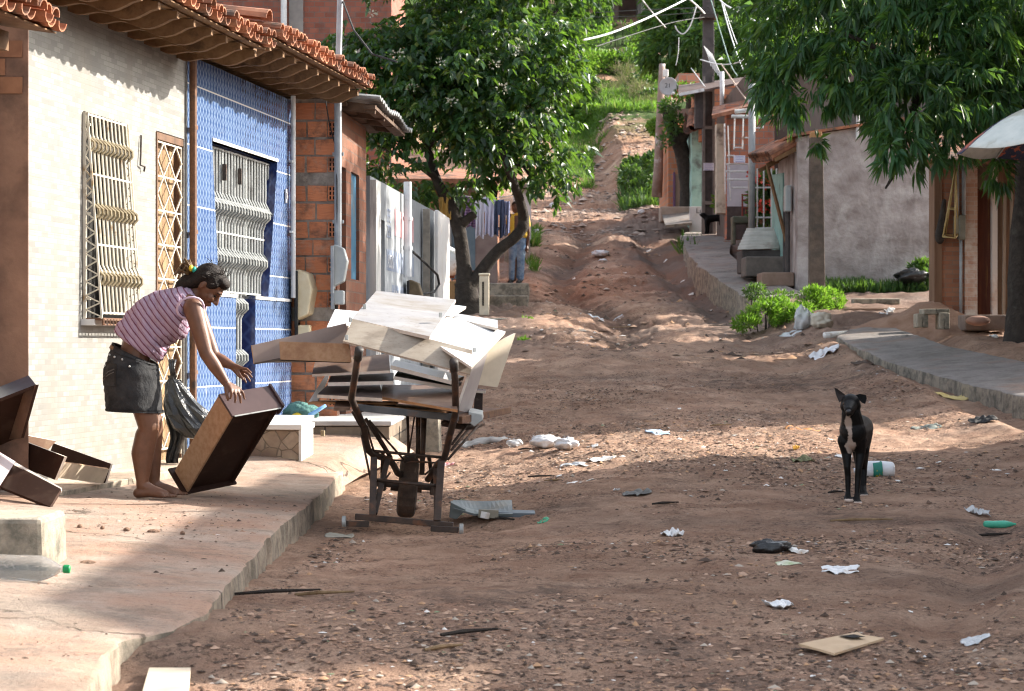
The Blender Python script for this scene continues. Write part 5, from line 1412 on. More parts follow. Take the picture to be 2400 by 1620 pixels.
# handles run from the grips past the bed and bend down to the axle
legpts([(275, -490, 12.25), (235, -230, 12.4), (195, 20, 12.55), (255, 160, 12.7), (320, 300, 12.85), (345, 460, 12.95), (372, 560, 13.0), (420, 605, 13.05), (520, 640, 13.1), (600, 665, 13.15), (640, 720, 13.25), (680, 800, 13.4), (735, 830, 13.5)], .021, 'handle', 10)
legpts([(1272, -365, 12.25), (1285, -150, 12.4), (1292, 150, 12.55), (1270, 250, 12.7), (1225, 420, 12.85), (1195, 560, 12.95), (1170, 650, 13.0), (1100, 710, 13.1), (1060, 790, 13.3), (1000, 870, 13.5)], .021, 'handle', 10)
m_grip = PM('grip_rubber', (.03, .027, .025), (.06, .05, .045), sc=15, r=.6)
for pts in (((278, -500, 12.24), (262, -400, 12.30)), ((1271, -372, 12.24), (1276, -280, 12.32))):
    mb = MB(); mb.tube([k3(*p) for p in pts], .026, 10); mb.build('grip', m_grip, cart, smooth=True)
def flat(p0, p1, w, h, name, mat=None):
    mb = MB(); mb.bar(k3(*p0), k3(*p1), w, h, up=(0, 1, 0)); return mb.build(name, mat or m_cartiron, cart, bevel=.003)
flat((432, 640, 12.95), (418, 1250, 12.82), .040, .035, 'leg'); flat((575, 660, 13.05), (440, 1230, 12.84), .032, .030, 'leg')
flat((1140, 680, 12.95), (1095, 1310, 12.78), .044, .035, 'leg'); flat((1075, 760, 13.05), (1085, 1290, 12.82), .025, .03, 'leg')
flat((235, 1258, 12.83), (1265, 1352, 12.78), .036, .036, 'foot_bar')
flat((140, 1332, 12.82), (380, 1340, 12.82), .034, .034, 'foot_bar'); flat((1030, 1385, 12.75), (1320, 1400, 12.74), .034, .034, 'foot_bar')
for c, D in (((118, 1310), 12.8), ((1350, 1392), 12.73)):
    p = k3(*c, D); mb = MB(); mb.tube([p - V(.012, 0, 0), p - V(.010, 0, 0), p + V(.010, 0, 0), p + V(.012, 0, 0)], [.030, .034, .034, .030], 18); mb.build('roller', m_greyiron, cart)
for a, b_, r in (((400, 870, 12.95), (1120, 940, 12.9), .011), ((430, 570, 13.0), (1170, 640, 13.0), .009), ((620, 665, 13.2), (1080, 695, 13.2), .006)):
    mb = MB(); mb.tube([k3(*a), k3(*b_)], r, 8); mb.build('cross_rod', m_cartiron, cart, smooth=True)
for a, b_, r in (((345, 235, 13.0), (590, 620, 13.2), .011), ((385, 250, 13.1), (620, 640, 13.25), .008), ((400, 270, 13.1), (770, 690, 13.35), .007), ((205, 160, 12.7), (300, 330, 12.85), .007), ((300, 400, 12.9), (400, 880, 12.9), .007),
                 ((1410, 300, 13.2), (1250, 500, 13.0), .008), ((1450, 310, 13.3), (1245, 560, 13.0), .008), ((1530, 300, 13.3), (1210, 660, 13.0), .008), ((1110, 700, 13.1), (970, 815, 13.4), .007),
                 ((350, 300, 13.0), (430, 570, 13.0), .007), ((600, 800, 13.2), (450, 1010, 12.9), .006)):
    mb = MB(); mb.tube([k3(*a), k3(*b_)], r, 7); mb.build('brace_rod', m_cartiron, cart, smooth=True)
for x0, x1, y1, r, D in ((785, 795, 600, .009, 13.4), (860, 800, 590, .005, 13.4), (885, 885, 640, .008, 13.4), (960, 935, 820, .017, 13.3), (910, 905, 650, .008, 13.45), (935, 930, 640, .006, 13.5)):
    mb = MB(); mb.tube([k3(x0, 190, D), k3(x1, y1, D)], r, 8); mb.build('bed_support', m_cartiron, cart, smooth=True)
# bed
def ipt(px, py, D): return at(px, py, D)
mb = MB()
q0 = [ipt(838, 955, 12.75), ipt(1070, 978, 12.75), ipt(1118, 984, 14.2), ipt(880, 962, 14.2)]
q0 = [ipt(838, 962, 12.75), ipt(1072, 984, 12.75), V(-.05, 14.25, -.44), V(-.86, 14.25, -.38)]
mb.slab(q0, -.018); mb.build('bed', m_rustiron, cart)
mb = MB(); mb.bar(ipt(828, 954, 12.72), ipt(1075, 980, 12.72), .03, .042); mb.build('bed_rim', PM('blued_iron', (.07, .075, .08), (.11, .11, .11), sc=12, r=.5, c3=(.16, .07, .035), sc3=6), cart, bevel=.004)
mb = MB(); mb.bar(ipt(1078, 985, 12.75), V(-.02, 14.25, -.43), .03, .045); mb.bar(ipt(834, 962, 12.75), V(-.87, 14.25, -.37), .03, .045); mb.build('bed_side_rail', m_rustiron, cart, bevel=.004)
mb = MB(); mb.prism([ipt(1098, 965, 13.0), ipt(1130, 972, 13.0), ipt(1132, 985, 13.0), ipt(1112, 1000, 13.0), ipt(1098, 990, 13.0)], (0, .5, .01)); mb.build('bent_plate', m_greyiron, cart, bevel=.004)
mb = MB(); mb.tube([ipt(1040, 992, 13.0), ipt(1080, 1000, 13.2), ipt(1110, 1000, 13.3), ipt(1130, 992, 13.4)], .02, 8); mb.build('bed_hoop', m_cartiron, cart, smooth=True)
# wheel
wc = V(-.665, 13.62, -.90); ax = V(1, .06, -.08).normalized()
wh = MB(); n = 40; R0 = .198
prof = [(-.058, .135), (-.060, .165), (-.050, .188), (-.034, .197), (0, .199), (.034, .197), (.050, .188), (.060, .165), (.058, .135)]
a1 = ax.orthogonal().normalized(); a2 = ax.cross(a1)
vs = []; fs = []
for i in range(n):
    th = 2 * PI * i / n; dirv = a1 * math.cos(th) + a2 * math.sin(th)
    for o, r in prof:
        k = .004 if (i % 2 == 0 and abs(o) < .055 and r > .18) else 0
        vs.append(wc + ax * o + dirv * (r - k))
m = len(prof)
for i in range(n):
    for j in range(m - 1): fs.append((i * m + j, i * m + j + 1, ((i + 1) % n) * m + j + 1, ((i + 1) % n) * m + j))
wh.add(vs, fs)
wheel = thing('wheel', None, None, V(0, 0, 0)); wheel.parent = cart; wheel.location = V(0, 0, 0)
wheel.location = wc - cart.location
wh.build('tyre', PM('dusty_tyre', (.055, .042, .035), (.12, .085, .065), sc=8, r=.95, bump=.6, bsc=70), wheel, smooth=False)
mb = MB(); mb.tube([wc - ax * .05, wc - ax * .048, wc + ax * .048, wc + ax * .05], [.12, .137, .137, .12], 32); mb.build('rim', m_rustiron, wheel)
mb = MB(); mb.tube([wc - ax * .20, wc + ax * .20], .016, 10); mb.tube([wc - ax * .11, wc - ax * .06], .035, 12); mb.tube([wc + ax * .06, wc + ax * .09], .035, 12); mb.build('axle', m_cartiron, wheel)
for s in (-1, 1):
    mb = MB(); p = wc + ax * (.165 * s); mb.box(p, (.05, .07, .08)); mb.bar(p, p + V(-.02 * s, -.25, .22), .025, .025); mb.build('axle_bracket', m_cartiron, cart, bevel=.008)

# ---------- boards on the cart ----------
def c2(x, y): return (680 + x / 4.077, 660 + y / 4.077)
def c6(x, y): return (580 + x / 2.49, 650 + y / 2.49)
def board(name, label, pts, Ds, face, edge=None, t=.017, back=None, cat='board', parent=None):
    q_ = [at(*p, D) for p, D in zip(pts, Ds)]            # TL, TR, BR, BL as seen
    pn = (q_[1] - q_[0]).cross(q_[3] - q_[0]); k_ = pn.dot(q_[2])
    if abs(k_) > 1e-6:                                     # bring the last corner into the plane of the others
        f_ = pn.dot(q_[0]) / k_
        if .93 < f_ < 1.07: q_[2] = q_[2] * f_
    n = (q_[2] - q_[0]).cross(q_[1] - q_[3]).normalized()
    if n.dot(sum(q_, Vector()) / 4) > 0: n = -n            # towards the viewer
    bk = [p - n * t for p in q_]
    mb = MB(); mb.add(q_ + bk, [(0, 3, 2, 1)]); mb.cur = 1
    f0 = len(mb.v)
    mb.add(q_ + bk, [(0, 1, 5, 4), (1, 2, 6, 5), (2, 3, 7, 6), (3, 0, 4, 7)]); mb.cur = 2
    mb.add(q_ + bk, [(4, 5, 6, 7)])
    return mb.build(name, [face, edge or m_edge, back or m_dbd], parent, label=label, cat=cat) if parent is None else mb.build(name, [face, edge or m_edge, back or m_dbd], parent)
G = 'boards piled on the hand cart'
def B_(label, pts, Ds, face, edge=None, t=.017, back=None, name='furniture_board'):
    o = board(name, label, pts, Ds, face, edge, t, back); o['group'] = G; return o
B_('scuffed grey board on top of the cart pile', [c2(825, 88), c2(1582, 172), c2(1335, 525), c2(590, 355)], [13.65, 13.65, 13.1, 13.1], m_gbd, t=.022)
pk = B_('long tan plank facing out across the front of the cart pile', [c2(598, 358), c2(1742, 655), c2(1722, 882), c2(505, 567)], [13.02, 13.02, 12.9, 12.9], m_tbd, t=.018)
B_('bright white board sloping right on the cart pile', [c2(1500, 335), c2(2058, 478), c2(1735, 815), c2(1330, 548)], [13.75, 13.75, 13.12, 13.1], m_wbd, t=.016, back=m_wbd)
B_('beige board hanging off the right end of the cart pile', [c2(1905, 620), c2(2155, 495), c2(1982, 1012), c2(1795, 985)], [13.6, 13.75, 13.7, 13.55], m_pale)
B_('pale panel standing on edge inside the right end of the cart', [c2(1735, 840), c2(1900, 640), c2(1722, 1255), c2(1605, 1232)], [13.0, 13.4, 13.3, 12.95], PM('lilac_white_panel', (.27, .245, .245), (.36, .33, .32), sc=4, r=.5), t=.016)
B_('white drawer front between the two cart handles', [c2(1005, 745), c2(1662, 905), c2(1545, 948), c2(965, 800)], [13.25, 13.25, 12.98, 12.98], m_wbd, t=.024)
B_('dark board with a pale front edge below the white drawer front', [c2(1045, 830), c2(1640, 960), c2(1548, 1000), c2(995, 905)], [13.25, 13.25, 12.98, 12.98], m_dbd, t=.022)
B_('wide brown board lying across the right half of the cart', [c2(885, 985), c2(1570, 990), c2(1600, 1225), c2(858, 1098)], [13.45, 13.45, 12.9, 12.9], m_bbd, m_ply, t=.016)
B_('thin orange plywood sheet under the wide brown board', [c2(830, 1150), c2(1560, 1215), c2(1480, 1243), c2(805, 1182)], [13.3, 13.3, 12.88, 12.88], m_ply, m_ply, t=.012)
B_('upper dark board with pale edge behind the left handle', [c2(395, 885), c2(990, 872), c2(985, 950), c2(360, 965)], [13.5, 13.5, 12.95, 12.95], m_dbd, t=.022)
B_('lower dark board with pale edge behind the left handle', [c2(355, 990), c2(862, 985), c2(880, 1115), c2(258, 1080)], [13.5, 13.5, 12.9, 12.9], m_dbd, t=.020)
B_('narrow white strip leaning at the left end of the cart', [c2(338, 895), c2(372, 900), c2(262, 1150), c2(172, 1155)], [13.55, 13.55, 13.15, 13.15], m_wbd)
B_('bottom orange plywood sheet under the left cart boards', [c2(300, 1130), c2(1050, 1135), c2(1010, 1158), c2(170, 1152)], [13.6, 13.6, 12.93, 12.93], m_ply, m_ply, t=.012)
B_('short grey offcut poking out by the left handle base', [c2(440, 1140), c2(585, 1145), c2(570, 1200), c2(415, 1205)], [12.95, 12.95, 12.78, 12.78], m_bbd, m_bbd, t=.02)
B_('grey brown board sloping down under the tan drawer', [c2(238, 765), c2(940, 690), c2(955, 850), c2(208, 885)], [13.6, 13.6, 13.1, 13.1], m_bbd, t=.016)
B_('pale board at the back left of the cart pile', [c2(430, 265), c2(660, 285), c2(560, 420), c2(350, 437)], [13.95, 13.95, 13.6, 13.6], m_wbd)
B_('small pale blue board tip behind the top grey board', [c2(1560, 222), c2(1682, 238), c2(1530, 332), c2(1440, 320)], [14.0, 14.0, 13.75, 13.75], PM('pale_blue_board', (.50, .58, .63), (.58, .65, .69), sc=5, r=.4))
B_('grey board edge at the back right of the cart pile', [c2(1590, 305), c2(1982, 368), c2(1985, 445), c2(1560, 350)], [14.1, 14.1, 13.8, 13.8], PM('slate_board', (.26, .27, .29), (.36, .36, .38), sc=4, r=.45))
# tan drawer hanging out to the left
dl = thing('drawer', 'tan drawer shell sticking out of the left side of the cart pile', 'drawer', at(*c6(300, 430), 13.1), G)
board('back_panel', None, [c6(25, 398), c6(575, 268), c6(598, 388), c6(40, 505)], [13.25, 13.5, 13.5, 13.25], PM('mauve_board', (.27, .20, .17), (.34, .26, .22), sc=5, r=.6), m_raw, parent=dl)
board('front_panel', None, [c6(185, 375), c6(592, 388), c6(606, 497), c6(192, 480)], [13.0, 12.98, 12.98, 13.0], m_raw, m_raw, parent=dl)
mb = MB(); mb.slab([at(*c6(40, 500), 13.24), at(*c6(192, 478), 13.02), at(*c6(600, 492), 13.0), at(*c6(598, 392), 13.48)], .01); mb.build('bottom_panel', m_dbd, dl)
# dark upright board at the back right of the bed
B_('dark board standing upright at the right rear of the cart', [c2(1765, 1040), c2(1842, 1030), c2(1838, 1235), c2(1755, 1230)], [13.6, 13.6, 13.6, 13.6], m_dbd, m_dbd)
B_('thin pale slat poking out at the right rear of the cart', [c2(1770, 1022), c2(1872, 1030), c2(1868, 1052), c2(1770, 1044)], [13.62, 13.62, 13.55, 13.55], m_bbd, t=.012)
# hinges
for x, y, D in ((575, 365, 12.98), (540, 535, 12.88), (1760, 655, 12.99), (712, 240, 13.3), (1437, 320, 13.2)):
    mb = MB(); mb.box(at(*c2(x, y), D), (.02, .01, .03)); mb.tube([at(*c2(x, y - 18), D - .008), at(*c2(x, y + 18), D - .008)], .004, 6); mb.build('hinge', m_greyiron, pk)
# ================= things on the left pavement =================
def c4(x, y): return (x / 4.36, 860 + y / 4.36)
a_ = thing('drawer', 'large dark drawer standing on end at the left edge of the photo', 'drawer', at(*c4(60, 790), 12.0))
board('end_panel', None, [c4(-60, 225), c4(292, 88), c4(366, 180), c4(-60, 345)], [12.0, 12.05, 11.8, 11.75], PM('blue_black_laminate', (.025, .032, .055), (.04, .048, .075), sc=4, r=.35, spec=.5), m_lam, parent=a_)
board('bottom_panel', None, [c4(-60, 345), c4(345, 196), c4(200, 722), c4(-60, 830)], [11.98, 12.0, 12.3, 12.3], m_lam, m_lam, parent=a_, t=.01)
board('side_panel', None, [c4(240, 270), c4(366, 182), c4(215, 726), c4(90, 745)], [12.0, 11.78, 12.1, 12.28], m_bbd, m_lam, parent=a_)
a_ = thing('drawer', 'dark drawer lying open with a sunlit pale end panel beside the cream wall', 'drawer', at(*c4(600, 1150), 12.3))
board('side_panel', None, [c4(120, 712), c4(660, 916), c4(560, 1155), c4(60, 965)], [12.5, 12.05, 12.07, 12.5], m_lam, parent=a_)
board('end_panel', None, [c4(652, 978), c4(1114, 1046), c4(1055, 1194), c4(578, 1132)], [12.07, 12.75, 12.75, 12.09], m_pale, m_raw, parent=a_, t=.016)
board('side_panel', None, [c4(545, 778), c4(1134, 990), c4(1075, 1190), c4(480, 960)], [13.0, 12.78, 12.8, 13.0], m_lam, m_edge, parent=a_)
board('end_panel', None, [c4(218, 690), c4(575, 758), c4(490, 850), c4(150, 760)], [12.55, 13.0, 12.95, 12.5], m_bbd, m_edge, parent=a_)
a_ = thing('drawer', 'dark drawer tipped on its side at the front left behind the concrete block', 'drawer', at(*c4(300, 1420), 11.6))
board('bottom_panel', None, [c4(145, 995), c4(622, 1246), c4(512, 1428), c4(0, 1222)], [11.95, 11.55, 11.52, 11.7], m_lam, m_lam, parent=a_)
board('side_panel', None, [c4(-120, 800), c4(158, 968), c4(0, 1215), c4(-120, 1160)], [11.9, 11.94, 11.66, 11.6], PM('mauve_white_laminate', (.40, .33, .33), (.48, .41, .41), sc=4, r=.45), m_edge, parent=a_)
board('rail', None, [c4(160, 975), c4(630, 1238), c4(622, 1252), c4(140, 1000)], [11.98, 11.58, 11.54, 11.94], m_edge, m_edge, parent=a_, t=.02)

def bag(name, label, cat, px, py, wpx, hpx, mat, D=None, deep=.8, seed=0, amp=.28, base=None, group=None):
    """knotted plastic bag lying on the ground: px,py is the middle of its foot"""
    p = on(px, py) if D is None else at(px, py, D)
    s = p.y / FPX; a = wpx / 2 * s; h = hpx * s; b = a * deep
    nu, nv = 40, 20; vs = []; fs = []
    for i in range(nv + 1):
        ph = -PI / 2 + PI * i / nv
        for j in range(nu):
            th = 2 * PI * j / nu
            x, y, z = math.cos(ph) * math.cos(th), math.cos(ph) * math.sin(th), math.sin(ph)
            k = 1 + amp * 2 * float(vnoise(x * 1.4 + seed, y * 1.4 + z * 1.7, 1.6, seed)) + amp * abs(float(vnoise(x * 3 + seed, y * 3 + z * 4, 2.2, seed + 3))) * 1.6
            vs.append(p + V(a * x * k, b * y * k, max(-.004, h * (z * .5 * k + .48))))
    for i in range(nv):
        for j in range(nu): fs.append((i * nu + j, i * nu + (j + 1) % nu, (i + 1) * nu + (j + 1) % nu, (i + 1) * nu + j))
    mb = MB(); mb.add(vs, fs)
    return mb.build(name, mat, smooth=True, label=label, cat=cat, group=group)
def scrap(name, label, cat, px, py, wpx, hpx, mat, seed=0, rough=1., flat=.35, deep=None, ang=0., group=None, D=None, thick=.002):
    """crumpled sheet on the ground, irregular outline"""
    p = on(px, py) if D is None else at(px, py, D)
    s = p.y / FPX; a = wpx / 2 * s; lift = hpx * s * flat
    view = max(.05, -p.z / p.y) if p.z < 0 else .05
    b = deep if deep is not None else min(a * 1.1, max(a * .25, hpx * s * (1 - flat) / 2 / view))
    nr, na = 9, 36; vs = []; fs = []
    ca, sa = math.cos(ang), math.sin(ang)
    for i in range(nr + 1):
        for j in range(na):
            th = 2 * PI * j / na; r = i / nr
            sq = 1 / max(abs(math.cos(th)), abs(math.sin(th))) * .82
            sq = 1 + (sq - 1) * .7
            r *= sq * (1 + .55 * rough * float(vnoise(math.cos(th) * 1.6 + seed, math.sin(th) * 1.6, 1.3, seed)))
            x, y = a * r * math.cos(th), b * r * math.sin(th)
            x, y = x * ca - y * sa, x * sa + y * ca
            f = abs(float(vnoise(x / a * 1.3 + seed, y / max(b, .01) * 1.3, 1.9, seed + 1))) * 2 + .5 * abs(float(vnoise(x / a * 3 + seed, y / max(b, .01) * 3, 2.1, seed + 4)))
            if D is None: g = gz1(p.x + x, p.y + y) if p.x + x > -1.3 else swz(p.x + x)
            else: g = p.z
            vs.append(V(p.x + x, p.y + y, g + (.004 if seed % 3 else -.006) + lift * f * .8))
    for i in range(nr):
        for j in range(na): fs.append((i * na + j, i * na + (j + 1) % na, (i + 1) * na + (j + 1) % na, (i + 1) * na + j))
    mb = MB(); mb.add(vs, fs)
    o = mb.build(name, mat, smooth=True, label=label, cat=cat, group=group)
    m = o.modifiers.new('s', 'SOLIDIFY'); m.thickness = thick; m.offset = 1
    return o

# concrete block with a bottle before it
b = MB(); y0, y1 = 8.5, 8.97
b.hexa([V(-2.6, y0, -.93), V(-1.862, y0 - .01, -.93), V(-1.868, y1, -.93), V(-2.6, y1, -.93), V(-2.6, y0, -.685), V(-1.872, y0, -.688), V(-1.875, y1, -.69), V(-2.6, y1, -.69)])
b.build('concrete_block', m_block, bevel=.022, label='mossy concrete block on the pavement at the left edge', cat='block')
t = NT('clear_pet'); m_pet = t.done(t.bsdf((.62, .67, .69), .13, .5, 0, t.bump(t.noise(14, 4), .6, .02), Transmission_Weight=.85, IOR=1.2, Alpha=.68))
def bottle(name, label, p, d, L, r, mat, capmat, squash=0, group=None):
    """plastic bottle lying along d from its bottom p"""
    prof = [(0, .35), (.008, .66), (.03, .87), (.065, 1), (.30, 1), (.33, .95), (.36, 1), (.60, 1), (.66, .96), (.74, .80), (.82, .58), (.88, .38), (.91, .28), (.95, .27)]
    p = Vector(p); d = Vector(d).normalized(); mb = MB()
    pts = [p + d * (L * t_) for t_, r_ in prof]; mb.tube(pts, [r * r_ for t_, r_ in prof], 22)
    if squash:
        A = np.array(mb.v); n_ = np.array([vnoise(v[0] * 9, v[1] * 9 + v[2] * 9, 1.2, 4) for v in A])
        ctr = np.array(p)[None] + np.outer(((A - np.array(p)) @ np.array(d)), np.array(d)); A = ctr + (A - ctr) * (1 + squash * n_[:, None]); mb.v = [tuple(v) for v in A]
    o = mb.build(name, mat, smooth=True, label=label, cat='bottle', group=group)
    if capmat:
        c = MB(); e = p + d * L * .94; c.tube([e, e + d * .004, e + d * .024, e + d * .027], [r * .27, r * .33, r * .33, r * .27], 18); c.build('cap', capmat, o)
    return o
m_greencap = PM('green_cap', (.01, .24, .07), r=.4)
p = at(-18, 1334, 8.15); bottle('plastic_bottle', 'clear plastic bottle with green cap lying before the concrete block', V(p.x, p.y, swz(p.x) + .052), (1, .05, -.03), .285, .050, m_pet, m_greencap)
for px, py, w_ in ((187, 1218, 12), (297, 1214, 16), (360, 1213, 30), (428, 1216, 12), (205, 1295, 40), (240, 1222, 10)):
    x = (px - 1200) / FPX * 11; D = 10.4 if py < 1250 else 8.9; s = D / FPX; b = MB()
    X0 = (px - 1200) * s; b.ell((X0, D, swz(X0) + .008), (w_ * s / 2, w_ * s * .6, .012 if py < 1250 else .008)); o = b.build('clod', m_dirt, smooth=False, label='small clod of earth on the left pavement', cat='clod', group='clods on the left pavement')
# bags near the doors
mb = MB(); p = at(403, 880, 15.05)
n = 26; rings = []
prof = [(0, .03, 0), (.05, .022, 0), (.12, .05, .01), (.25, .075, .03), (.4, .10, .06), (.6, .14, .12), (.8, .16, .2), (.95, .13, .25), (1, .05, .26)]
vs = []; fs = []
for i, (t_, r, dx) in enumerate(prof):
    for j in range(n):
        th = 2 * PI * j / n; k = 1 + .5 * float(vnoise(math.cos(th) * 2 + t_ * 1.5, math.sin(th) * 2, 1.8, 7)) + .35 * abs(math.sin(th * 4 + t_ * 3))
        vs.append(p + V(dx + r * k * math.cos(th) * .9, r * k * math.sin(th) * .8 + .02, -.46 * t_))
for i in range(len(prof) - 1):
    for j in range(n): fs.append((i * n + j, i * n + (j + 1) % n, (i + 1) * n + (j + 1) % n, (i + 1) * n + j))
fs += [tuple(range(n)), tuple((len(prof) - 1) * n + j for j in range(n))[::-1]]
mb.add(vs, fs); hb_ = mb.build('rubbish_bag', m_blackbag, label='black plastic rubbish bag hanging from the wooden door', cat='bag')
mb = MB()
for k in range(3): mb.tube([p + V(.01 * k, -.01, 0), p + V(-.01 + .012 * k, -.02, .06), p + V(-.02 + .02 * k, .02, .11)], .010, 6)
mb.build('knot', m_blackbag, hb_, smooth=True)
mb = MB(); vs = []
for i in range(13):
    for j in range(9):
        vs.append(p + V(-.035 + .09 * j / 8 + .02 * math.sin(i), .05 + .03 * math.sin(j * 1.9 + i * .6), -.03 - .62 * i / 12))
fs = [(i * 9 + j, i * 9 + j + 1, (i + 1) * 9 + j + 1, (i + 1) * 9 + j) for i in range(12) for j in range(8)]
mb.add(vs, fs); mb.build('loose_film', m_blackbag, hb_, smooth=True).modifiers.new('s', 'SOLIDIFY').thickness = .003
p = V(-1.80, 18.55, -.60)
bag('cloth_bundle', 'teal cloth bundle between the blue wall and the cart', 'bundle', 0, 0, 0, 0, m_black) if False else None
def blob(name, label, cat, c, r, mat, seed, amp=.3):
    mb = MB(); vs = []; nu, nv = 32, 18
    mb.ell((0, 0, 0), (1, 1, 1), None, nu, nv)
    for v in mb.v:
        k = 1 + amp * float(vnoise(v[0] * 1.5 + seed, v[1] * 1.5 + v[2] * 1.3, 1.5, seed)) * 2 + amp * .6 * abs(float(vnoise(v[0] * 3 + v[2], v[1] * 3 + seed, 2.3, seed + 2)))
        vs.append((c[0] + v[0] * r[0] * k, c[1] + v[1] * r[1] * k, c[2] + v[2] * r[2] * k))
    mb.v = vs
    return mb.build(name, mat, smooth=True, label=label, cat=cat)
blob('cloth_bundle', 'teal cloth bundle on the step between the blue wall and the cart', 'bundle', at(705, 965, 18.4), (.13, .12, .085), PM('teal_cloth', (.05, .13, .12), (.09, .19, .17), sc=10, r=.9, bump=.8, bsc=16, bd=.03), 3)
blob('yellow_ball', 'small yellow plastic ball under the teal cloth bundle', 'ball', at(696, 981, 18.3), (.05, .05, .05), PM('yellow_plastic', (.55, .38, .02), r=.5), 1, .03)
mb = MB(); mb.tube([at(724, 975, 18.2), at(764, 950, 18.2)], [.02, .013], 8); mb.build('blue_tube', PM('light_blue_plastic', (.20, .40, .66), r=.5), smooth=True, label='short light blue plastic tube leaning by the teal cloth', cat='tube')
mb = MB(); mb.rcone(at(750, 965, 18.2), .03, at(730, 978, 18.15), .03); mb.build('dark_shoe', m_lam, smooth=True, label='dark shoe beside the blue plastic tube', cat='shoe') if False else None

# ================= litter on the road =================
m_clearbag = PM('clear_film', (.50, .52, .53), (.66, .68, .69), sc=12, r=.22, spec=.6, bump=.6, bsc=25)
m_clearbag.node_tree.nodes['Principled BSDF'].inputs['Alpha'].default_value = .72
bag('rubbish_bag', 'large white knotted plastic bag by the gutter right of the cart', 'bag', 1279, 1052, 66, 30, m_whitebag, seed=3, amp=.2)
bag('rubbish_bag', 'smaller white plastic bag touching the large knotted one on its right', 'bag', 1327, 1054, 46, 26, m_whitebag, seed=9, amp=.28)
bag('rubbish_bag', 'small clear plastic bag left of the large white one', 'bag', 1205, 1048, 34, 18, m_clearbag, seed=14)
bag('rubbish_bag', 'black plastic bag lying in the middle foreground of the road', 'bag', 1806, 1296, 84, 28, m_blackbag, seed=5, amp=.25, deep=.55)
bag('rubbish_bag', 'black plastic bag against the grass at the grey plaster wall', 'bag', 2140, 664, 70, 32, m_blackbag, D=38.8, seed=11)
bag('rubbish_bag', 'translucent grey bag slumped in front of the green weeds', 'bag', 1884, 772, 44, 48, m_clearbag, seed=17, amp=.35)
bag('rubbish_bag', 'dirty cream bag right of the translucent one by the weeds', 'bag', 1926, 768, 46, 32, PM('dirty_cream_film', (.46, .42, .34), (.58, .54, .46), sc=9, r=.6), seed=19, amp=.35)
bag('rubbish_bag', 'white plastic bag in the gully halfway up the track', 'bag', 1406, 602, 38, 14, m_whitebag, seed=23)
bag('rubbish_bag', 'small white bag below the one in the gully', 'bag', 1413, 616, 18, 8, m_whitebag, seed=27)
bag('rubbish_bag', 'white bag far up the track near its left edge', 'bag', 1296, 486, 15, 10, m_whitebag, seed=29)
bag('rubbish_bag', 'white bag at the right edge of the far track', 'bag', 1504, 502, 18, 10, m_whitebag, seed=31)
bag('rubbish_bag', 'pale bag in the weeds beside the far entrance steps', 'bag', 1258, 547, 15, 10, m_clearbag, seed=33)
S = scrap
S('plastic_scrap', 'crumpled white plastic scrap standing up in the foreground road', 'litter', 1578, 1256, 62, 30, m_whitebag, 3, 1.2, .75)
S('paper_scrap', 'white crumpled paper touching the black bag in the foreground', 'litter', 1866, 1294, 56, 22, m_paper, 5, .8)
S('paper_scrap', 'flat printed wrapper just below the black bag in the foreground', 'litter', 1847, 1319, 66, 12, PM('printed_wrapper', (.62, .60, .52), (.35, .42, .22), sc=16, r=.6), 7, .6, .2)
S('plastic_scrap', 'long torn white plastic strip right of the black bag', 'litter', 1968, 1338, 96, 26, m_whitebag, 9, 1.4, .5)
S('plastic_scrap', 'rolled white plastic sheet lying alone in the lower middle road', 'litter', 1824, 1424, 76, 26, m_whitebag, 11, .9, .6)
S('plastic_scrap', 'thin clear film scrap at the lower right of the road', 'litter', 2288, 1510, 66, 24, m_clearbag, 13, .9, .4)
S('plastic_scrap', 'white scrap at the bottom edge of the photo', 'litter', 2000, 1610, 56, 16, m_whitebag, 15, 1.2)
S('plastic_scrap', 'crumpled clear film pile at the right above the green bottle', 'litter', 2292, 1206, 62, 26, m_clearbag, 17, 1.3, .7)
S('plastic_scrap', 'flat white packaging lying behind the dog', 'litter', 1978, 1071, 44, 12, m_paper, 19, .5, .2)
S('paper_trail', 'longest white paper trail in the gutter right of the cart', 'litter', 1362, 1128, 78, 16, m_paper, 21, 1.5, .4)
S('paper_scrap', 'torn white paper above the paper trail in the gutter', 'litter', 1346, 1092, 62, 14, m_clearbag, 23, 1.4, .4)
S('paper_scrap', 'torn white paper nearest the white knotted bags', 'litter', 1414, 1078, 60, 16, m_paper, 25, 1.3, .5)
S('paper_scrap', 'white flat paper left of the dark cloth on the road', 'litter', 1392, 1160, 70, 8, m_paper, 27, 1.1, .2)
S('dark_cloth', 'dark grey cloth scrap lying on the road right of the cart', 'litter', 1492, 1160, 72, 20, PM('grey_cloth', (.10, .10, .10), (.17, .17, .16), sc=14, r=.95), 29, 1.1, .6)
S('white_foam', 'small white foam lump at the left end of the dark cloth', 'litter', 1445, 1152, 18, 12, m_whitebag, 31, .8, .7)
S('green_scrap', 'translucent green plastic scrap right of the broken grey casing', 'litter', 1274, 1222, 34, 14, PM('green_film', (.08, .36, .20), (.12, .48, .28), sc=9, r=.3), 33, .9, .6)
S('cardboard_piece', 'grey cardboard piece at the kerb in front of the cart', 'litter', 795, 1260, 76, 22, PM('grey_card', (.31, .29, .24), (.38, .36, .30), sc=9), 35, .35, .12)
S('plastic_scrap', 'blue and white wrapper on the road between cart and dog', 'litter', 1543, 1010, 62, 10, PM('blue_white_wrapper', (.62, .68, .74), (.20, .36, .58), sc=13, r=.4), 37, .9)
S('yellow_leaf', 'orange brown palm husk lying left of the dog', 'litter', 1880, 1006, 86, 12, PM('orange_husk', (.36, .15, .05), (.46, .22, .08), sc=12), 39, .7, .4)
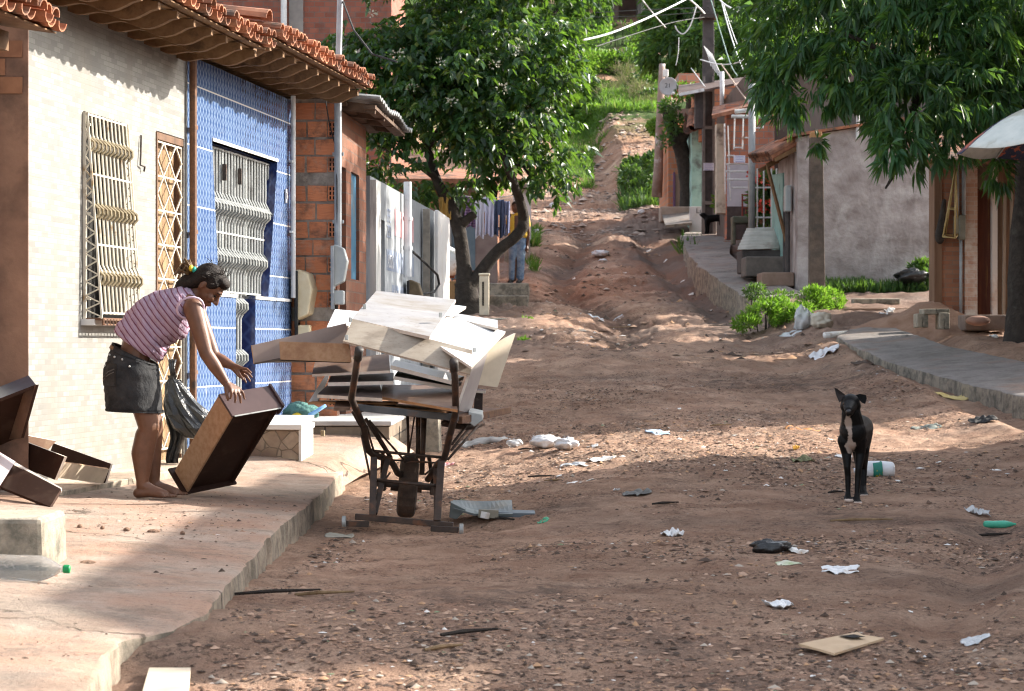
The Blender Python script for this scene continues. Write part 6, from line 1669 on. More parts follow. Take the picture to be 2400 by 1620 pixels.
S('cardboard_piece', 'yellow cardboard sheet beside the right pavement kerb', 'litter', 2230, 932, 84, 16, PM('yellow_card', (.52, .40, .16), (.60, .48, .22), sc=8), 41, .6, .3)
S('dark_scrap', 'dark broken plastic piece at the far right of the road', 'litter', 2306, 984, 62, 20, m_black, 43, 1.2, .6)
S('dark_scrap', 'grey green rag right of the dog', 'litter', 2170, 1002, 76, 14, PM('grey_green_rag', (.15, .17, .15), (.22, .24, .21), sc=10), 45, 1.1, .5)
S('dark_scrap', 'mossy rag on the sunlit strip left of the dog', 'litter', 1882, 1082, 56, 18, PM('mossy_rag', (.10, .10, .05), (.16, .16, .08), sc=10), 47, 1.1, .5)
S('plastic_scrap', 'white plastic with purple print by the right kerb end', 'litter', 1930, 830, 74, 24, PM('white_purple_print', (.68, .68, .70), (.72, .72, .74), sc=9, r=.4, c3=(.25, .12, .4), sc3=7, lo3=.64, hi3=.66), 49, 1.1, .6)
S('plastic_scrap', 'small pale film patch below the weeds', 'litter', 1850, 783, 60, 14, m_clearbag, 51, 1.2)
S('dark_scrap', 'dark husk lying at the foot of the right kerb', 'litter', 2030, 850, 76, 14, PM('dark_husk', (.06, .04, .03), (.11, .07, .05), sc=10), 53, .9, .5)
S('orange_leaf', 'orange leaf on the sunlit strip left of the dog', 'litter', 1866, 1055, 18, 16, PM('orange_leaf', (.62, .32, .04), (.7, .42, .08), sc=10), 55, .6, .7)
S('puddle_foam', 'whitish scum patch in the far gutter', 'litter', 1448, 748, 34, 12, m_clearbag, 57, 1.0, .1)
S('puddle_foam', 'larger pale water patch left of the scum in the far gutter', 'litter', 1398, 742, 44, 10, m_clearbag, 59, 1.0, .05)
S('pale_slab', 'pale broken slab lying at the road edge behind the cart', 'slab', 1132, 1040, 120, 44, PM('pale_grey_slab', (.32, .31, .29), (.42, .41, .39), sc=5, c3=(.2, .17, .15)), 61, .5, .25, thick=.03)
S('plastic_scrap', 'red and white packaging under the cart bed', 'litter', 1050, 1092, 40, 12, PM('red_white_pack', (.7, .68, .66), (.5, .04, .06), sc=14, r=.4), 63, .9, .5)
# foot of the heap at the shack
for i, (px, py, w_) in enumerate(((2142, 768, 30), (2172, 772, 26), (2238, 770, 42), (2272, 766, 28), (2330, 790, 22), (2070, 735, 20), (2085, 730, 26))):
    S('plastic_scrap', 'small white scraps strewn at the foot of the brick shack', 'litter', px, py, w_, 10, m_whitebag if i % 2 else m_paper, 70 + i, 1.2, .5, group='white scraps before the brick shack')
for i, (px, py, w_) in enumerate(((1255, 1018, 12), (1310, 1120, 14), (1395, 1048, 16), (1470, 1240, 10), (1700, 1105, 12), (1592, 960, 10), (1735, 985, 14), (2105, 1130, 12), (2200, 1085, 14), (1640, 1395, 10), (1905, 1590, 14), (2135, 1440, 12), (1350, 560, 8), (1380, 575, 10), (1345, 655, 9), (1465, 640, 8), (1520, 590, 10), (1600, 660, 12), (1620, 690, 14), (1560, 612, 9), (1680, 705, 10), (1200, 1470, 10), (960, 1560, 12), (1620, 1165, 10))):
    S('paper_scrap', 'tiny white paper scrap scattered on the dirt road', 'litter', px, py, w_, 6, m_paper, 90 + i, 1.2, .4, group='tiny paper scraps over the road')
# flat cardboard bottom right with a hole, and a pale board at the left corner
q_ = [on(1872, 1526), on(2010, 1502), on(2072, 1512), on(1962, 1548)]
mb = MB(); mb.prism([p_ + V(0, 0, .012) for p_ in (on(1872, 1524), on(2010, 1500), on(2020, 1508), on(2072, 1512), on(1955, 1546), on(1925, 1538))][::-1], (0, 0, .008))
c = mb.build('cardboard_sheet', m_card, label='flat torn cardboard sheet at the lower right of the road', cat='cardboard')
p = on(1998, 1512) + V(0, 0, .022); mb = MB(); mb.prism([p, p + V(.05, .03, 0), p + V(.02, .09, 0), p + V(-.04, .05, 0)], (0, 0, .001)); mb.build('hole', m_dark, c)
mb = MB(); g0 = gz1(-1.15, 7.3) + .03
pts = [(-1.09, 6.25), (-.95, 6.25), (-1.03, 6.84), (-1.165, 6.84)]
mb.prism([V(x, y, -1.05) for x, y in pts], (0, 0, .018)); mb.build('pale_board', m_pale, bevel=.003, label='pale board lying in the dirt at the bottom left corner', cat='board')
bag('rubbish_bag', 'small crumpled blue wrapper beside the pale board at the bottom left', 'litter', 328, 1578, 26, 16, PM('blue_film', (.10, .20, .36), r=.4), D=7.35, seed=41)
# broken grey casing
bc = thing('broken_casing', 'broken grey plastic casing lying on the road right of the cart', 'appliance part', on(1140, 1225))
Dc = bc.location.y
def k3g(x, y, d=0): return at(780 + x / 4.482, 930 + y / 4.482, Dc + d)
m_gp = PM('grey_green_plastic', (.10, .12, .12), (.15, .17, .165), sc=5, r=.4, c3=(.24, .22, .18), sc3=4)
mb = MB(); vs = []
for i in range(15):
    x = 1260 + (1880 - 1260) * i / 14; sag = math.sin(PI * i / 14) ** 2 * 55
    vs += [k3g(x, 1085 + sag * .2, .35), k3g(x + 5, 1140 + sag, .18), k3g(x + 10, 1230 - max(0, 60 - i * 12), -.02)]
mb.add(vs, [(i * 3 + j, i * 3 + j + 1, (i + 1) * 3 + j + 1, (i + 1) * 3 + j) for i in range(14) for j in range(2)])
mb.build('shell', m_gp, bc).modifiers.new('s', 'SOLIDIFY').thickness = .012
mb = MB(); mb.prism([k3g(1238, 1110), k3g(1400, 1190), k3g(1300, 1290), k3g(1222, 1270)], (0, .05, .01)); mb.build('end_flap', m_gp, bc, bevel=.004)
mb = MB(); mb.prism([k3g(1735, 1215), k3g(1760, 1305), k3g(2145, 1275), k3g(2120, 1225)], (0, .10, .012)); mb.build('lid_strip', PM('blue_grey_plastic', (.085, .105, .12), (.12, .14, .155), sc=6, r=.45), bc, bevel=.004)
mb = MB(); mb.bar(k3g(1530, 1225, -.03), k3g(1740, 1235, -.03), .03, .05); mb.build('rib', PM('tan_edge', (.24, .22, .17), r=.6), bc)
mb = MB(); p = k3g(1600, 1245, -.06); mb.box(p, (.055, .004, .04), Matrix.Rotation(.2, 3, 'Y')); mb.build('sticker', m_paper, bc)
# bottles
p = on(2030, 1118); m_milk = PM('frosted_bottle', (.60, .63, .66), (.72, .74, .76), sc=8, r=.3, bump=.5, bsc=30)
bt = bottle('plastic_bottle', 'white plastic bottle with a green label lying behind the dog', p + V(.20, .0, .055), (-1, .05, -.05), .30, .056, m_milk, None, squash=.30)
mb = MB(); d_ = V(-1, .05, -.05).normalized(); e = p + V(.20, 0, .055)
mb.tube([e + d_ * .09, e + d_ * .155], .0595, 22, caps=False); mb.build('label', PM('green_label', (.02, .16, .12), (.03, .22, .16), sc=9, r=.4, c3=(.6, .5, .03), sc3=16, lo3=.60, hi3=.62), bt, smooth=True)
p = on(2334, 1240); bottle('plastic_bottle', 'flattened green plastic bottle at the right edge of the road', p + V(-.07, 0, .025), (1, .1, 0), .20, .024, PM('green_pet', (.05, .34, .22), (.10, .48, .33), sc=8, r=.25), None, squash=.6)
# sticks and husks
for i, (px, py, L, a) in enumerate(((1300, 1130, .22, .1), (1180, 1225, .2, 2.9), (1560, 1185, .25, .3), (2020, 1225, .5, -.1), (1100, 1490, .3, .4), (1690, 765, .6, .1), (1480, 770, 1.6, .12), (2330, 1260, .4, .2), (1230, 1058, .16, 0), (1040, 1530, .2, .5), (2240, 905, .35, .4), (650, 1395, .5, .15), (760, 1400, .35, .1), (1270, 1120, .3, .05), (1960, 1158, .16, .2), (1690, 1000, .3, .3))):
    p = on(px, py); mb = MB(); d = V(math.cos(a), math.sin(a), .02); L *= .7; mb.tube([p + V(0, 0, .01) - d * L / 2, p + V(0, .015, .014) - d * L * .1, p + V(0, 0, .012) + d * L / 2 + V(0, .03, 0)], [.006, .009, .004], 6)
    mb.build('stick', m_bark if i % 3 else m_doorwood, label='thin dry stick or husk lying on the dirt road', cat='stick', group='sticks on the road')
# ================= right side =================
DX = Vector((1, 0, 0))
# ---- unseen houses added right of the frame, shaped to shade the foreground ----
def shade_house(name, label, x0, x1, y0, y1, zb, ze, mat, pitch=.38):
    h = thing(name, label, 'house', V((x0 + x1) / 2, (y0 + y1) / 2, zb))
    mb = MB(); mb.hexa([V(x0, y0, zb - .4), V(x1, y0, zb - .4), V(x1, y1, zb - .4), V(x0, y1, zb - .4), V(x0, y0, ze), V(x1, y0, ze), V(x1, y1, ze), V(x0, y1, ze)]); mb.build('wall', mat, h)
    mb = MB(); xm = (x0 + x1) / 2; zr = ze + (xm - x0 + .5) * pitch; e = .5
    mb.slab([V(x0 - e, y0 - .2, ze), V(xm, y0 - .2, zr), V(xm, y1 + .2, zr), V(x0 - e, y1 + .2, ze)], .1); mb.slab([V(xm, y0 - .2, zr), V(x1 + e, y0 - .2, ze), V(x1 + e, y1 + .2, ze), V(xm, y1 + .2, zr)], .1); mb.build('roof', m_tile, h)
    mb = MB(); ym = (y0 + y1) / 2; mb.box(V(x0 - .01, ym, zb + 1.0), (.06, .9, 2.0)); mb.build('door', m_doorwood, h)
    for s in (-1, 1):
        mb = MB(); mb.box(V(x0 - .01, ym + s * (y1 - y0) * .3, zb + 1.4), (.06, 1.0, 1.0)); mb.build('window', m_shutter, h)
    return h
shade_house('plain_shade_house', 'plain rendered house added out of view on the right to shade the road beside the dog', 6.3, 11, 10.8, 18.2, -.75, 3.12, m_plaster)
shade_house('corner_shade_house', 'rendered house added out of view behind the parasol to shade the road', 7.4, 9.2, 22.5, 29.6, -.3, 3.45, m_brownplaster)
shade_house('low_shade_house', 'low rendered house added out of view on the right to shade the nearest ground', 6.3, 11, 1.0, 10.3, -1.0, 2.12, m_brownplaster)

# ---- brick shack ----
SD = 30.6
h = thing('brick_shack', 'small shack of bare brick with whitewashed pillars and dark red door', 'shack', at(2265, 738, SD))
def bxp(x0, x1, y0, y1, D, dep, name, mat, parent, bevel=0):
    a, b_ = at(x0, y1, D), at(x1, y0, D); mb = MB(); mb.hexa([a, V(b_.x, D, a.z), V(b_.x, D + dep, a.z), V(a.x, D + dep, a.z), V(a.x, D, b_.z), V(b_.x, D, b_.z), V(b_.x, D + dep, b_.z), V(a.x, D + dep, b_.z)])
    return mb.build(name, mat, parent, bevel=bevel)
bxp(2190, 2208, 360, 742, SD - .02, .4, 'corner_post', PM('brown_timber', (.13, .07, .04), (.20, .115, .07), sc=5, stretch=(3, 3, .3)), h)
mb = MB(); mb.hexa([V(7.0, SD + .42, -.2), V(9, SD + .42, -.2), V(9, SD + 3, -.2), V(7.0, SD + 3, -.2), V(7.0, SD + .42, 2.7), V(9, SD + .42, 2.7), V(9, SD + 3, 2.7), V(7.0, SD + 3, 2.7)]); mb.build('rear_wall', m_brownplaster, h)
bxp(2208, 2262, 366, 742, SD, .4, 'brick_wall', wall_brick_mat('shack_brick', DX, .2, .065, (.26, .11, .065), (.36, .17, .10), (.22, .16, .12)), h)
bxp(2262, 2291, 366, 742, SD - .06, .4, 'pillar', wall_brick_mat('whitewashed_brick', DX, .2, .065, (.40, .22, .15), (.50, .34, .26), (.45, .38, .32), (.60, .56, .50), (.46, .56)), h)
bxp(2291, 2326, 366, 442, SD, .4, 'lintel', PM('shack_lintel', (.10, .07, .055), (.16, .11, .085), sc=5), h)
bxp(2291, 2326, 442, 742, SD + .08, .06, 'door', PM('dark_red_door', (.085, .028, .018), (.14, .05, .03), sc=4, stretch=(4, 4, .3), c3=(.20, .09, .03), sc3=5), h)
bxp(2326, 2338, 366, 742, SD - .05, .4, 'pillar', wall_brick_mat('whitewashed_brick_narrow', DX, .2, .065, (.45, .30, .23), (.55, .42, .34), (.45, .38, .32), (.60, .56, .52), (.42, .52)), h)
bxp(2338, 2480, 366, 742, SD + .05, .35, 'side_wall', PM('brown_boards', (.13, .075, .045), (.21, .13, .08), sc=5, stretch=(4, 4, .3), c3=(.07, .045, .03)), h)
for x in (2352, 2368):
    mb = MB(); mb.bar(at(x, 742, SD - .05), at(x + 3, 440, SD - .05), .05, .04); mb.build('plank', PM('grey_plank', (.20, .16, .12), (.28, .23, .18), sc=9, stretch=(3, 3, .3)), h)
mb = MB(); a = at(2180, 362, SD - .5); mb.slab([V(5.85, SD - .55, 2.62), V(8.2, SD - .55, 2.62), V(8.2, SD + 3.2, 3.5), V(5.85, SD + 3.2, 3.5)], .07); mb.build('roof', m_tileold, h)
for x in (2243, 2259):
    mb = MB(); mb.tube([at(x, 520 if x < 2250 else 505, SD - .08), at(x, 368, SD - .08)], .03, 8); mb.build('conduit', m_greypipe, h, smooth=True)
mb = MB(); mb.tube([at(2252, 735, SD - .05), at(2252, 560, SD - .05)], .022, 8); mb.build('conduit', m_greypipe, h, smooth=True)
bxp(2248, 2264, 504, 562, SD - .14, .14, 'meter_box', PM('olive_box', (.16, .155, .12), (.22, .21, .17), sc=6, r=.5), h, .015)
bxp(2238, 2248, 506, 548, SD - .12, .12, 'meter_box', PM('tan_box', (.26, .22, .15), (.32, .28, .2), sc=6, r=.5), h, .012)
cg = thing('wicker_cage', 'tall tapering bamboo frame basket hanging on the brick shack', 'basket', at(2225, 565, SD - .25))
apex = at(2240, 392, SD - .2); base = [at(2210, 555, SD - .3), at(2238, 558, SD - .35), at(2246, 552, SD - .08), at(2216, 550, SD - .06)]
for k, p_ in enumerate(base):
    mb = MB(); mb.tube([apex, p_], .012, 6); mb.build('rod', PM('bamboo', (.36, .26, .10), (.46, .35, .16), sc=12, r=.6) if k == 0 else bpy.data.materials['bamboo'], cg, smooth=True)
for f in (.6, 1.0):
    mb = MB(); ps = [apex.lerp(p_, f) for p_ in base]; mb.tube(ps + [ps[0]], .010, 6); mb.build('hoop', bpy.data.materials['bamboo'], cg, smooth=True)
mb = MB(); mb.ell(at(2203, 552, SD - .1), (.075, .09, .13)); mb.rcone(at(2203, 552, SD - .1), .07, at(2213, 470, SD - .1), .03); organic(mb, 'bark_pouch', m_bark, cg, voxel=.02, it=2)
# dirt heap and blocks before the shack
mb = MB(); vs = []; fs = []; n = 26
for i in range(n + 1):
    for j in range(n + 1):
        x = 4.9 + 2.0 * i / n; y = 29.6 + 1.7 * j / n; r = math.hypot((x - 5.95) / .95, (y - 30.6) / .8)
        vs.append((x, y, gz1(x, y) - .03 + .42 * math.exp(-r * r * 1.7) + .06 * float(vnoise(x, y, 4, 3))))
fs = [(i * (n + 1) + j, (i + 1) * (n + 1) + j, (i + 1) * (n + 1) + j + 1, i * (n + 1) + j + 1) for i in range(n) for j in range(n)]
mb.add(vs, fs); mb.build('dirt_heap', PM('brown_soil', (.25, .145, .095), (.34, .215, .15), sc=5, bump=.8, bsc=25, bd=.03, r=.95), smooth=True, label='small heap of brown soil against the brick shack', cat='heap')
for nm, x0, x1, y0, y1, D, lab in (('block', 2150, 2176, 735, 768, 29.2, 'left of the two cement blocks before the brick shack'), ('block', 2202, 2226, 733, 772, 29.1, 'right of the two cement blocks before the brick shack'),):
    o = bxp(x0, x1, y0, y1, D, .3, 'cement_block', m_block, None, .015); tag(o, lab, 'block')
o = bxp(2165, 2226, 724, 737, 29.15, .35, 'stone_slab', m_block, None, .012); tag(o, 'flat dark slab laid across the two cement blocks', 'slab')
o = bxp(2262, 2370, 738, 775, 29.6, .5, 'shack_step', PM('sooty_step', (.14, .10, .08), (.22, .17, .14), sc=5), None, .02); tag(o, 'sooty masonry step along the front of the brick shack', 'doorstep')
mb = MB(); p = at(2292, 752, 29.3)
mb.ell(p, (.17, .13, .07)); mb.build('stone', PM('pinkish_stone', (.28, .16, .12), (.36, .22, .17), sc=6), smooth=True, label='pinkish round stone on the sooty step', cat='stone')
o = bxp(2000, 2110, 700, 714, 35.0, .25, 'kerb_stone', m_block, None, .02); tag(o, 'long pale kerb stone across the dirt terrace below the plaster wall', 'kerb')
o = bxp(1985, 2130, 722, 738, 33.6, .3, 'kerb_stone', PM('earthy_kerb', (.20, .12, .08), (.29, .19, .13), sc=5), None, .02); tag(o, 'earthy lower kerb in front of the pale kerb stone', 'kerb')
mb = MB(); mb.tube([at(1933, 786, 29.6), at(1985, 782, 29.8)], .045, 10); mb.build('pale_log', m_paper, smooth=True, label='short pale log at the near end of the right pavement', cat='log')

# ---- striped parasol ----
ps = thing('parasol', 'faded parasol with white, navy and orange panels at the right edge', 'parasol', V(6.02, 24, gz1(6.02, 24)))
pc = V(6.02, 24, 2.72); NS = 8; RR = 1.02
m_pw = PM('faded_white_canvas', (.50, .53, .50), (.60, .62, .58), sc=6, r=.85, c3=(.38, .37, .30), sc3=4); m_pn = PM('navy_canvas', (.03, .04, .075), (.05, .06, .10), sc=8, r=.8, c3=(.42, .12, .07), sc3=3.2, lo3=.56, hi3=.58); m_po = PM('orange_canvas', (.46, .13, .07), (.55, .19, .11), sc=7, r=.8)
for k in range(NS):
    a0 = 2 * PI * (k + .45) / NS; a1 = 2 * PI * (k + 1.45) / NS; vs = []; nu, nv = 8, 10
    for i in range(nv + 1):
        r = RR * i / nv
        for j in range(nu + 1):
            f = j / nu; a = a0 + (a1 - a0) * f; sag = math.sin(PI * f) * .10 * (i / nv) ** 2; rr = r * (1 - .06 * math.sin(PI * f) * (i / nv))
            vs.append(pc + V(rr * math.cos(a), rr * math.sin(a), -.52 * (i / nv) ** 1.7 - sag * .35))
    mb = MB(); mb.add(vs, [(i * (nu + 1) + j, (i + 1) * (nu + 1) + j, (i + 1) * (nu + 1) + j + 1, i * (nu + 1) + j + 1) for i in range(nv) for j in range(nu)])
    mb.build('canopy_panel', m_pn if k % 2 else m_pw, ps, smooth=True).modifiers.new('s', 'SOLIDIFY').thickness = .006
    mb = MB(); mb.tube([pc + V(0, 0, -.02), pc + V(RR * .5 * math.cos(a0), RR * .5 * math.sin(a0), -.19), pc + V(RR * math.cos(a0), RR * math.sin(a0), -.53)], .008, 6); mb.build('rib', m_greyiron, ps)
mb = MB(); mb.tube([V(6.02, 24, gz1(6.02, 24)), pc + V(0, 0, .06)], .022, 10); mb.build('pole', m_greyiron, ps)

# ---- grey plaster house ----
PH = 40.0
h = thing('plaster_house', 'house with rough grey plaster wall and thin tiled roof edge on the right', 'house', at(2030, 655, PH))
a, b_ = at(1870, 690, PH), at(2330, 690, PH)
mb = MB(); top0, top1 = at(1870, 322, PH), at(2330, 246, PH)
mb.hexa([a, V(b_.x, PH, a.z), V(b_.x, PH + 3, a.z + .1), V(a.x, PH + 3, a.z + .1), top0, top1, top1 + V(0, 3, .1), top0 + V(0, 3, .1)])
mb.build('wall', m_plaster, h)
mb = MB(); e0, e1 = top0 + V(-.15, -.12, .0), top1 + V(.2, -.12, 0)
mb.slab([e0, e1, e1 + V(0, 3.3, .1), e0 + V(0, 3.3, .1)], -.05); mb.build('roof', m_tile, h)
mb = MB(); p = at(2009, 325, PH - .05); mb.tube([p, at(2011, 262, PH - .05)], .03, 8); mb.build('rain_pipe', m_pvc, h)
def side(px, z, o=0.):      # point on its street side
    D = 5.36 * FPX / (px - 1200); return V(5.36 - o, D, z)
DS = lambda px: 5.36 * FPX / (px - 1200)
mb = MB(); mb.tube([side(1856, 1.1, .08), side(1856, 3.0, .08)], .05, 8); mb.tube([side(1846, 1.1, .06), side(1846, 2.9, .06)], .035, 8); mb.build('drain_pipe', m_darkpole, h)
mb = MB(); mb.box(side(1858, 2.8, .10), (.12, .3, .5)); mb.build('meter_box', m_metergrey, h, bevel=.03)
mb = MB(); mb.hexa([side(1838, 1.3, -.02), side(1838, 1.3, .03), side(1812, 1.6, .03), side(1812, 1.6, -.02), side(1838, 3.4, -.02), side(1838, 3.4, .03), side(1812, 3.5, .03), side(1812, 3.5, -.02)]); mb.build('door', PM('teal_door', (.16, .30, .28), (.24, .40, .37), sc=4, c3=(.08, .1, .1)), h)
mb = MB(); mb.hexa([V(6.8, 43.6, .8), V(13, 43.6, .8), V(13, 52.2, .8), V(6.8, 52.2, .8), V(6.8, 43.6, 5.4), V(13, 43.6, 5.4), V(13, 52.2, 5.4), V(6.8, 52.2, 5.4)]); mb.build('shade_wing', PM('shade_wing_wall', (.075, .07, .062), (.11, .10, .09), sc=2), h)  # wing added behind the plaster wall to shade the track
# tile awning on the street side
mb = MB()
for k in range(22):
    D = 40.3 + 3.4 * k / 21
    half_tile(mb, V(4.88, D, 3.58 + .012 * k), V(5.40, D, 3.86 + .012 * k), V(0, 1, 0), .13, .12, 1 if k % 2 else -1)
mb.build('awning', m_tileold, h)
mb = MB()
for px in (1866, 1846, 1826):
    mb = MB(); mb.bar(V(4.95, DS(px), 3.50), V(5.38, DS(px), 3.72), .06, .08); mb.build('awning_bracket', m_rafter, h)
mb = MB(); mb.bar(V(4.98, 41.6, 3.5), V(5.3, 41.2, 2.0), .05); mb.build('awning_prop', m_rafter, h)
# steps and leaning corrugated sheet
for i, (x0, x1, y0, y1, D, m_, lab) in enumerate(((1738, 1850, 586, 640, 42.4, m_darkpole, 'upper dark stone step under the corrugated sheet'), (1748, 1858, 601, 648, 41.6, PM('dark_stone', (.10, .09, .08), (.17, .15, .135), sc=5), 'middle dark stone step under the corrugated sheet'), (1786, 1862, 638, 672, 40.4, PM('brown_step', (.20, .135, .10), (.27, .19, .15), sc=5), 'lowest brown step at the corner of the plaster house'))):
    o = bxp(x0, x1, y0, y1, D, .9, 'stone_step', m_, None, .03); tag(o, lab, 'doorstep')
mb = MB(); q0, q1, q2, q3 = at(1750, 536, 43.4), at(1832, 535, 43.4), at(1826, 581, 42.35), at(1728, 584, 42.35)
vs = []; NU = 56
for i in range(NU + 1):
    f = i / NU
    for g in range(5):
        t_ = g / 4; p_ = q0.lerp(q3, f).lerp(q1.lerp(q2, f), t_); vs.append(p_ + V(0, -.6, 1).normalized() * (.022 * math.sin(f * 7 * 2 * PI)))
mb.add(vs, [(i * 5 + g, (i + 1) * 5 + g, (i + 1) * 5 + g + 1, i * 5 + g + 1) for i in range(NU) for g in range(4)])
o = mb.build('corrugated_sheet', PM('pale_corrugated', (.44, .42, .38), (.55, .53, .49), sc=4, c3=(.3, .26, .22)), smooth=True, label='pale corrugated sheet leaning over the stone steps', cat='roof sheet'); o.modifiers.new('s', 'SOLIDIFY').thickness = .012
# concrete post
mb = MB(); a = at(1916, 684, 38); ht = at(1912, 322, 38).z - a.z
mb.hexa([a + V(-.145, 0, -.3), a + V(.145, 0, -.3), a + V(.145, .2, -.3), a + V(-.145, .2, -.3), a + V(-.125, 0, ht), a + V(.10, 0, ht), a + V(.10, .2, ht), a + V(-.125, .2, ht)])
o = mb.build('concrete_pole', m_pole, bevel=.015, label='stained square concrete pole before the plaster wall', cat='pole')
mb = MB(); mb.box(a + V(-.02, .1, ht + .05), (.2, .16, .1)); mb.build('cap', PM('tan_cap', (.36, .2, .09), r=.8), o, bevel=.01)

# ---- metal frames, pipe post, gate ----
gf = thing('ladder_frame', 'white metal ladder like frame standing before the brick house', 'metal frame', at(1725, 480, 50))
m_wm = PM('chalky_white_metal', (.50, .50, .48), (.62, .61, .59), sc=10, r=.6, c3=(.25, .16, .1), sc3=8)
for p0, p1, r in (((1722, 270), (1720, 350), .02), ((1742, 275), (1740, 350), .02), ((1698, 290), (1700, 455), .022), ((1706, 295), (1712, 470), .016), ((1720, 346), (1742, 346), .018), ((1704, 365), (1722, 365), .02), ((1702, 385), (1758, 385), .02), ((1700, 402), (1758, 402), .024), ((1703, 421), (1758, 421), .026), ((1715, 440), (1760, 440), .024), ((1742, 323), (1764, 323), .02), ((1766, 300), (1790, 300), .02), ((1788, 282), (1788, 302), .018)):
    mb = MB(); mb.tube([at(*p0, 50), at(*p1, 50)], r, 6); mb.build('rail', m_wm, gf)
mb = MB(); mb.tube([at(1722, 262, 46), at(1772, 256, 46)], .045, 8); mb.build('rail', m_wm, gf)
mb = MB(); mb.tube([at(1714, 273, 46), at(1804, 275, 46)], .04, 8); mb.build('rail', m_wm, gf)
mb = MB(); mb.box(at(1733, 373, 49.9), (.27, .01, .17)); o = mb.build('paper_notice', PM('lilac_paper', (.62, .62, .72), (.68, .68, .76), sc=6), label='white paper notice tied to the ladder like frame', cat='notice')
def lines(o, p, w, h, n, D):
    for k in range(n):
        mb = MB(); mb.box(p + V(random.uniform(-.03, .03) * w, -.009, h * (.5 - (k + .6) / n)), (w * random.uniform(.55, .8), .002, h * .10)); mb.build('faint_writing', PM('faint_blue_ink', (.36, .36, .55), r=.9) if k == 0 and 'faint_blue_ink' not in bpy.data.materials else bpy.data.materials['faint_blue_ink'], o)
lines(o, at(1733, 373, 49.9), .27, .17, 3, 0)
mb = MB(); mb.tube([at(1762, 556, 44.6), at(1762, 196, 44.6)], .075, 10); o = mb.build('pipe_post', PM('grey_steel_pipe', (.26, .27, .28), (.34, .35, .35), sc=5, r=.5, c3=(.18, .16, .14)), smooth=True, label='tall grey steel pipe post beside the corrugated sheet', cat='post')
gt_ = thing('yard_gate', 'open white metal gate bars behind the pipe post', 'gate', at(1800, 540, 45))
for x in (1775, 1790, 1808, 1820, 1830): mb = MB(); mb.tube([at(x, 540, 45), at(x, 395, 45)], .018, 6); mb.build('bar', m_wm, gt_)
for y in (535, 510, 440): mb = MB(); mb.tube([at(1764, y, 45), at(1832, y, 45)], .02, 6); mb.build('rail', m_wm, gt_)

# ---- brick house with plaster panel ----
h = thing('red_brick_house', 'red brick house with grey plaster panel behind the ladder frame', 'house', at(1745, 520, 53))
bxp(1703, 1815, 245, 560, 53, .5, 'wall', wall_brick_mat('red_block_wall', DX, .24, .16, (.36, .13, .08), (.44, .18, .11), (.22, .18, .16)), h)
mb = MB(); mb.hexa([V(5.95, 53.6, 1.5), V(13, 53.6, 1.5), V(13, 62, 1.5), V(5.95, 62, 1.5), V(5.95, 53.6, 6.9), V(13, 53.6, 6.9), V(13, 62, 6.9), V(5.95, 62, 6.9)]); mb.build('shade_wing', PM('shade_wing_brick', (.085, .06, .05), (.12, .085, .07), sc=2), h)  # wing added behind the facade, its height set to shade the track
bxp(1704, 1766, 386, 484, 52.96, .03, 'plaster_panel', PM('smooth_grey_plaster', (.36, .34, .37), (.46, .44, .47), sc=3), h)
bxp(1704, 1766, 484, 560, 52.96, .03, 'dark_plinth', PM('sooty_plinth', (.04, .03, .028), (.075, .055, .05), sc=5), h)
bxp(1680, 1703, 290, 500, 53.2, .5, 'pilaster', PM('cream_pilaster', (.42, .38, .30), (.52, .48, .38), sc=5, c3=(.10, .08, .07), sc3=3, lo3=.5), h)
mb = MB(); mb.slab([at(1668, 270, 52.3), at(1806, 236, 52.3), at(1806, 220, 54.5), at(1672, 250, 54.5)], .09); mb.build('roof', m_tileold, h)
for k in range(2):
    mb = MB(); mb.box(at(1698 + k * 1000 * 0, 330, 52.95) + V(.1, 0, -k * .9), (.12, .05, .5)); mb.build('stained_vent', m_tileold, h) if k == 0 else None
h2 = thing('upper_brick_house', 'upper brick house with lean-to roof rising behind the dark utility pole', 'house', at(1700, 300, 60))
bxp(1640, 1850, 200, 330, 64, 3, 'wall', wall_brick_mat('patched_block_wall', DX, .3, .2, (.42, .15, .07), (.48, .20, .11), (.16, .13, .12)), h2)
mb = MB(); mb.slab([at(1590, 222, 59), at(1720, 196, 59), at(1790, 175, 63), at(1590, 200, 63)], .06); mb.build('roof', PM('dark_sheet_roof', (.07, .045, .04), (.12, .08, .07), sc=4), h2)
mb = MB(); mb.bar(at(1592, 222, 58.9), at(1650, 211, 58.9), .10, .08); mb.build('fascia', m_pvc, h2)
bxp(1630, 1648, 215, 300, 59.5, .4, 'corner_pier', m_darkpole, h2)
bxp(1590, 1640, 172, 200, 75, 4, 'parapet', wall_brick_mat('far_red_blocks', DX, .3, .2, (.40, .16, .10), (.46, .22, .14), (.30, .24, .2)), h2)
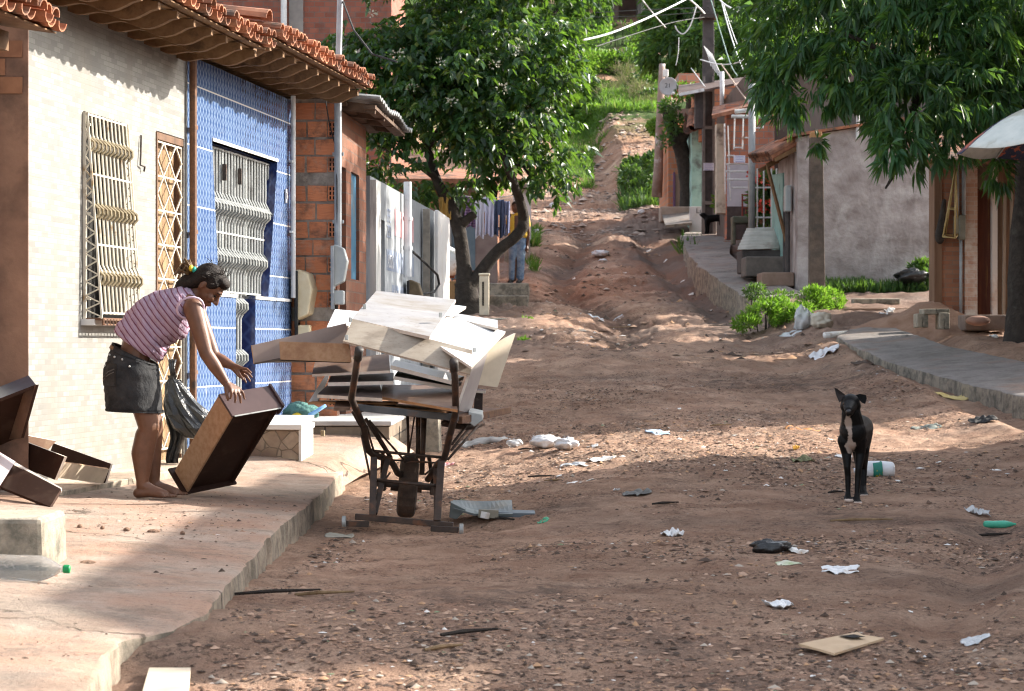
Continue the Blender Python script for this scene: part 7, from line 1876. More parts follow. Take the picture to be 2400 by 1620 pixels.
# ---- teal house and brick end ----
h = thing('teal_house', 'house with peeling teal wall and clay tile eave behind the utility pole', 'house', at(1640, 545, 64.5))
bxp(1621, 1672, 292, 560, 64.5, 5, 'wall', PM('peeling_teal', (.25, .42, .36), (.36, .54, .47), sc=2.2, c3=(.14, .17, .15), sc3=1.7, lo3=.5, hi3=.62, r=.9), h)
mb = MB()
for k in range(9): half_tile(mb, at(1612 + k * 7, 306 - k * 3.2, 63.6), at(1616 + k * 7, 262 - k * 2, 66), DX, .14, .13, 1 if k % 2 else -1)
mb.build('roof', m_tileold, h)
h = thing('brick_end_house', 'orange brick house end under the leaning tree trunk', 'house', at(1590, 490, 67))
bxp(1566, 1622, 300, 500, 67, 4, 'wall', wall_brick_mat('orange_block_wall', DX, .24, .18, (.44, .17, .09), (.50, .22, .12), (.30, .24, .20)), h)
bxp(1572, 1622, 255, 276, 66.2, 3, 'concrete_slab', PM('pinkish_concrete', (.34, .22, .17), (.42, .30, .24), sc=4), h)
bxp(1582, 1610, 408, 492, 66.6, .2, 'door', PM('tan_door', (.30, .2, .15), (.36, .25, .19), sc=4), h)
bxp(1578, 1583, 404, 492, 66.55, .15, 'door_frame', PM('purple_frame', (.16, .08, .14), r=.8), h)
o = bxp(1548, 1640, 484, 520, 64.8, .8, 'stone_ledge', PM('ledge', (.26, .2, .16), (.34, .27, .22), sc=4), None, .04); tag(o, 'low masonry ledge before the brick house end', 'ledge')
mb = MB(); mb.slab([at(1552, 508, 65), at(1618, 500, 65), at(1622, 528, 62.5), at(1560, 534, 62.5)], .08); mb.build('broken_slab', m_rwalk, label='broken concrete slab tilted at the start of the far pavement', cat='slab')
# white board with hand lettering behind the pole
wbrd = bxp(1616, 1690, 484, 543, 63.0, .05, 'white_board', m_white, None, .01); tag(wbrd, 'white painted board with black lettering standing behind the utility pole', 'sign')
word('Lu', lambda D, z, o: V(D, 63.0 - o, z), at(1631, 497, 63).x, at(1631, 500, 63).z, .22, m_black, wbrd, o=.006, dirv=Vector((1, 0, 0)))
# ---- dark utility pole ----
UD = 62.4
up_ = thing('utility_pole', 'dark concrete utility pole carrying tangled wires on the right', 'utility pole', at(1661, 548, UD))
a = up_.location; H = 12.5
mb = MB(); w0, w1 = .19, .13
mb.hexa([a + V(-w0, 0, -.3), a + V(w0, 0, -.3), a + V(w0, .3, -.3), a + V(-w0, .3, -.3), a + V(-w1, 0, H), a + V(w1, 0, H), a + V(w1, .2, H), a + V(-w1, .2, H)])
mb.build('shaft', m_darkpole, up_, bevel=.02)
for sx in (-1, 1):
    mb = MB(); mb.hexa([a + V(sx * .16 - .045, -.09, -.2), a + V(sx * .16 + .045, -.09, -.2), a + V(sx * .16 + .045, -.002, -.2), a + V(sx * .16 - .045, -.002, -.2), a + V(sx * .13 - .03, -.06, 4.6), a + V(sx * .13 + .03, -.06, 4.6), a + V(sx * .13 + .03, -.002, 4.6), a + V(sx * .13 - .03, -.002, 4.6)]); mb.build('flange', PM('grey_flange', (.14, .12, .11), (.2, .175, .16), sc=6) if sx < 0 else bpy.data.materials['grey_flange'], up_)
for z in (.9, 2.0, 3.1, 4.2):
    mb = MB(); mb.box(a + V(0, -.045, z), (.26, .08, .10)); mb.build('web', bpy.data.materials['grey_flange'], up_)
mb = MB(); mb.box(at(1661, 391, UD - .12), (.31, .01, .22)); o = mb.build('paper_notice', bpy.data.materials['lilac_paper'], label='white paper notice stuck on the dark utility pole', cat='notice')
lines(o, at(1661, 391, UD - .12), .31, .22, 4, 0)
mb = MB(); mb.box(at(1661, 40, UD - .05), (.5, .5, .12)); mb.build('bracket', m_darkiron, up_)
for k in range(7):
    mb = MB(); b0 = at(1650 + k * 3, 108 + k * 3, UD - .2); mb.tube([b0, b0 + V(.1, -.05, -.25), b0 + V(.2 + .03 * k, -.05, -.6 - .05 * k)], .011, 5); mb.build('cable_tail', m_pvc, up_)
# wires
wi = 0
def wire(label, pts, D0, D1, r, mat, sag=0., group='wires around the utility pole'):
    n = len(pts); P_ = []
    for i, (x, y) in enumerate(pts): P_.append(at(x, y, D0 + (D1 - D0) * i / (n - 1)))
    S_ = []
    for i in range(n - 1):
        p0, p1, p2, p3 = P_[max(i - 1, 0)], P_[i], P_[i + 1], P_[min(i + 2, n - 1)]
        for k in range(6):
            f = k / 6; S_.append((p1 * 2 + (p2 - p0) * f + (p0 * 2 - p1 * 5 + p2 * 4 - p3) * f * f + (p1 * 3 - p0 - p2 * 3 + p3) * f ** 3) * .5)
    S_.append(P_[-1]); mb = MB(); mb.tube(S_, r, 6)
    return mb.build('overhead_wire', mat, smooth=True, label=label, cat='wire', group=group)
m_ww = PM('pale_cable', (.60, .62, .62), (.68, .70, .69), sc=5, r=.5); m_gw = PM('green_grey_cable', (.22, .30, .28), r=.6); m_bw = PM('black_cable', (.02, .02, .02), r=.6)
wire('thick white cable curving from the flowering tree up to the top', [(1368, 94), (1430, 78), (1500, 50), (1565, 20), (1640, -18)], 50, 62, .024, m_ww)
wire('white cable running from the upper middle down to the right', [(1490, -20), (1525, 25), (1560, 65)], 61, 63, .02, m_ww)
wire('white cable meeting the pole from the upper left', [(1600, -15), (1635, 15), (1652, 33)], 61, 62.3, .026, m_ww)
wire('white cable leaving the pole top to the upper right', [(1670, -30), (1690, 3), (1722, 24), (1790, 60)], 62.3, 55, .022, m_ww)
wire('hanging loop of pale cable left of the pole', [(1632, 15), (1622, 50), (1612, 70), (1600, 80), (1588, 72), (1582, 60)], 62, 62, .02, m_ww)
wire('green service wire falling right from the pole', [(1665, -5), (1690, 80), (1712, 150), (1728, 178)], 62, 58, .016, m_gw)
wire('first pale service wire falling to the right houses', [(1690, 0), (1706, 60), (1725, 120), (1742, 164)], 62, 54, .016, m_ww)
wire('second pale service wire falling to the right houses', [(1696, 10), (1715, 70), (1738, 130), (1752, 158)], 62, 54, .011, m_ww)
wire('pale wire drooping from the pole to the right', [(1642, 140), (1680, 150), (1715, 150), (1748, 140)], 62, 55, .016, m_ww)
wire('pale stay rod slanting down right of the pole', [(1690, 150), (1722, 196), (1752, 238)], 61.5, 52, .02, PM('rusty_pale_rod', (.42, .32, .25), r=.7))
wire('thin black wire from the tree to the pole', [(1395, 110), (1480, 82), (1580, 52), (1655, 40)], 50, 62.3, .012, m_bw)
wire('upper thin black wire across to the hilltop houses', [(1395, 30), (1500, 24), (1600, 20), (1660, 18)], 95, 62.3, .02, m_bw)
wire('second thin black wire across to the hilltop houses', [(1395, 40), (1500, 38), (1600, 32), (1660, 26)], 95, 62.3, .016, m_bw)
wire('dangling thin white wire left of the pole', [(1591, 88), (1590, 120), (1586, 145), (1584, 153)], 64, 64, .012, m_ww)
wire('thin stay wire left of the pole', [(1620, 160), (1635, 180), (1652, 203)], 62.5, 60, .014, m_ww)
# white pipes on the brick house
mb = MB(); mb.tube([at(1692, 252, 58), at(1692, 168, 58)], .06, 8); o = mb.build('white_pipe', m_pvc, smooth=True, label='upright white pipe on the upper brick house', cat='pipe')
# dish
DDp = 66.
ds = thing('satellite_dish', 'grey satellite dish marked 21 on a bent white arm', 'satellite dish', at(1590, 256, DDp))
mb = MB(); c = at(1567, 204, DDp); fw_ = V(-.15, -1, .12).normalized(); e1 = fw_.orthogonal().normalized(); e2 = fw_.cross(e1); vs = [c]; fs = []; nn = 28
for i in range(1, 6):
    r = .29 * i / 5
    for j in range(nn):
        th = 2 * PI * j / nn; vs.append(c + e1 * r * math.cos(th) + e2 * r * math.sin(th) + fw_ * (r * r * .9))
fs += [(0, 1 + (j + 1) % nn, 1 + j) for j in range(nn)]
for i in range(4):
    for j in range(nn): fs.append((1 + i * nn + j, 1 + i * nn + (j + 1) % nn, 1 + (i + 1) * nn + (j + 1) % nn, 1 + (i + 1) * nn + j))
mb.add(vs, fs); o = mb.build('reflector', PM('grey_dish', (.34, .33, .33), (.40, .39, .39), sc=5, r=.5), ds, smooth=True); o.modifiers.new('s', 'SOLIDIFY').thickness = .015
word('21', lambda D, z, o: V(D, DDp - .06 - o, z), at(1557, 210, DDp).x, at(1557, 207, DDp).z, .19, m_black, ds, o=.12, dirv=Vector((1, 0, 0)))
mb = MB(); mb.tube([c + V(.02, .05, -.08), c + V(0, -.12, -.32), at(1572, 236, DDp), at(1590, 256, DDp)], .022, 8); mb.build('arm', m_pvc, ds, smooth=True)
mb = MB(); mb.tube([at(1572, 222, DDp), at(1578, 220, DDp - .5)], .02, 6); mb.ell(at(1578, 219, DDp - .5), (.05, .06, .05)); mb.build('receiver', m_white, ds, smooth=True)
mb = MB(); mb.box(at(1560, 172, 66.5), (.17, .12, .24)); mb.rcone(at(1562, 182, 66.5), .03, at(1566, 192, 66.5), .03); mb.build('white_canister', m_white, bevel=.03, label='white plastic canister hung above the satellite dish', cat='canister')
# old short pole
mb = MB(); mb.tube([at(1539, 462, 68), at(1543, 400, 68), at(1545, 330, 68), at(1548, 250, 68), at(1552, 150, 68)], [.18, .16, .14, .125, .10], 10)
mb.build('old_pole', PM('peeling_old_pole', (.22, .15, .12), (.32, .24, .20), sc=3, c3=(.46, .42, .40), sc3=2, lo3=.55, hi3=.62, r=.95), smooth=True, label='old stubby pole with peeling paint left of the satellite dish', cat='pole')
# plants and furniture in the yard
mb = MB(); q_ = at(1740, 520, 47); mb.box(q_ + V(0, .3, .05), (.42, .5, .16)); mb.box(q_ + V(-.17, .3, -.25), (.08, .4, .5)); mb.box(q_ + V(.17, .3, -.25), (.08, .4, .5))
mb.build('stone_bench', PM('mossy_bench', (.07, .075, .05), (.13, .12, .09), sc=5), bevel=.03, label='dark mossy bench on the far pavement', cat='bench')
ch = thing('red_chair', 'rusty red metal chair frame by the grey pipe post', 'chair', at(1748, 505, 48))
for p0, p1 in (((1740, 455), (1740, 508)), ((1757, 455), (1757, 500)), ((1740, 458), (1757, 456)), ((1740, 470), (1757, 468)), ((1740, 488), (1757, 486)), ((1748, 488), (1748, 510))):
    mb = MB(); mb.tube([at(*p0, 48), at(*p1, 48)], .022, 6); mb.build('frame_tube', PM('rust_red_paint', (.17, .035, .025), r=.7) if 'rust_red_paint' not in bpy.data.materials else bpy.data.materials['rust_red_paint'], ch)

# ---- hilltop houses ----
h = thing('hilltop_house', 'pale blue and white house on the hilltop at the top of the photo', 'house', at(1460, 62, 136))
bxp(1424, 1450, -120, 66, 136, 4, 'wall', PM('dark_hill_wall', (.10, .075, .06), (.15, .11, .09), sc=2), h)
bxp(1495, 1502, -120, 66, 135.8, 4, 'post', PM('grey_post', (.2, .19, .19), r=.9), h)
bxp(1502, 1540, -120, 66, 136, 4, 'wall', m_white, h)
bxp(1540, 1566, -120, 50, 135.9, 4, 'wall', PM('pale_blue_slats', (.40, .56, .62), (.50, .65, .70), sc=3), h)
h = thing('dark_hill_house', 'dark walled house on the hill left of the pale one', 'house', at(1430, 62, 134))
bxp(1398, 1494, -120, 62, 138, 4, 'wall', PM('dark_brick_hill', (.10, .06, .05), (.16, .09, .07), sc=1.5), h)
bxp(1385, 1398, -120, 62, 133, 2, 'pillar', PM('tan_pillar', (.30, .17, .11), (.36, .22, .15), sc=2), h)
mb = MB(); mb.slab([at(1516, 0, 135.7), at(1528, 0, 135.7), at(1529, 18, 135.7), at(1518, 20, 135.7)], .05); mb.build('hung_cloth', PM('pink_cloth', (.55, .08, .12), r=.9), label='pink cloth hanging on the hilltop house', cat='cloth')
# ---- laundry ----
mb = MB(); mb.tube([at(1040, 452, 42.5), at(1110, 462, 42.5), at(1160, 464, 42.5), at(1215, 456, 42.5)], .008, 6); mb.build('clothes_line', m_ww, label='washing line strung behind the flowering tree', cat='line')
def garment(name, label, x0, x1, y0, y1, mat, kind='shirt', D=42.5, seed=0):
    a, b_ = at(x0, y1, D), at(x1, y0, D); w = b_.x - a.x; hgt = b_.z - a.z; mb = MB(); nu, nv = 24, 22; vs = []
    for i in range(nv + 1):
        v = i / nv
        for j in range(nu + 1):
            u = j / nu; fold = .035 * math.sin(u * 14 + seed + v * 2) * (.3 + v) + .02 * float(vnoise(u * 4 + seed, v * 4, 1, seed))
            wd = 1 if kind != 'shirt' else (1.0 if v < .32 else .80)
            hem = (.05 * math.sin(u * 6.3 + seed)) * hgt * (v ** 3)
            vs.append(V(a.x + w * (.5 + (u - .5) * wd), D + fold, b_.z - hgt * v - hem))
    fs = [(i * (nu + 1) + j, (i + 1) * (nu + 1) + j, (i + 1) * (nu + 1) + j + 1, i * (nu + 1) + j + 1) for i in range(nv) for j in range(nu) if not (kind == 'trousers' and i > nv * .4 and abs(j - nu / 2 + .5) < 1.2)]
    mb.add(vs, fs); o = mb.build(name, mat, smooth=True, label=label, cat='laundry', group='washing on the line'); o.modifiers.new('s', 'SOLIDIFY').thickness = .01
t = NT('purple_plaid'); w1 = t.n('ShaderNodeTexWave', wave_type='BANDS', bands_direction='X'); w1.inputs['Scale'].default_value = 6; t.l(t.obj(), w1.inputs[0]); w2 = t.n('ShaderNodeTexWave', wave_type='BANDS', bands_direction='Z'); w2.inputs['Scale'].default_value = 6; t.l(t.obj(), w2.inputs[0])
pl = t.done(t.bsdf(t.mix(t.math('MULTIPLY', t.math('ADD', w1.outputs['Fac'], w2.outputs['Fac']), .5), (.06, .03, .10), (.35, .24, .38)), .9, .1))
garment('shirt', 'purple plaid shirt on the washing line', 1084, 1116, 460, 533, pl, seed=1)
garment('shirt', 'white shirt in the middle of the washing line', 1112, 1136, 464, 556, PM('bluish_white_cotton', (.58, .60, .72), (.66, .67, .78), sc=6, r=.9), seed=2)
garment('shirt', 'lavender white shirt right of the white one on the line', 1134, 1160, 462, 552, PM('lavender_cotton', (.50, .52, .70), (.58, .60, .76), sc=6, r=.9), seed=3)
garment('trousers', 'navy trousers on the washing line', 1158, 1182, 468, 554, PM('navy_cotton', (.05, .07, .13), (.08, .10, .18), sc=6, r=.9), 'trousers', seed=4)
garment('trousers', 'grey blue trousers at the right end of the washing line', 1178, 1195, 472, 550, PM('grey_blue_cotton', (.12, .14, .24), (.17, .19, .30), sc=6, r=.9), 'trousers', seed=5)
garment('cloth', 'dark green and blue cloth at the left end of the washing line', 1066, 1088, 462, 520, PM('dark_mixed_cloth', (.04, .06, .14), (.16, .14, .05), sc=3, r=.9), 'cloth', seed=6)
garment('cloth', 'ochre blanket hanging by the white panel', 1030, 1056, 462, 514, PM('ochre_blanket', (.42, .26, .07), (.52, .34, .11), sc=6, r=.9), 'cloth', D=38.5, seed=7)
# ================= vegetation =================
def unit(v): return v / np.maximum(np.linalg.norm(v, axis=-1, keepdims=True), 1e-9)
def leaves(base, direc, L, W, side=None, fold=.25, droop=.0):
    """diamond leaves: arrays of base points and directions; returns verts, faces"""
    n = len(base); direc = unit(direc)
    if side is None: side = unit(np.cross(direc, unit(rng.normal(size=(n, 3)) + np.array([0, 0, 1.2]))))
    nrm = unit(np.cross(side, direc))
    L = np.asarray(L).reshape(-1, 1); W = np.asarray(W).reshape(-1, 1)
    mid = base + direc * L * .42
    tip = base + direc * L + np.array([0, 0, -1]) * (L * droop)
    v = np.stack([base, mid + side * W / 2 + nrm * W * fold, tip, mid - side * W / 2 + nrm * W * fold], 1).reshape(-1, 3)
    i = np.arange(n)[:, None] * 4
    f = np.concatenate([i + np.array([[0, 1, 2]]), i + np.array([[0, 2, 3]])], 1).reshape(-1, 3)
    return v, f
def in_blobs(blobs, n, inner=.45):
    w = np.array([b[1][0] * b[1][1] * b[1][2] for b in blobs]) ** .75; w /= w.sum()
    k = rng.choice(len(blobs), n, p=w); d = unit(rng.normal(size=(n, 3)))
    r = (inner ** 3 + (1 - inner ** 3) * rng.random((n, 1))) ** (1 / 3.)
    C_ = np.array([tuple(b[0]) for b in blobs])[k]; R_ = np.array([b[1] for b in blobs])[k]
    jag = 1 + .25 * vnoise(d[:, 0] * 2 + k * 3, d[:, 1] * 2 + d[:, 2] * 2, 1.5, 5)[:, None]
    return C_ + d * r * R_ * jag, d
def spray_crown(blobs, nspray, stem, nl, L, W, gap=None):
    """compound leaves: paired drooping leaflets along a short arching stem"""
    p, d = in_blobs(blobs, nspray)
    if gap is not None:
        keep = vnoise(p[:, 0], p[:, 2], gap, 9) + .5 * vnoise(p[:, 0] + p[:, 1], p[:, 2], gap * 2.2, 10) > -.22; p = p[keep]; d = d[keep]
    n = len(p)
    sd_ = unit(d * np.array([1, 1, .5]) + rng.normal(size=(n, 3)) * .5 + np.array([0, -.25, -.15]))
    side = unit(np.cross(sd_, np.array([0, 0, 1.])) + rng.normal(size=(n, 3)) * .25)
    B_, D_, LL_ = [], [], []
    for k in range(nl):
        t_ = (k // 2 + 1) / (nl / 2 + .5); s_ = 1 if k % 2 else -1
        pos = p + sd_ * stem * t_ + np.array([0, 0, -1]) * (stem * .45 * t_ * t_)
        dr_ = side * s_ * .8 + sd_ * .45 + np.array([0, 0, -.62]) + rng.normal(size=(n, 3)) * .22
        if k == nl - 1: dr_ = sd_ + np.array([0, 0, -.7])
        B_.append(pos); D_.append(dr_); LL_.append(L * (.5 + .7 * rng.random(n)))
    B_ = np.concatenate(B_); D_ = np.concatenate(D_); LL_ = np.concatenate(LL_)
    return leaves(B_, D_, LL_, LL_ * W / L, droop=.12)
def rosette_crown(blobs, nros, nl, L, W, gap=None, down=.75):
    p, d = in_blobs(blobs, nros, .5)
    if gap is not None:
        keep = vnoise(p[:, 0], p[:, 2], gap, 9) + .5 * vnoise(p[:, 0] + p[:, 1], p[:, 2], gap * 2.2, 10) > -.26; p = p[keep]; d = d[keep]
    n = len(p); B_, D_, LL_ = [], [], []
    zs_r = .55 + .75 * rng.random(n); ax_ = unit(d + np.array([0, -.2, -.1]) + rng.normal(size=(n, 3)) * .3)
    for k in range(nl):
        r = unit(rng.normal(size=(n, 3)))
        B_.append(p + r * .03); D_.append(ax_ * .75 + r * .85 + np.array([0, 0, -down])); LL_.append(L * zs_r * (.6 + .6 * rng.random(n)))
    B_ = np.concatenate(B_); D_ = np.concatenate(D_); LL_ = np.concatenate(LL_)
    return leaves(B_, D_, LL_, LL_ * W / L, droop=.25, fold=.15)
def tuft(blobs, n, L, W, up=.3, gap=None, inner=.35):
    p, d = in_blobs(blobs, n, inner)
    if gap is not None:
        keep = vnoise(p[:, 0], p[:, 2], gap, 9) + .5 * vnoise(p[:, 0] + p[:, 1], p[:, 2], gap * 2.2, 10) > -.2; p = p[keep]; d = d[keep]
    n = len(p); LL_ = L * (.6 + .7 * rng.random(n))
    return leaves(p, d + rng.normal(size=(n, 3)) * .7 + np.array([0, 0, up]), LL_, LL_ * W / L)
def limb(mb, pts, r): 
    P_ = [Vector(p) for p in pts]; S_ = []; R_ = []
    n = len(P_)
    for i in range(n - 1):
        p0, p1, p2, p3 = P_[max(i - 1, 0)], P_[i], P_[i + 1], P_[min(i + 2, n - 1)]
        for k in range(5):
            f = k / 5; S_.append((p1 * 2 + (p2 - p0) * f + (p0 * 2 - p1 * 5 + p2 * 4 - p3) * f * f + (p1 * 3 - p0 - p2 * 3 + p3) * f ** 3) * .5)
            R_.append((r[i] + (r[i + 1] - r[i]) * f) * (1 + .12 * float(vnoise(i * 2 + f * 2, 3, 1.7, 2))))
    S_.append(P_[-1]); R_.append(r[-1]); mb.tube(S_, R_, 12)

m_leafL = leaf_mat('glossy_tree_leaf', (.010, .034, .015), (.028, .076, .023), (.12, .15, .03), back=.30, rough=.36, spec=.5)
m_leafM = leaf_mat('mango_leaf', (.017, .058, .025), (.042, .112, .038), (.09, .15, .03), back=.32, rough=.42, spec=.45)
m_leafB = leaf_mat('sunny_shrub_leaf', (.075, .17, .022), (.15, .27, .045), (.28, .26, .07), back=.42, rough=.55, spec=.3)
m_leafD = leaf_mat('dark_tree_leaf', (.024, .066, .024), (.05, .11, .03), (.12, .16, .04), back=.3, rough=.5)
m_leafW = leaf_mat('weed_leaf', (.10, .22, .02), (.17, .33, .035), (.25, .3, .06), back=.45, rough=.6)
m_grass = leaf_mat('grass_blade', (.04, .095, .018), (.085, .165, .03), (.24, .22, .09), back=.4, rough=.6)
m_dry = leaf_mat('dry_brush', (.16, .115, .08), (.26, .20, .14), (.12, .16, .05), back=.2, rough=.9)

# ---- flowering tree on the left ----
T0 = 38.6
def tq(cx, cy, dy=0.): return at(830 + cx / 3.566, 300 + cy / 3.566, T0 + dy)
tr = thing('flowering_tree', 'leafy tree with clusters of white flowers leaning over the road on the left', 'tree', at(1092, 742, T0))
mb = MB()
limb(mb, [tq(965, 1620), tq(950, 1480), tq(940, 1380), tq(930, 1290)], [.34, .25, .21, .20])
limb(mb, [tq(935, 1360), tq(915, 1150), tq(900, 1000), tq(875, 850), tq(820, 680), tq(740, 540), tq(670, 380), tq(600, 120, .2), tq(520, -120, .3), tq(480, -400, .2)], [.20, .135, .125, .125, .11, .10, .085, .07, .05, .025])
limb(mb, [tq(940, 1340), tq(1040, 1230), tq(1200, 1030), tq(1330, 925), tq(1408, 830), tq(1415, 740), tq(1390, 620, -.3), tq(1340, 480, -.7), tq(1280, 320, -1.), tq(1215, 160, -.9), tq(1150, -20, .1), tq(1080, -260, .2), tq(1050, -500, .2)], [.19, .125, .105, .10, .105, .10, .088, .08, .075, .07, .06, .045, .02])
limb(mb, [tq(880, 830), tq(940, 770), tq(1010, 715)], [.10, .085, .07])
limb(mb, [tq(690, 420), tq(560, 330, -.3), tq(380, 230, -.5), tq(200, 150, -.4)], [.07, .05, .035, .015])
limb(mb, [tq(620, 160, .2), tq(780, -120, -.2), tq(900, -380, -.3), tq(960, -640, -.2)], [.06, .045, .035, .015])
limb(mb, [tq(1190, 80), tq(1380, -100, -.3), tq(1560, -260, -.5), tq(1760, -420, -.4)], [.05, .04, .03, .012])
limb(mb, [tq(1270, 300), tq(1420, 330, -.3), tq(1500, 480, -.4), tq(1560, 600, -.4)], [.035, .025, .02, .01])
mb.build('trunk', m_bark, tr, smooth=True)
def tb(px, py, r, dy=0., ry=None): 
    s = T0 / FPX; return (at(px, py, T0 + dy), (r * s, (ry or r) * s, r * s * .9))
blobs = [tb(960, 130, 130), tb(1080, 70, 150), tb(1210, 110, 140, -.3), tb(1290, 60, 85), tb(1270, 180, 95, -.4), tb(1260, 300, 85, -.2), tb(1335, 375, 48, -.5), tb(1290, 425, 36, -.5), tb(1150, 260, 150, -.4), tb(1010, 270, 130, -.2), tb(920, 240, 100), tb(905, 340, 72), tb(1010, 400, 80, -.2), tb(1120, 370, 90, .3), tb(1200, 415, 38, .3), tb(1080, 440, 36, .3), tb(900, 110, 80), tb(1000, -60, 150, .4), tb(1180, -100, 170, .3), tb(1300, -60, 90), tb(840, 190, 60, .4), tb(1370, 20, 45, -.3), tb(1240, 395, 40, .2), tb(850, 60, 70, .3), tb(800, 110, 50, .4), tb(820, 250, 50, .3), tb(870, 420, 48, .2), tb(960, 430, 50, .2), tb(1050, 180, 110, -.9), tb(1120, 300, 80, -.9), tb(920, 20, 110, .2)]
v, f = spray_crown(blobs, 3200, .27, 8, .185, .092, gap=1.15)
np_mesh('crown', v, f, m_leafL, tr)
m_fl = PM('cream_blossom', (.38, .38, .29), (.47, .47, .38), sc=20, r=.8, isl=.2)
for px, py, dy in ((933, 128, -.9), (1034, 148, -1.1), (1160, 152, -1.2), (1212, 118, -1.2), (1180, 208, -1.3), (872, 30, -.3), (1290, 262, -1.1), (1058, 238, -1.1), (965, 205, -.9)):
    c = np.array(at(px, py, T0 + dy - .55)); n = 22
    d = unit(rng.normal(size=(n, 3))); b0 = c + d * np.array([.11, .1, .075]) * rng.random((n, 1)) ** .5; L_ = .045 * (.7 + .6 * rng.random(n))
    v, f = leaves(b0, d + np.array([0, -.3, .2]), L_, L_ * .8); np_mesh('flower_cluster', v, f, m_fl, tr)

# ---- mango tree on the right ----
M0 = 27.0
mt = thing('mango_tree', 'big dark mango tree with drooping narrow leaves covering the upper right', 'tree', V(6.75, 28, gz1(6.75, 28)))
mb = MB(); b0 = V(6.78, 28.0, gz1(6.78, 28) - .1)
limb(mb, [b0, b0 + V(-.02, 0, .6), b0 + V(0, 0, 1.4), b0 + V(.05, -.1, 2.4), b0 + V(-.1, -.2, 3.4), b0 + V(-.4, -.3, 4.6), b0 + V(-.6, -.3, 6.0)], [.36, .27, .25, .25, .22, .15, .06])
limb(mb, [b0 + V(-.05, -.15, 3.0), b0 + V(-.8, -.6, 3.5), b0 + V(-1.6, -1.0, 3.6), b0 + V(-2.6, -1.2, 4.0)], [.13, .09, .06, .02])
limb(mb, [b0 + V(-.2, -.2, 3.6), b0 + V(-1.2, -.4, 4.4), b0 + V(-2.2, -.6, 5.0), b0 + V(-3.2, -.6, 5.4)], [.12, .09, .06, .02])
limb(mb, [b0 + V(.1, -.1, 2.8), b0 + V(.9, -.2, 3.7), b0 + V(1.8, -.2, 4.6)], [.14, .1, .04])
limb(mb, [b0 + V(-1.6, -1.0, 3.55), b0 + V(-1.75, -1.1, 2.9), b0 + V(-1.95, -1.15, 2.3), b0 + V(-2.08, -1.15, 2.05)], [.05, .035, .028, .012])
mb.build('trunk', m_bark, mt, smooth=True)
def mtb(px, py, r, D=M0, ry=None):
    s = D / FPX; return (at(px, py, D), (r * s, (ry or min(r, 150)) * s, r * s * .85))
blobs = [mtb(1840, 90, 95, 27.5), mtb(1880, 190, 95, 27.2), mtb(1800, 200, 55, 27.4), mtb(1845, 255, 42, 27.2), mtb(1920, 60, 120, 27.6), mtb(2030, 130, 130), mtb(1985, 180, 65, 26.6), mtb(2140, 90, 150), mtb(2130, 240, 135, 26.4), mtb(2110, 330, 66, 26.0), mtb(2085, 365, 36, 25.9), mtb(2160, 365, 48, 26.1), mtb(2260, 80, 150), mtb(2270, 220, 130, 26.6), mtb(2240, 330, 75, 26.6), mtb(2370, 120, 130, 27), mtb(2380, 250, 110, 27.4), mtb(2340, 400, 40, 27), mtb(2075, 310, 42, 26.2),
         mtb(1900, -70, 130, 27.6), mtb(2060, -90, 160), mtb(2240, -90, 160), mtb(2420, -60, 170), mtb(2520, 130, 170, 27.5), mtb(2620, 20, 160, 28), mtb(1855, 215, 52, 27.3), mtb(1925, 222, 55, 27), mtb(1990, 215, 50, 26.8), mtb(1800, 130, 60, 27.6), mtb(2060, -60, 130, 30), mtb(2180, 60, 120, 31), mtb(2300, -60, 150, 31.5), mtb(2230, -200, 160, 33), mtb(2390, 90, 130, 33), mtb(2360, 40, 150, 35.5), mtb(2500, -20, 170, 35.5), mtb(2440, -190, 170, 36), mtb(2080, -190, 130, 31), mtb(2500, -60, 130, 25.3), mtb(2600, -180, 140, 25.6), mtb(2580, 60, 110, 25.4), mtb(2480, -200, 120, 25.2), mtb(1765, 30, 50, 28), mtb(1765, 225, 30, 27.6), mtb(1908, 340, 20, 27.2)]
blobs += [(V(7.2, 23.6, 4.3), (1., .9, 1.)), (V(7.0, 24.2, 5.7), (1., .9, 1.)), (V(8.2, 23.4, 5.8), (1.1, .9, 1.1)), (V(8.4, 24, 4.5), (1.1, 1., 1.)), (V(8.0, 29.5, 3.9), (1.2, 1.2, 1.)), (V(9.5, 30.5, 4.8), (1.4, 1.3, 1.2)), (V(7.3, 28.6, 3.6), (1., 1., .9)), (V(8.5, 36, 4.4), (1.3, 1.3, 1.2))]  # leaf masses added out of view to shade the road and left facades
v, f = rosette_crown(blobs, 8300, 11, .20, .046, gap=1.5)
np_mesh('crown', v, f, m_leafM, mt)
print('mango leaves', len(v) // 4)

# ---- weeds by the right kerb ----
def shrub(name, label, cat, blobs, n, L, W, mat, stems=True, up=.3, gap=None, group=None):
    lo = min((b[0][2] - b[1][2] for b in blobs)); c0 = blobs[0][0]
    base = V(c0[0], c0[1], min(lo, gz1(c0[0], c0[1])) if lo < gz1(c0[0], c0[1]) + .5 else lo)
    o = thing(name, label, cat, base, group)
    v, f = tuft(blobs, n, L, W, up, gap); np_mesh('foliage', v, f, mat, o)
    if stems:
        mb = MB()
        for b in blobs:
            for k in range(4):
                e = Vector(b[0]) + V(random.uniform(-.6, .6) * b[1][0], random.uniform(-.6, .6) * b[1][1], random.uniform(0, .7) * b[1][2]); s0 = base.lerp(V(e.x, e.y, base.z), .7)
                r = max(.006, b[1][0] * .03); mb.tube([s0, s0.lerp(e, .5) + V(0, 0, .05), e], [r, r * .8, r * .4], 5)
        mb.build('stem', m_bark, o)
    return o
def sb(px, py, r, D, ar=1., dr=1.): s = D / FPX; return (at(px, py, D), (r * s, r * s * dr, r * s * ar))
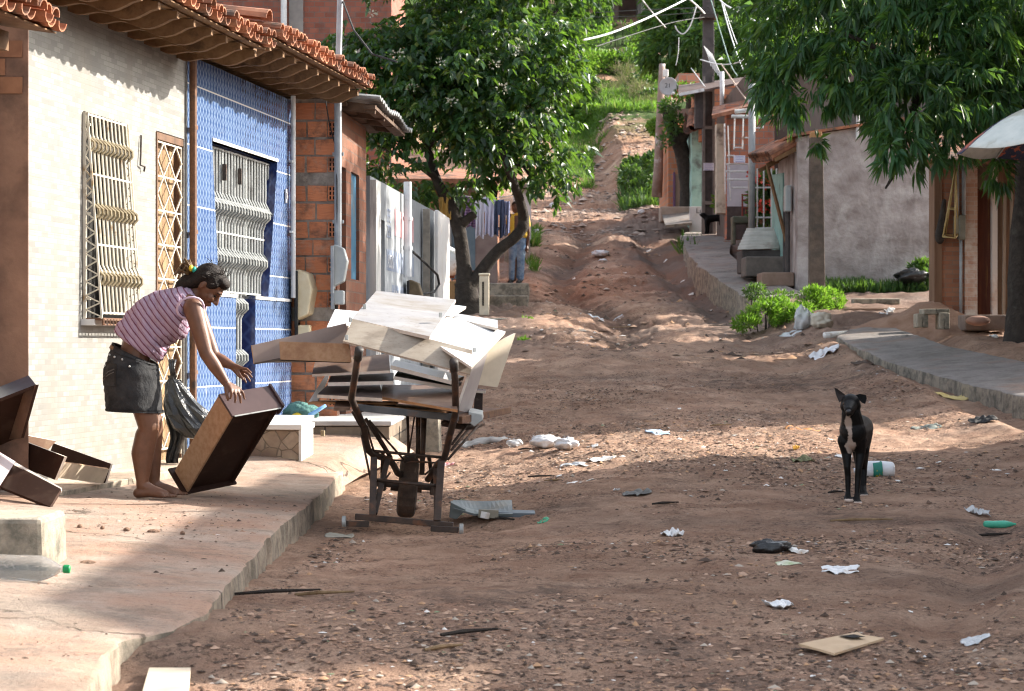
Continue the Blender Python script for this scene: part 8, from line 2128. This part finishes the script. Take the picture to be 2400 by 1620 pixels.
shrub('weed_bush', 'bright green feathery weed bush, left and widest, by the right kerb', 'bush', [sb(1790, 742, 46, 33, .75), sb(1835, 730, 44, 33.2, .8), sb(1750, 758, 34, 32.8, .55), sb(1870, 745, 34, 33, .7), sb(1800, 715, 24, 33.2, .7)], 5200, .075, .022, m_leafW, gap=4)
shrub('weed_bush', 'bright green weed bush in front of the concrete pole', 'bush', [sb(1905, 712, 46, 34, .85), sb(1945, 705, 36, 34.2, .8), sb(1880, 735, 36, 33.6, .7), sb(1955, 730, 26, 34, .7), sb(1915, 690, 24, 34, .6)], 4600, .075, .022, m_leafW, gap=4)
shrub('weed_bush', 'small dull green weed behind the bright bushes at the far pavement end', 'bush', [sb(1770, 685, 26, 37, .7), sb(1830, 700, 36, 36, .45)], 1300, .08, .024, m_leafD, gap=4)
shrub('weed_bush', 'leafy weed beside the kerb block on the left of the road', 'bush', [sb(1236, 762, 16, 36.5, .8), sb(1225, 805, 14, 33, .7)], 420, .09, .04, m_leafW)
shrub('weed_bush', 'dark leafy plant at the foot of the grey plaster wall', 'bush', [sb(2165, 635, 34, 39.2, .7), sb(2190, 650, 24, 38.9, .7)], 900, .12, .05, m_leafD)
def grass(name, label, spots, n, L, mat=None, group=None):
    B_ = []
    for px0, px1, D0, D1, k in spots:
        m_ = int(n * k); x = rng.random(m_); D = D0 + (D1 - D0) * rng.random(m_); px = px0 + (px1 - px0) * x
        X = (px - 1200) / FPX * D; B_.append(np.stack([X, D, gz(X, D)], -1))
    B_ = np.concatenate(B_); m_ = len(B_); d = rng.normal(size=(m_, 3)) * .45 + np.array([0, 0, 1]); L_ = L * (.5 + .8 * rng.random(m_))
    keep = vnoise(B_[:, 0], B_[:, 1], 1.1, 31) > -.12; B_ = B_[keep]; d = d[keep]; L_ = L_[keep]
    v, f = leaves(B_, d, L_, L_ * .14); return np_mesh(name, v, f, mat or m_grass, label=label, kind='stuff')
grass('grass', 'strip of grass at the foot of the grey plaster wall', [(1930, 2195, 38.7, 39.9, 1)], 5000, .22, m_leafD)
grass('grass', 'grass tufts along the left side of the far track', [(1226, 1262, 59, 66, .2), (1238, 1262, 52, 55, .02), (1290, 1390, 82, 92, .35), (1300, 1420, 92, 102, .3)], 9000, .30)
grass('grass', 'meadow grass on the bank above the track', [(1340, 1540, 101, 111, .8), (1250, 1360, 100, 110, .2)], 12000, .42)
grass('grass', 'grass tufts along the right side of the far track', [(1455, 1560, 72, 84, .6), (1590, 1640, 55, 62, .02)], 7000, .42, m_leafD)
# ---- hill shrubs: each its own thing ----
hs_ = [(1420, 120, 72, 128, 'B'), (1475, 100, 62, 130, 'B'), (1520, 120, 55, 128, 'B'), (1385, 165, 62, 122, 'B'), (1440, 190, 55, 120, 'B'), (1495, 175, 50, 124, 'D'), (1370, 230, 58, 114, 'B'), (1420, 250, 48, 112, 'B'), (1455, 255, 36, 112, 'D'), (1330, 270, 52, 110, 'B'), (1380, 285, 34, 108, 'B'), (1470, 285, 30, 108, 'B'), (1340, 330, 34, 102, 'B'), (1310, 210, 60, 116, 'D'), (1345, 130, 60, 124, 'D'), (1540, 70, 45, 126, 'B'), (1500, 225, 34, 108, 'R'), (1510, 260, 30, 104, 'R'), (1475, 215, 30, 112, 'R'), (1545, 300, 26, 78, 'B'), (1520, 300, 24, 96, 'D'), (1300, 100, 70, 130, 'D'), (1260, 180, 70, 124, 'B'), (1230, 280, 60, 112, 'D'), (1500, 400, 40, 80, 'D'), (1530, 395, 40, 76, 'D'), (1480, 420, 26, 78, 'D'), (1550, 430, 26, 74, 'D'), (1450, 150, 40, 119, 'D'), (1400, 205, 34, 113, 'D'), (1360, 265, 30, 109, 'D'), (1430, 228, 30, 110, 'R'), (1465, 180, 36, 114, 'R'), (1490, 255, 34, 106, 'R'), (1410, 70, 40, 131, 'D'), (1350, 190, 46, 115, 'B'), (1400, 150, 40, 118, 'B'), (1440, 95, 50, 126, 'B'), (1395, 262, 26, 106, 'B'), (1480, 140, 44, 120, 'B'), (1520, 190, 40, 112, 'D'), (1530, 235, 34, 106, 'D')]
nm = {'B': ('sunlit shrub on the hillside above the track', m_leafB, 'shrubs on the far hillside'), 'D': ('dark green shrub beside the far track', m_leafD, 'dark shrubs up the slope'), 'R': ('dry brown brush behind the old pole', m_dry, 'dry brush on the hillside')}
for i, (px, py, r, D, k) in enumerate(hs_):
    bl = [sb(px, py, r, D, .8), sb(px + random.uniform(-.6, .6) * r, py + random.uniform(-.2, .4) * r, r * .7, D - 1, .8), sb(px + random.uniform(-.7, .7) * r, py - random.uniform(0, .5) * r, r * .55, D, .8)]
    s = D / FPX * r
    shrub('hill_shrub', nm[k][0], 'shrub', bl, int(650 + 420 * s), .16 + .07 * s if k != 'R' else .5, (.09 + .035 * s) if k != 'R' else .03, nm[k][1], stems=True, gap=.9, group=nm[k][2])
# ---- trees behind the right houses and on the hilltop ----
def tree(name, label, base, blobs, n, L, W, mat, gap=.7, rt=.2):
    o = thing(name, label, 'tree', base); mb = MB(); top_ = Vector(blobs[0][0])
    limb(mb, [base + V(0, 0, -.3), base.lerp(top_, .35) + V(.2, 0, 0), base.lerp(top_, .7), top_ + V(0, 0, .5)], [rt * 1.3, rt, rt * .8, rt * .3])
    for b in blobs[1:]: limb(mb, [base.lerp(top_, .55), Vector(b[0]).lerp(top_, .5) + V(0, 0, -.2), Vector(b[0])], [rt * .5, rt * .35, rt * .12])
    mb.build('trunk', m_bark, o, smooth=True); v, f = rosette_crown(blobs, n, 7, L, W, gap, .35); np_mesh('crown', v, f, mat, o); return o
def gp_(px, D): X = (px - 1200) / FPX * D; return V(X, D, gz1(X, D))
tree('dark_tree', 'tall dark tree filling the top behind the utility pole', gp_(1610, 92), [sb(1610, 60, 80, 90, 1), sb(1560, 120, 60, 89, .9), sb(1660, 110, 75, 88, .9), sb(1640, 10, 90, 92, .9), sb(1570, 30, 60, 92, .9), sb(1600, 160, 50, 88, .7), sb(1700, 40, 80, 90, .9), sb(1560, -70, 90, 92), sb(1690, -80, 100, 92)], 3000, .42, .13, m_leafD, .5, .22)
tree('dark_tree', 'dark tree behind the red brick house, right of the utility pole', gp_(1760, 84), [sb(1740, 110, 70, 80, .9), sb(1790, 60, 80, 82, .9), sb(1720, 170, 45, 78, .8), sb(1780, 170, 55, 78, .8), sb(1850, 120, 80, 80, .9), sb(1830, 10, 80, 82), sb(1930, 160, 80, 80)], 2400, .40, .13, m_leafD, .5, .22)
tree('hilltop_tree', 'tree crown at the very top between the hilltop house and the pole', gp_(1560, 140), [sb(1575, 20, 50, 132), sb(1590, -60, 70, 134), sb(1540, -50, 50, 136)], 900, .5, .18, m_leafB, .5, .25)
tree('hillside_tree', 'broad hillside tree behind the flowering tree', gp_(1180, 118), [sb(1180, 120, 120, 112, .9), sb(1080, 60, 120, 114, .9), sb(1270, 40, 110, 116, .9), sb(1010, 160, 110, 112), sb(1150, 230, 90, 108, .8), sb(1380, -40, 80, 118)], 2600, .5, .18, m_leafD, .5, .3)
# leaning bare trunk by the brick end house
lt = thing('leaning_tree', 'leaning dark trunk with a few leaves in front of the brick house end', 'tree', at(1612, 492, 65.5))
mb = MB(); limb(mb, [at(1614, 500, 65.5), at(1612, 440, 65.5), at(1604, 380, 65.5), at(1590, 330, 65.5), at(1572, 290, 65.5), at(1556, 240, 65.5)], [.30, .25, .24, .24, .2, .1])
limb(mb, [at(1592, 335, 65.5), at(1612, 300, 65.2), at(1636, 280, 65)], [.2, .16, .1])
mb.build('trunk', m_bark, lt, smooth=True)
v, f = tuft([sb(1580, 290, 24, 65, .9), sb(1568, 250, 22, 65, .8), sb(1605, 215, 26, 66, .7), sb(1558, 330, 16, 65, 1)], 700, .17, .08, m_leafD and .3); np_mesh('crown', v, f, m_leafD, lt)
# flowering yard plants
yp = thing('yard_plant', 'tall potted plant with red flowers behind the white gate bars', 'plant', at(1792, 545, 46.5))
v, f = tuft([sb(1790, 470, 34, 46.5, 1.3), sb(1800, 430, 26, 46.5, 1), sb(1785, 515, 26, 46.3, .8), sb(1815, 490, 24, 46.5, 1.2)], 1700, .16, .06, .4); np_mesh('foliage', v, f, m_leafD, yp)
v, f = tuft([sb(1758, 415, 12, 46, .8), sb(1790, 425, 16, 46, .8), sb(1795, 485, 22, 45.9, .5), sb(1775, 480, 12, 46, .6)], 60, .10, .08, .2); np_mesh('red_flower', v, f, PM('red_petals', (.42, .03, .02), (.5, .07, .03), sc=9, r=.7), yp)
mb = MB(); p = at(1790, 552, 46.5); mb.lathe([(0, .16), (.8, .22), (1, .24)], p, p + V(0, 0, .35), 16); mb.build('pot', m_tileold, yp)
shrub('small_plant', 'small green plant right of the utility pole', 'plant', [sb(1688, 475, 14, 60, 1.4)], 260, .16, .07, m_leafB)
# band of far woods closing the skyline
xs = rng.uniform(-60, 75, 5200); ys = rng.uniform(150, 215, 5200); zz = gz(xs, ys) + rng.uniform(0, 9, 5200) ** 1.0
b0 = np.stack([xs, ys, zz], -1); L_ = 1.1 * (.6 + .8 * rng.random(len(xs)))
b0 = np.repeat(b0, 5, 0) + rng.normal(size=(len(b0) * 5, 3)) * .9; L_ = np.repeat(L_, 5)
v, f = leaves(b0, rng.normal(size=(len(b0), 3)) + np.array([0, 0, .1]), L_, L_ * .5); np_mesh('far_woods', v, f, m_leafD, label='dense green woods on the far hill', kind='stuff')
# ================= light, sky, camera =================
SUN_H = Vector((.93, .37, 0)).normalized(); TAN_EL = .50
el = math.atan(TAN_EL)
sd = Vector((SUN_H.x * math.cos(el), SUN_H.y * math.cos(el), math.sin(el)))
li = bpy.data.lights.new('sun', 'SUN'); li.energy = 3.7; li.angle = math.radians(.53); li.color = (1, .925, .82)
so = bpy.data.objects.new('sun', li); COL.objects.link(so); so.location = sd * 60
so.rotation_euler = (-sd).to_track_quat('-Z', 'Y').to_euler()
w = bpy.data.worlds.new('World'); SC.world = w; w.use_nodes = True
nt = w.node_tree; nt.nodes.clear()
sk = nt.nodes.new('ShaderNodeTexSky'); sk.sky_type = 'NISHITA'; sk.sun_disc = False
sk.sun_elevation = el; sk.sun_rotation = math.atan2(sd.x, sd.y)
sk.air_density = 1.0; sk.dust_density = 2.5; sk.ozone_density = 1.0
bg = nt.nodes.new('ShaderNodeBackground'); bg.inputs['Strength'].default_value = .13
wo = nt.nodes.new('ShaderNodeOutputWorld'); hs = nt.nodes.new('ShaderNodeHueSaturation'); hs.inputs['Saturation'].default_value = .42; nt.links.new(sk.outputs[0], hs.inputs['Color']); nt.links.new(hs.outputs[0], bg.inputs[0]); nt.links.new(bg.outputs[0], wo.inputs[0])

cam = bpy.data.cameras.new('camera'); cam.sensor_width = 36; cam.lens = 36 * FPX / 2400; cam.clip_end = 1000; cam.clip_start = .1
co = bpy.data.objects.new('camera', cam); COL.objects.link(co); co.location = (0, 0, 0); co.rotation_euler = (PI / 2, 0, 0)
cam.dof.use_dof = True; cam.dof.focus_distance = 13.2; cam.dof.aperture_fstop = 9
SC.camera = co
SC.view_settings.view_transform = 'Standard'; SC.view_settings.look = 'None'; SC.view_settings.gamma = 1
SC.view_settings.exposure = 1.9
SC.render.engine = 'CYCLES'
SC.cycles.use_denoising = True; SC.cycles.pixel_filter_type = 'BLACKMAN_HARRIS'; SC.cycles.filter_width = 1.2
SC.cycles.max_bounces = 8; SC.cycles.transparent_max_bounces = 8; SC.cycles.use_adaptive_sampling = True; SC.cycles.adaptive_threshold = .02
SC.render.resolution_x = 1024; SC.render.resolution_y = 691
